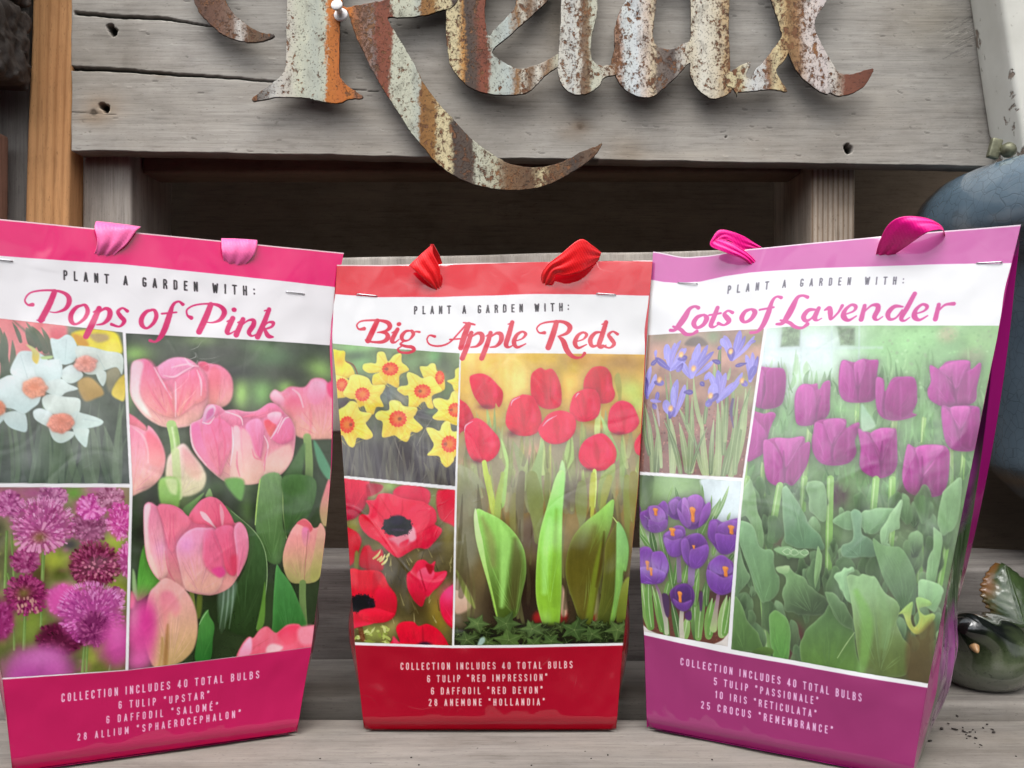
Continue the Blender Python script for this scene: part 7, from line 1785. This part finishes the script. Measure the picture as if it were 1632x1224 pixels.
    link('back_panel', grid_mesh('back_panel', PB, cb, flip=True), FILM, root)
    for sgn, fE, bE in ((-1, fL, bL), (1, fR, bR)):
        k = 60
        s = np.linspace(0, 1, k)
        f3 = fE(tb)
        PS = f3[:, None] * (1 - s[None, :, None]) + bE[:, None] * s[None, :, None]
        fold = .032 * np.clip((tb - .03) / .10, 0, 1) * np.clip((.80 - tb) / .80, 0, 1) ** 1.2 * (D / .12) - .009 * np.exp(-((tb - .86) / .12) ** 2)
        tri = (1 - np.abs(2 * s - 1))
        tri = np.where(tb[:, None] > .72, np.sin(math.pi * s)[None, :] * np.ones((m, 1)), tri[None, :] * np.ones((m, 1)))
        cr = (fbm(m, k, 9, 9, rs, 3) - .5) * .006 * np.sin(math.pi * s)[None, :] * np.exp(-((tb[:, None] - .82) / .2) ** 2)
        PS = PS + (-sgn) * tang * (fold[:, None] * tri + cr)[..., None]
        PS[..., 2] = np.maximum(PS[..., 2], .0005)
        PS[:, 0] = f3; PS[:, -1] = bE
        cs = np.ones((m, k, 3)) * sc_
        if sidepaint is not None:
            cs = sidepaint(cs, tb, s, rs, sgn)
        link('side_panel', grid_mesh('side_panel', PS, cs, flip=(sgn < 0)), FILM, root)
    q0, q1 = fL(np.array([1.]))[0], fR(np.array([1.]))[0]
    cen = (q0 + q1 + bL[-1] + bR[-1]) / 4
    ring = [np.array([q0, q1]), np.array([bL[-1], bR[-1]])]
    base = np.array(ring)
    inner = cen + (base - cen) * np.array([.94, .90, 1])
    inner[..., 2] = .0005
    base = np.array([base[0], inner[0], inner[1], base[1]])
    link('base', grid_mesh('base', base, np.ones((4, 2, 3)) * sc_), FILM, root)
    # staples through the top band
    Yp = lambda px, py: (lambda U: (TL[1] * (1 - U) + TR[1] * U))(np.clip((px - TLp[0]) / (TRp[0] - TLp[0]), 0, 1)) - .0
    for (xa, ya), (xb, yb) in staples:
        # depth of the panel under the staple
        def surf(px, py):
            d2 = ((proj(P[::6, ::6]) - np.array([px, py])) ** 2).sum(-1)
            j = np.unravel_index(np.argmin(d2), d2.shape)
            return at(px, py, P[::6, ::6][j][1])
        a_, b_ = surf(xa, ya), surf(xb, yb)
        q = [a_ - nrm * .001, a_ + nrm * .0007, a_ * .9 + b_ * .1 + nrm * .0010, a_ * .1 + b_ * .9 + nrm * .0010, b_ + nrm * .0007, b_ - nrm * .001]
        cu = bpy.data.curves.new('staple', 'CURVE'); cu.dimensions = '3D'; cu.bevel_depth = .00042; cu.bevel_resolution = 2
        sp_ = cu.splines.new('POLY'); sp_.points.add(len(q) - 1)
        for i, w in enumerate(q):
            sp_.points[i].co = (*w, 1)
        o = bpy.data.objects.new('tmp', cu); C.objects.link(o)
        me = bpy.data.meshes.new_from_object(o.evaluated_get(bpy.context.evaluated_depsgraph_get()))
        bpy.data.objects.remove(o); me.name = 'staple'
        link('staple', me, STEEL, root)
    # ribbon handle ends: satin strips folded over the top band
    for strips in ribbons:
        bm = bmesh.new()
        for rows in strips:
            r = np.array([[a[0], a[1], b[0], b[1], d0, d1] for a, b, d0, d1 in rows], float)
            r = spline(r, 7, closed=False)
            R = len(r); K = 21
            G = np.zeros((R, K, 3))
            Lr = np.zeros((R, 3)); Rr = np.zeros((R, 3))
            for i in range(R):
                for (px, py, dd, tgt) in ((r[i, 0], r[i, 1], r[i, 4], Lr), (r[i, 2], r[i, 3], r[i, 5], Rr)):
                    U = (px - TLp[0]) / (TRp[0] - TLp[0])
                    yt = TLp[1] * (1 - U) + TRp[1] * U
                    Yd = TL[1] * (1 - U) + TR[1] * U
                    tgt[i] = at(px, py, Yd - .0025 - dd)
            cc = np.linspace(0, 1, K)
            G = Lr[:, None] * (1 - cc[None, :, None]) + Rr[:, None] * cc[None, :, None]
            wid = np.linalg.norm(Rr - Lr, axis=1)
            G += nrm * (np.sin(math.pi * cc)[None, :, None] * np.clip(wid, 0, .03)[:, None, None] * .025)
            gth = np.clip(1 - wid / max(wid.max(), 1e-6), 0, 1)[:, None]
            G += nrm * ((np.cos(cc[None, :] * 15 + 1.0 + rs.uniform(0, 3)) * (.0001 + .0009 * gth))[..., None])
            G += nrm * ((np.cos(cc * 5 + rs.uniform(0, 6))[None, :] * (fbm(R, K, 6, 3, rs, 2) - .3)) * .0006)[..., None]
            me = grid_mesh('tmp', G)
            b2 = bmesh.new(); b2.from_mesh(me)
            geo = b2.verts[:]
            b2.to_mesh(me); b2.free()
            bm.from_mesh(me)
            bpy.data.meshes.remove(me)
        me = bpy.data.meshes.new('ribbon'); bm.to_mesh(me); bm.free()
        o = link('ribbon', me, rib_mat, root)
        so = o.modifiers.new('thick', 'SOLIDIFY'); so.thickness = .0005; so.offset = 0
    return root


def zv(ox, oy, sc):
    return lambda rows: [((a[0] / sc + ox, a[1] / sc + oy), (b[0] / sc + ox, b[1] / sc + oy), d0, d1) for a, b, d0, d1 in rows]


z1, z3, z5 = zv(0, 330, 2.914), zv(520, 370, 3.022), zv(1000, 340, 2.582)
PINKR, REDR, MAGR = satin('pink_satin', 'fa6aa8'), satin('red_satin', 'f01a20'), satin('magenta_satin', 'ff1490')

A1, A2, A3 = paint_pink(), paint_red(), paint_lavender()


def plain_side(edge_hex, mid_hex, mid2_hex):
    def f(cs, tb, s, rs, sgn):
        m, k = cs.shape[:2]
        e = s2l(rgb(edge_hex)); a, b = s2l(rgb(mid_hex)), s2l(rgb(mid2_hex))
        nz = fbm(m, k, 14, 14, rs, 3)[..., None]
        mid = a * (1 - nz) + b * nz
        inside = ((s > .13) & (s < .80))[None, :, None] & ((tb > .24) & (tb < .985))[:, None, None]
        return np.where(inside, mid, e * np.ones((m, k, 1)))
    return f


def lav_side(cs, tb, s, rs, sgn):
    """printed gusset: dark foliage with purple tulips between magenta margins"""
    m, k = cs.shape[:2]
    e = s2l(rgb('9c1a6e'))
    g = s2l(rgb('31452a')) * (1 - fbm(m, k, 20, 7, rs, 3)[..., None]) + s2l(rgb('4d6a3e')) * fbm(m, k, 20, 7, rs, 3)[..., None]
    T, S_ = tb[:, None], s[None, :]
    for ct, c_s, rt, rss, c in ((.52, .5, .07, .3, '6d2460'), (.46, .62, .05, .2, '8b3a7c'), (.80, .42, .08, .34, '8a3a7e'), (.90, .45, .05, .3, '6a2c62'), (.86, .6, .05, .2, '9a5690'), (.95, .5, .04, .3, '7e4878')):
        d = ((T - ct) / rt) ** 2 + ((S_ - c_s) / rss) ** 2
        w = np.clip(1.3 - d, 0, 1)[..., None]
        g = g * (1 - w) + s2l(rgb(c)) * (.7 + .6 * fbm(m, k, 16, 4, rs, 2)[..., None]) * w
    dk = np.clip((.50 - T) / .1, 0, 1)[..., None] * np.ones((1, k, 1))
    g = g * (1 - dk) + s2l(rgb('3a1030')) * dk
    inside = ((S_ > .14) & (S_ < .84))[..., None] & ((T > .20))[..., None]
    return np.where(inside, g, e * np.ones((m, k, 1)))


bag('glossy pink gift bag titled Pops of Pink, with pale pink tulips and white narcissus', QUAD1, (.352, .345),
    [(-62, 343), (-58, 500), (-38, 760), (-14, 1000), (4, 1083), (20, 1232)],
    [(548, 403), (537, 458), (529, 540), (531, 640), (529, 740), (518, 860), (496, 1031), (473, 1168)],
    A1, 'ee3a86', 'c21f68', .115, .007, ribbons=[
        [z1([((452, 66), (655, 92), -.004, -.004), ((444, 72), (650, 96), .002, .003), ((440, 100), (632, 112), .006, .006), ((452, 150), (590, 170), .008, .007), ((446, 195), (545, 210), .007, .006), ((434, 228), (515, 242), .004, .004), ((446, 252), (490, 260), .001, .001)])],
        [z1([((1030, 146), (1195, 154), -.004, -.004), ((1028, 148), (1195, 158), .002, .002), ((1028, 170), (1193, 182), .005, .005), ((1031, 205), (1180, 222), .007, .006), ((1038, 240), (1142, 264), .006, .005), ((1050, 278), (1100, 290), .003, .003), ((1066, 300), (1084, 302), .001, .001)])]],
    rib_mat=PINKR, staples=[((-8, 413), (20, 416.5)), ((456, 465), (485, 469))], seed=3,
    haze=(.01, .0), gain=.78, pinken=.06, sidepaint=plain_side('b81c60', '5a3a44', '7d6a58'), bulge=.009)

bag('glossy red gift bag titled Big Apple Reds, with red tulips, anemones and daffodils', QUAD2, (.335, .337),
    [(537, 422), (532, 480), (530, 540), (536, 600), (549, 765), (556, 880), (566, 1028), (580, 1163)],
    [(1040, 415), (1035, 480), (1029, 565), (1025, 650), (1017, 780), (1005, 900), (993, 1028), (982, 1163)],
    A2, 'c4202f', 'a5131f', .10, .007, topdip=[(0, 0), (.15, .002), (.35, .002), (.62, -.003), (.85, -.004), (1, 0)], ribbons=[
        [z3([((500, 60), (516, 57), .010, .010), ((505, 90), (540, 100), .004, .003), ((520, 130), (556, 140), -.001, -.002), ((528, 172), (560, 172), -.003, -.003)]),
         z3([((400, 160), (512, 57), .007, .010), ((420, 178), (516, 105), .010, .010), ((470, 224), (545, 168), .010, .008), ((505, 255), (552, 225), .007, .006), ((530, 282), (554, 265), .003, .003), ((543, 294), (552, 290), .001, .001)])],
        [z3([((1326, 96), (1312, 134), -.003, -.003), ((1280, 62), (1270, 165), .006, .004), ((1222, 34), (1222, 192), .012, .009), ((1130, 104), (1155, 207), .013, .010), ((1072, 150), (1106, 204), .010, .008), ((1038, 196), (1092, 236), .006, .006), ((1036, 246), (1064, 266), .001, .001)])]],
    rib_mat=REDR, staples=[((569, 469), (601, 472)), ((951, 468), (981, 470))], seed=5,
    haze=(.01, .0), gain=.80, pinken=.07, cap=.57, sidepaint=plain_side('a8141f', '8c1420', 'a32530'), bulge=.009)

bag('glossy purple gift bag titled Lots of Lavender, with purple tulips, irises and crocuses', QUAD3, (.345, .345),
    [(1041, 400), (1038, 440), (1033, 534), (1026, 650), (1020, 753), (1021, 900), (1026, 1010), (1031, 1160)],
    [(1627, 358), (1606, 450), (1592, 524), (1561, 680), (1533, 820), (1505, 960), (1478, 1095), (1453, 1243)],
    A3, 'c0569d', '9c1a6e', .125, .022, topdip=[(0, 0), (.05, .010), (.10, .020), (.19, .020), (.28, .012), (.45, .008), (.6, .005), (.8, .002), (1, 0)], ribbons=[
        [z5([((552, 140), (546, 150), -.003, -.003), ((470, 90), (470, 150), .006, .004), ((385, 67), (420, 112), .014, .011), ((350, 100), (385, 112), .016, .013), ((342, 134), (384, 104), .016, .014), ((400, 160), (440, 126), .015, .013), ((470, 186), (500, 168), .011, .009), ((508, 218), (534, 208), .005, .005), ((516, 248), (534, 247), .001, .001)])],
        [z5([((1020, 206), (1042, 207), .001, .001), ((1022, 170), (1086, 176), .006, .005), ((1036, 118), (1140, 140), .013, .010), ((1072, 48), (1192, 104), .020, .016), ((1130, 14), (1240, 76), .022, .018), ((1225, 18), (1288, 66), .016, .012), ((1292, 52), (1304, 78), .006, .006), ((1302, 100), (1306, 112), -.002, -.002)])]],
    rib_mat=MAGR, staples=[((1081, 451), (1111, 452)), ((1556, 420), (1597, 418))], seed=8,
    haze=(-.06, -.015), gain=.80, pinken=.0, cap=.64, sidepaint=lav_side, bulge=.008, flare=.010)  # negative haze pales the print: glare put into its colour, most at top

# ------------------------------------------------------------------ glazed pot
n = N('blue_crackle_glaze')
v = n.coord(scale=(1, 1, 1), rnd=False)
vo = n.new('ShaderNodeTexVoronoi', feature='DISTANCE_TO_EDGE'); vo.inputs['Scale'].default_value = 105
wv = n.new('ShaderNodeVectorMath', operation='ADD'); ns = n.new('ShaderNodeTexNoise'); ns.inputs['Scale'].default_value = 30
ms = n.new('ShaderNodeVectorMath', operation='SCALE'); ms.inputs['Scale'].default_value = .02
n.lk(v, ns.inputs['Vector']).lk(ns.outputs['Color'], ms.inputs[0]).lk(ms.outputs[0], wv.inputs[0]).lk(v, wv.inputs[1]).lk(wv.outputs[0], vo.inputs['Vector'])
ck = n.ramp(vo.outputs['Distance'], [(0, (.55, .53, .50)), (.05, (1, 1, 1))]).outputs[0]
sep = n.new('ShaderNodeSeparateXYZ'); n.lk(v, sep.inputs[0])
bc = n.ramp(n.noise(v, 9, 6, .6), [(.3, (.075, .120, .155)), (.55, (.125, .180, .225)), (.75, (.23, .29, .33))]).outputs[0]
hz = n.math('ADD', sep.outputs['Z'], n.math('MULTIPLY', n.noise(v, 20, 4, .6), .012))
rimw = n.ramp(hz, [(.0, (.06, .09, .13)), (.158, (.06, .09, .13)), (.163, (.17, .12, .08)), (.170, (.17, .13, .09)), (.178, (.05, .08, .11)), (1.0, (.05, .08, .11))]).outputs[0]
low = n.ramp(hz, [(.165, (0, 0, 0)), (.178, (1, 1, 1))]).outputs[0]
c = n.mix(low, rimw, n.mix(.6, bc, ck, 'MULTIPLY'))
n.set(Base_Color=c, Roughness=.22)
n.b.inputs['Coat Weight'].default_value = 1.0
n.b.inputs['Coat Roughness'].default_value = .09
n.bump(n.math('ADD', n.math('MULTIPLY', ck, .5), n.math('MULTIPLY', n.noise(v, 40, 4, .6), .8)), .35, .0015)
prof = [(0, .085), (.072, .085), (.078, .088), (.092, .100), (.128, .128), (.152, .150), (.166, .166), (.170, .176), (.170, .20), (.171, .25), (.173, .30), (.177, .335), (.184, .352), (.200, .360), (.219, .365), (.2315, .374), (.2355, .388), (.2335, .404), (.2275, .418), (.213, .432), (.199, .429), (.188, .420), (.180, .40), (.173, .35), (.168, .28), (.165, .20), (.15, .165), (.10, .12), (0, .10)]
prof = spline(np.array(prof), 5, closed=False)
pot = lathe('ceramic_pot', prof, 160, n.m)
pot.location = (0.612, 0.790, -.004)
tag(pot, 'big glossy blue crackle glazed pot with flared rim behind the purple bag', 'pot')

# ------------------------------------------------------------------ ceramic bird
n = N('green_glaze')
v = n.coord(scale=(1, 1, 1), rnd=False)
sep = n.new('ShaderNodeSeparateXYZ'); n.lk(v, sep.inputs[0])
t = n.math('ADD', n.math('MULTIPLY', sep.outputs['Z'], 14), n.math('MULTIPLY', n.math('SUBTRACT', n.noise(v, 40, 6, .65), .5), .9))
cc = n.ramp(t, [(.0, (.13, .14, .11)), (.25, (.14, .155, .11)), (.42, (.075, .095, .05)), (.58, (.03, .042, .018)), (.74, (.006, .008, .006)), (1, (.004, .005, .005))]).outputs[0]
spk = n.ramp(n.noise(v, 320, 3, .55), [(.30, (.5, .5, .5)), (.40, (1, 1, 1))]).outputs[0]
n.set(Base_Color=n.mix(.8, cc, spk, 'MULTIPLY'), Roughness=.2)
n.b.inputs['Coat Weight'].default_value = 1.0
n.b.inputs['Coat Roughness'].default_value = .05
n.bump(n.noise(v, 55, 4, .6), .18, .0012)
GLZ = n.m
bird = empty('ceramic_bird', (0.383, 0.722, 0))
tag(bird, 'small dark green glazed ceramic bird with a leaf on its back beside the purple bag', 'ornament')
bm = bmesh.new()
bmesh.ops.create_icosphere(bm, subdivisions=5, radius=1.0)
hd = Vector((-.50, -.55, .60)).normalized()
for v_ in bm.verts:
    d = v_.co.normalized()
    p = Vector((d.x * .040, d.y * .040, d.z * .032))
    if p.z < -.024:
        p.z = -.024 - (p.z + .024) * .0
    h = math.exp(-((1 - d.dot(hd)) / .125) ** 1.7)
    p += hd * .0175 * h + Vector((-.003, -.004, .004)) * h
    tl = Vector((.85, .4, .35)).normalized()
    p += tl * .018 * math.exp(-((1 - d.dot(tl)) / .09))
    v_.co = p + Vector((0, 0, .0245))
me = bpy.data.meshes.new('body'); bm.to_mesh(me); bm.free()
o = link('body', me, GLZ)
o.location = bird.location
o.parent = bird; bpy.context.view_layer.update(); o.matrix_parent_inverse = bird.matrix_world.inverted()


def kid(o, par, loc):
    o.location = loc
    o.parent = par
    bpy.context.view_layer.update()
    o.matrix_parent_inverse = par.matrix_world.inverted()
    return o


n = N('beak_glaze'); n.set(Base_Color=(.42, .24, .11), Roughness=.25); BEAK = n.m
bd = Vector(bird.location)
hc = bd + Vector((-.026, -.027, .048))
bk = lathe('beak', [(0, 0), (.0042, .0), (.0034, .004), (.0018, .0085), (0, .011)], 16, BEAK)
bk.rotation_euler = (math.radians(112), 0, math.radians(-8))
kid(bk, bird, hc + Vector((-.0005, -.0095, -.0065)))
n = N('eye_glaze'); n.set(Base_Color=(.004, .004, .004), Roughness=.08); n.b.inputs['Coat Weight'].default_value = 1; EYE = n.m
for dx, dy, dzz in ((.0078, -.0058, .0015), (-.0095, -.0052, .0012)):
    e = lathe('eye', [(0, -.0026), (.0016, -.0021), (.0026, 0), (.0016, .0021), (0, .0026)], 18, EYE)
    kid(e, bird, hc + Vector((dx, dy, dzz)))
# leaf
n = N('leaf_glaze')
at_ = n.new('ShaderNodeAttribute', attribute_name='print')
n.set(Base_Color=at_.outputs['Color'], Roughness=.3); n.b.inputs['Coat Weight'].default_value = .8; n.b.inputs['Coat Roughness'].default_value = .12
LEAFM = n.m
R, K = 60, 48
G = np.zeros((R, K, 3)); CL = np.zeros((R, K, 3))
rs_ = np.random.RandomState(4)
nzl = fbm(R, K, 12, 12, rs_, 4)
for i in range(R):
    t = i / (R - 1)
    w = .036 * math.sin(math.pi * min(t * .93 + .05, 1)) ** .75 * (1 - .25 * t)
    for j in range(K):
        s = j / (K - 1) * 2 - 1
        ww = w * (1 + (.05 * math.sin(t * 70) if abs(s) > .9 else 0))
        a = t * .062
        vein = abs(((t * 7 - abs(s) * 1.6) % 1) - .5)
        hgt = .004 * (1 - s * s) * -1 + .0004 * (vein - .25) + (nzl[i, j] - .5) * .002 - (.0015 if abs(s) < .05 else 0)
        # leaf base on the bird's back, tip up and to the left
        G[i, j] = (s * ww * .74 - .004 * t + .036, .006 + .022 * t + hgt + .006 * s * s, .042 + a * .78)
        c = np.array((.035, .060, .018)) * (.6 + .9 * nzl[i, j])
        if vein > .43:
            c = c * 1.25
        orr = np.clip(-s * 2.2 - 1.25 + (nzl[i, j] - .5) * 2.2, 0, 1) * .8
        c = c * (1 - orr) + np.array((.20, .075, .020)) * orr
        CL[i, j] = c
lf = link('leaf', grid_mesh('leaf', G, CL), LEAFM)
so = lf.modifiers.new('thick', 'SOLIDIFY'); so.thickness = .002; so.offset = 1
kid(lf, bird, Vector(bird.location))

# ------------------------------------------------------------------ dark crumbs on the bench
n = N('soil_crumb'); n.set(Base_Color=(.028, .022, .018), Roughness=.9)
bm = bmesh.new()
rs_ = np.random.RandomState(12)
for k in range(44):
    if k < 26:
        px, py = rs_.normal(1545, 20), rs_.normal(1175, 12)
    else:
        px, py = rs_.uniform(480, 1620), rs_.uniform(1172, 1222)
    Yd = HC * F / (py - 612)
    w = at(px, py, Yd)
    r = rs_.uniform(.0003, .0012) * (1 if k < 26 else .6)
    m_ = Matrix.Translation(Vector((w[0], w[1], r * .35))) @ Matrix.Rotation(rs_.uniform(0, 6), 4, 'Z') @ Matrix.Diagonal((r * rs_.uniform(1, 2.4), r, r * .6, 1))
    bmesh.ops.create_icosphere(bm, subdivisions=1, radius=1, matrix=m_)
me = bpy.data.meshes.new('soil_crumbs'); bm.to_mesh(me); bm.free()
o = link('soil_crumbs', me, n.m)
tag(o, 'scattered dark soil crumbs on the front bench board', 'crumbs', kind='stuff')
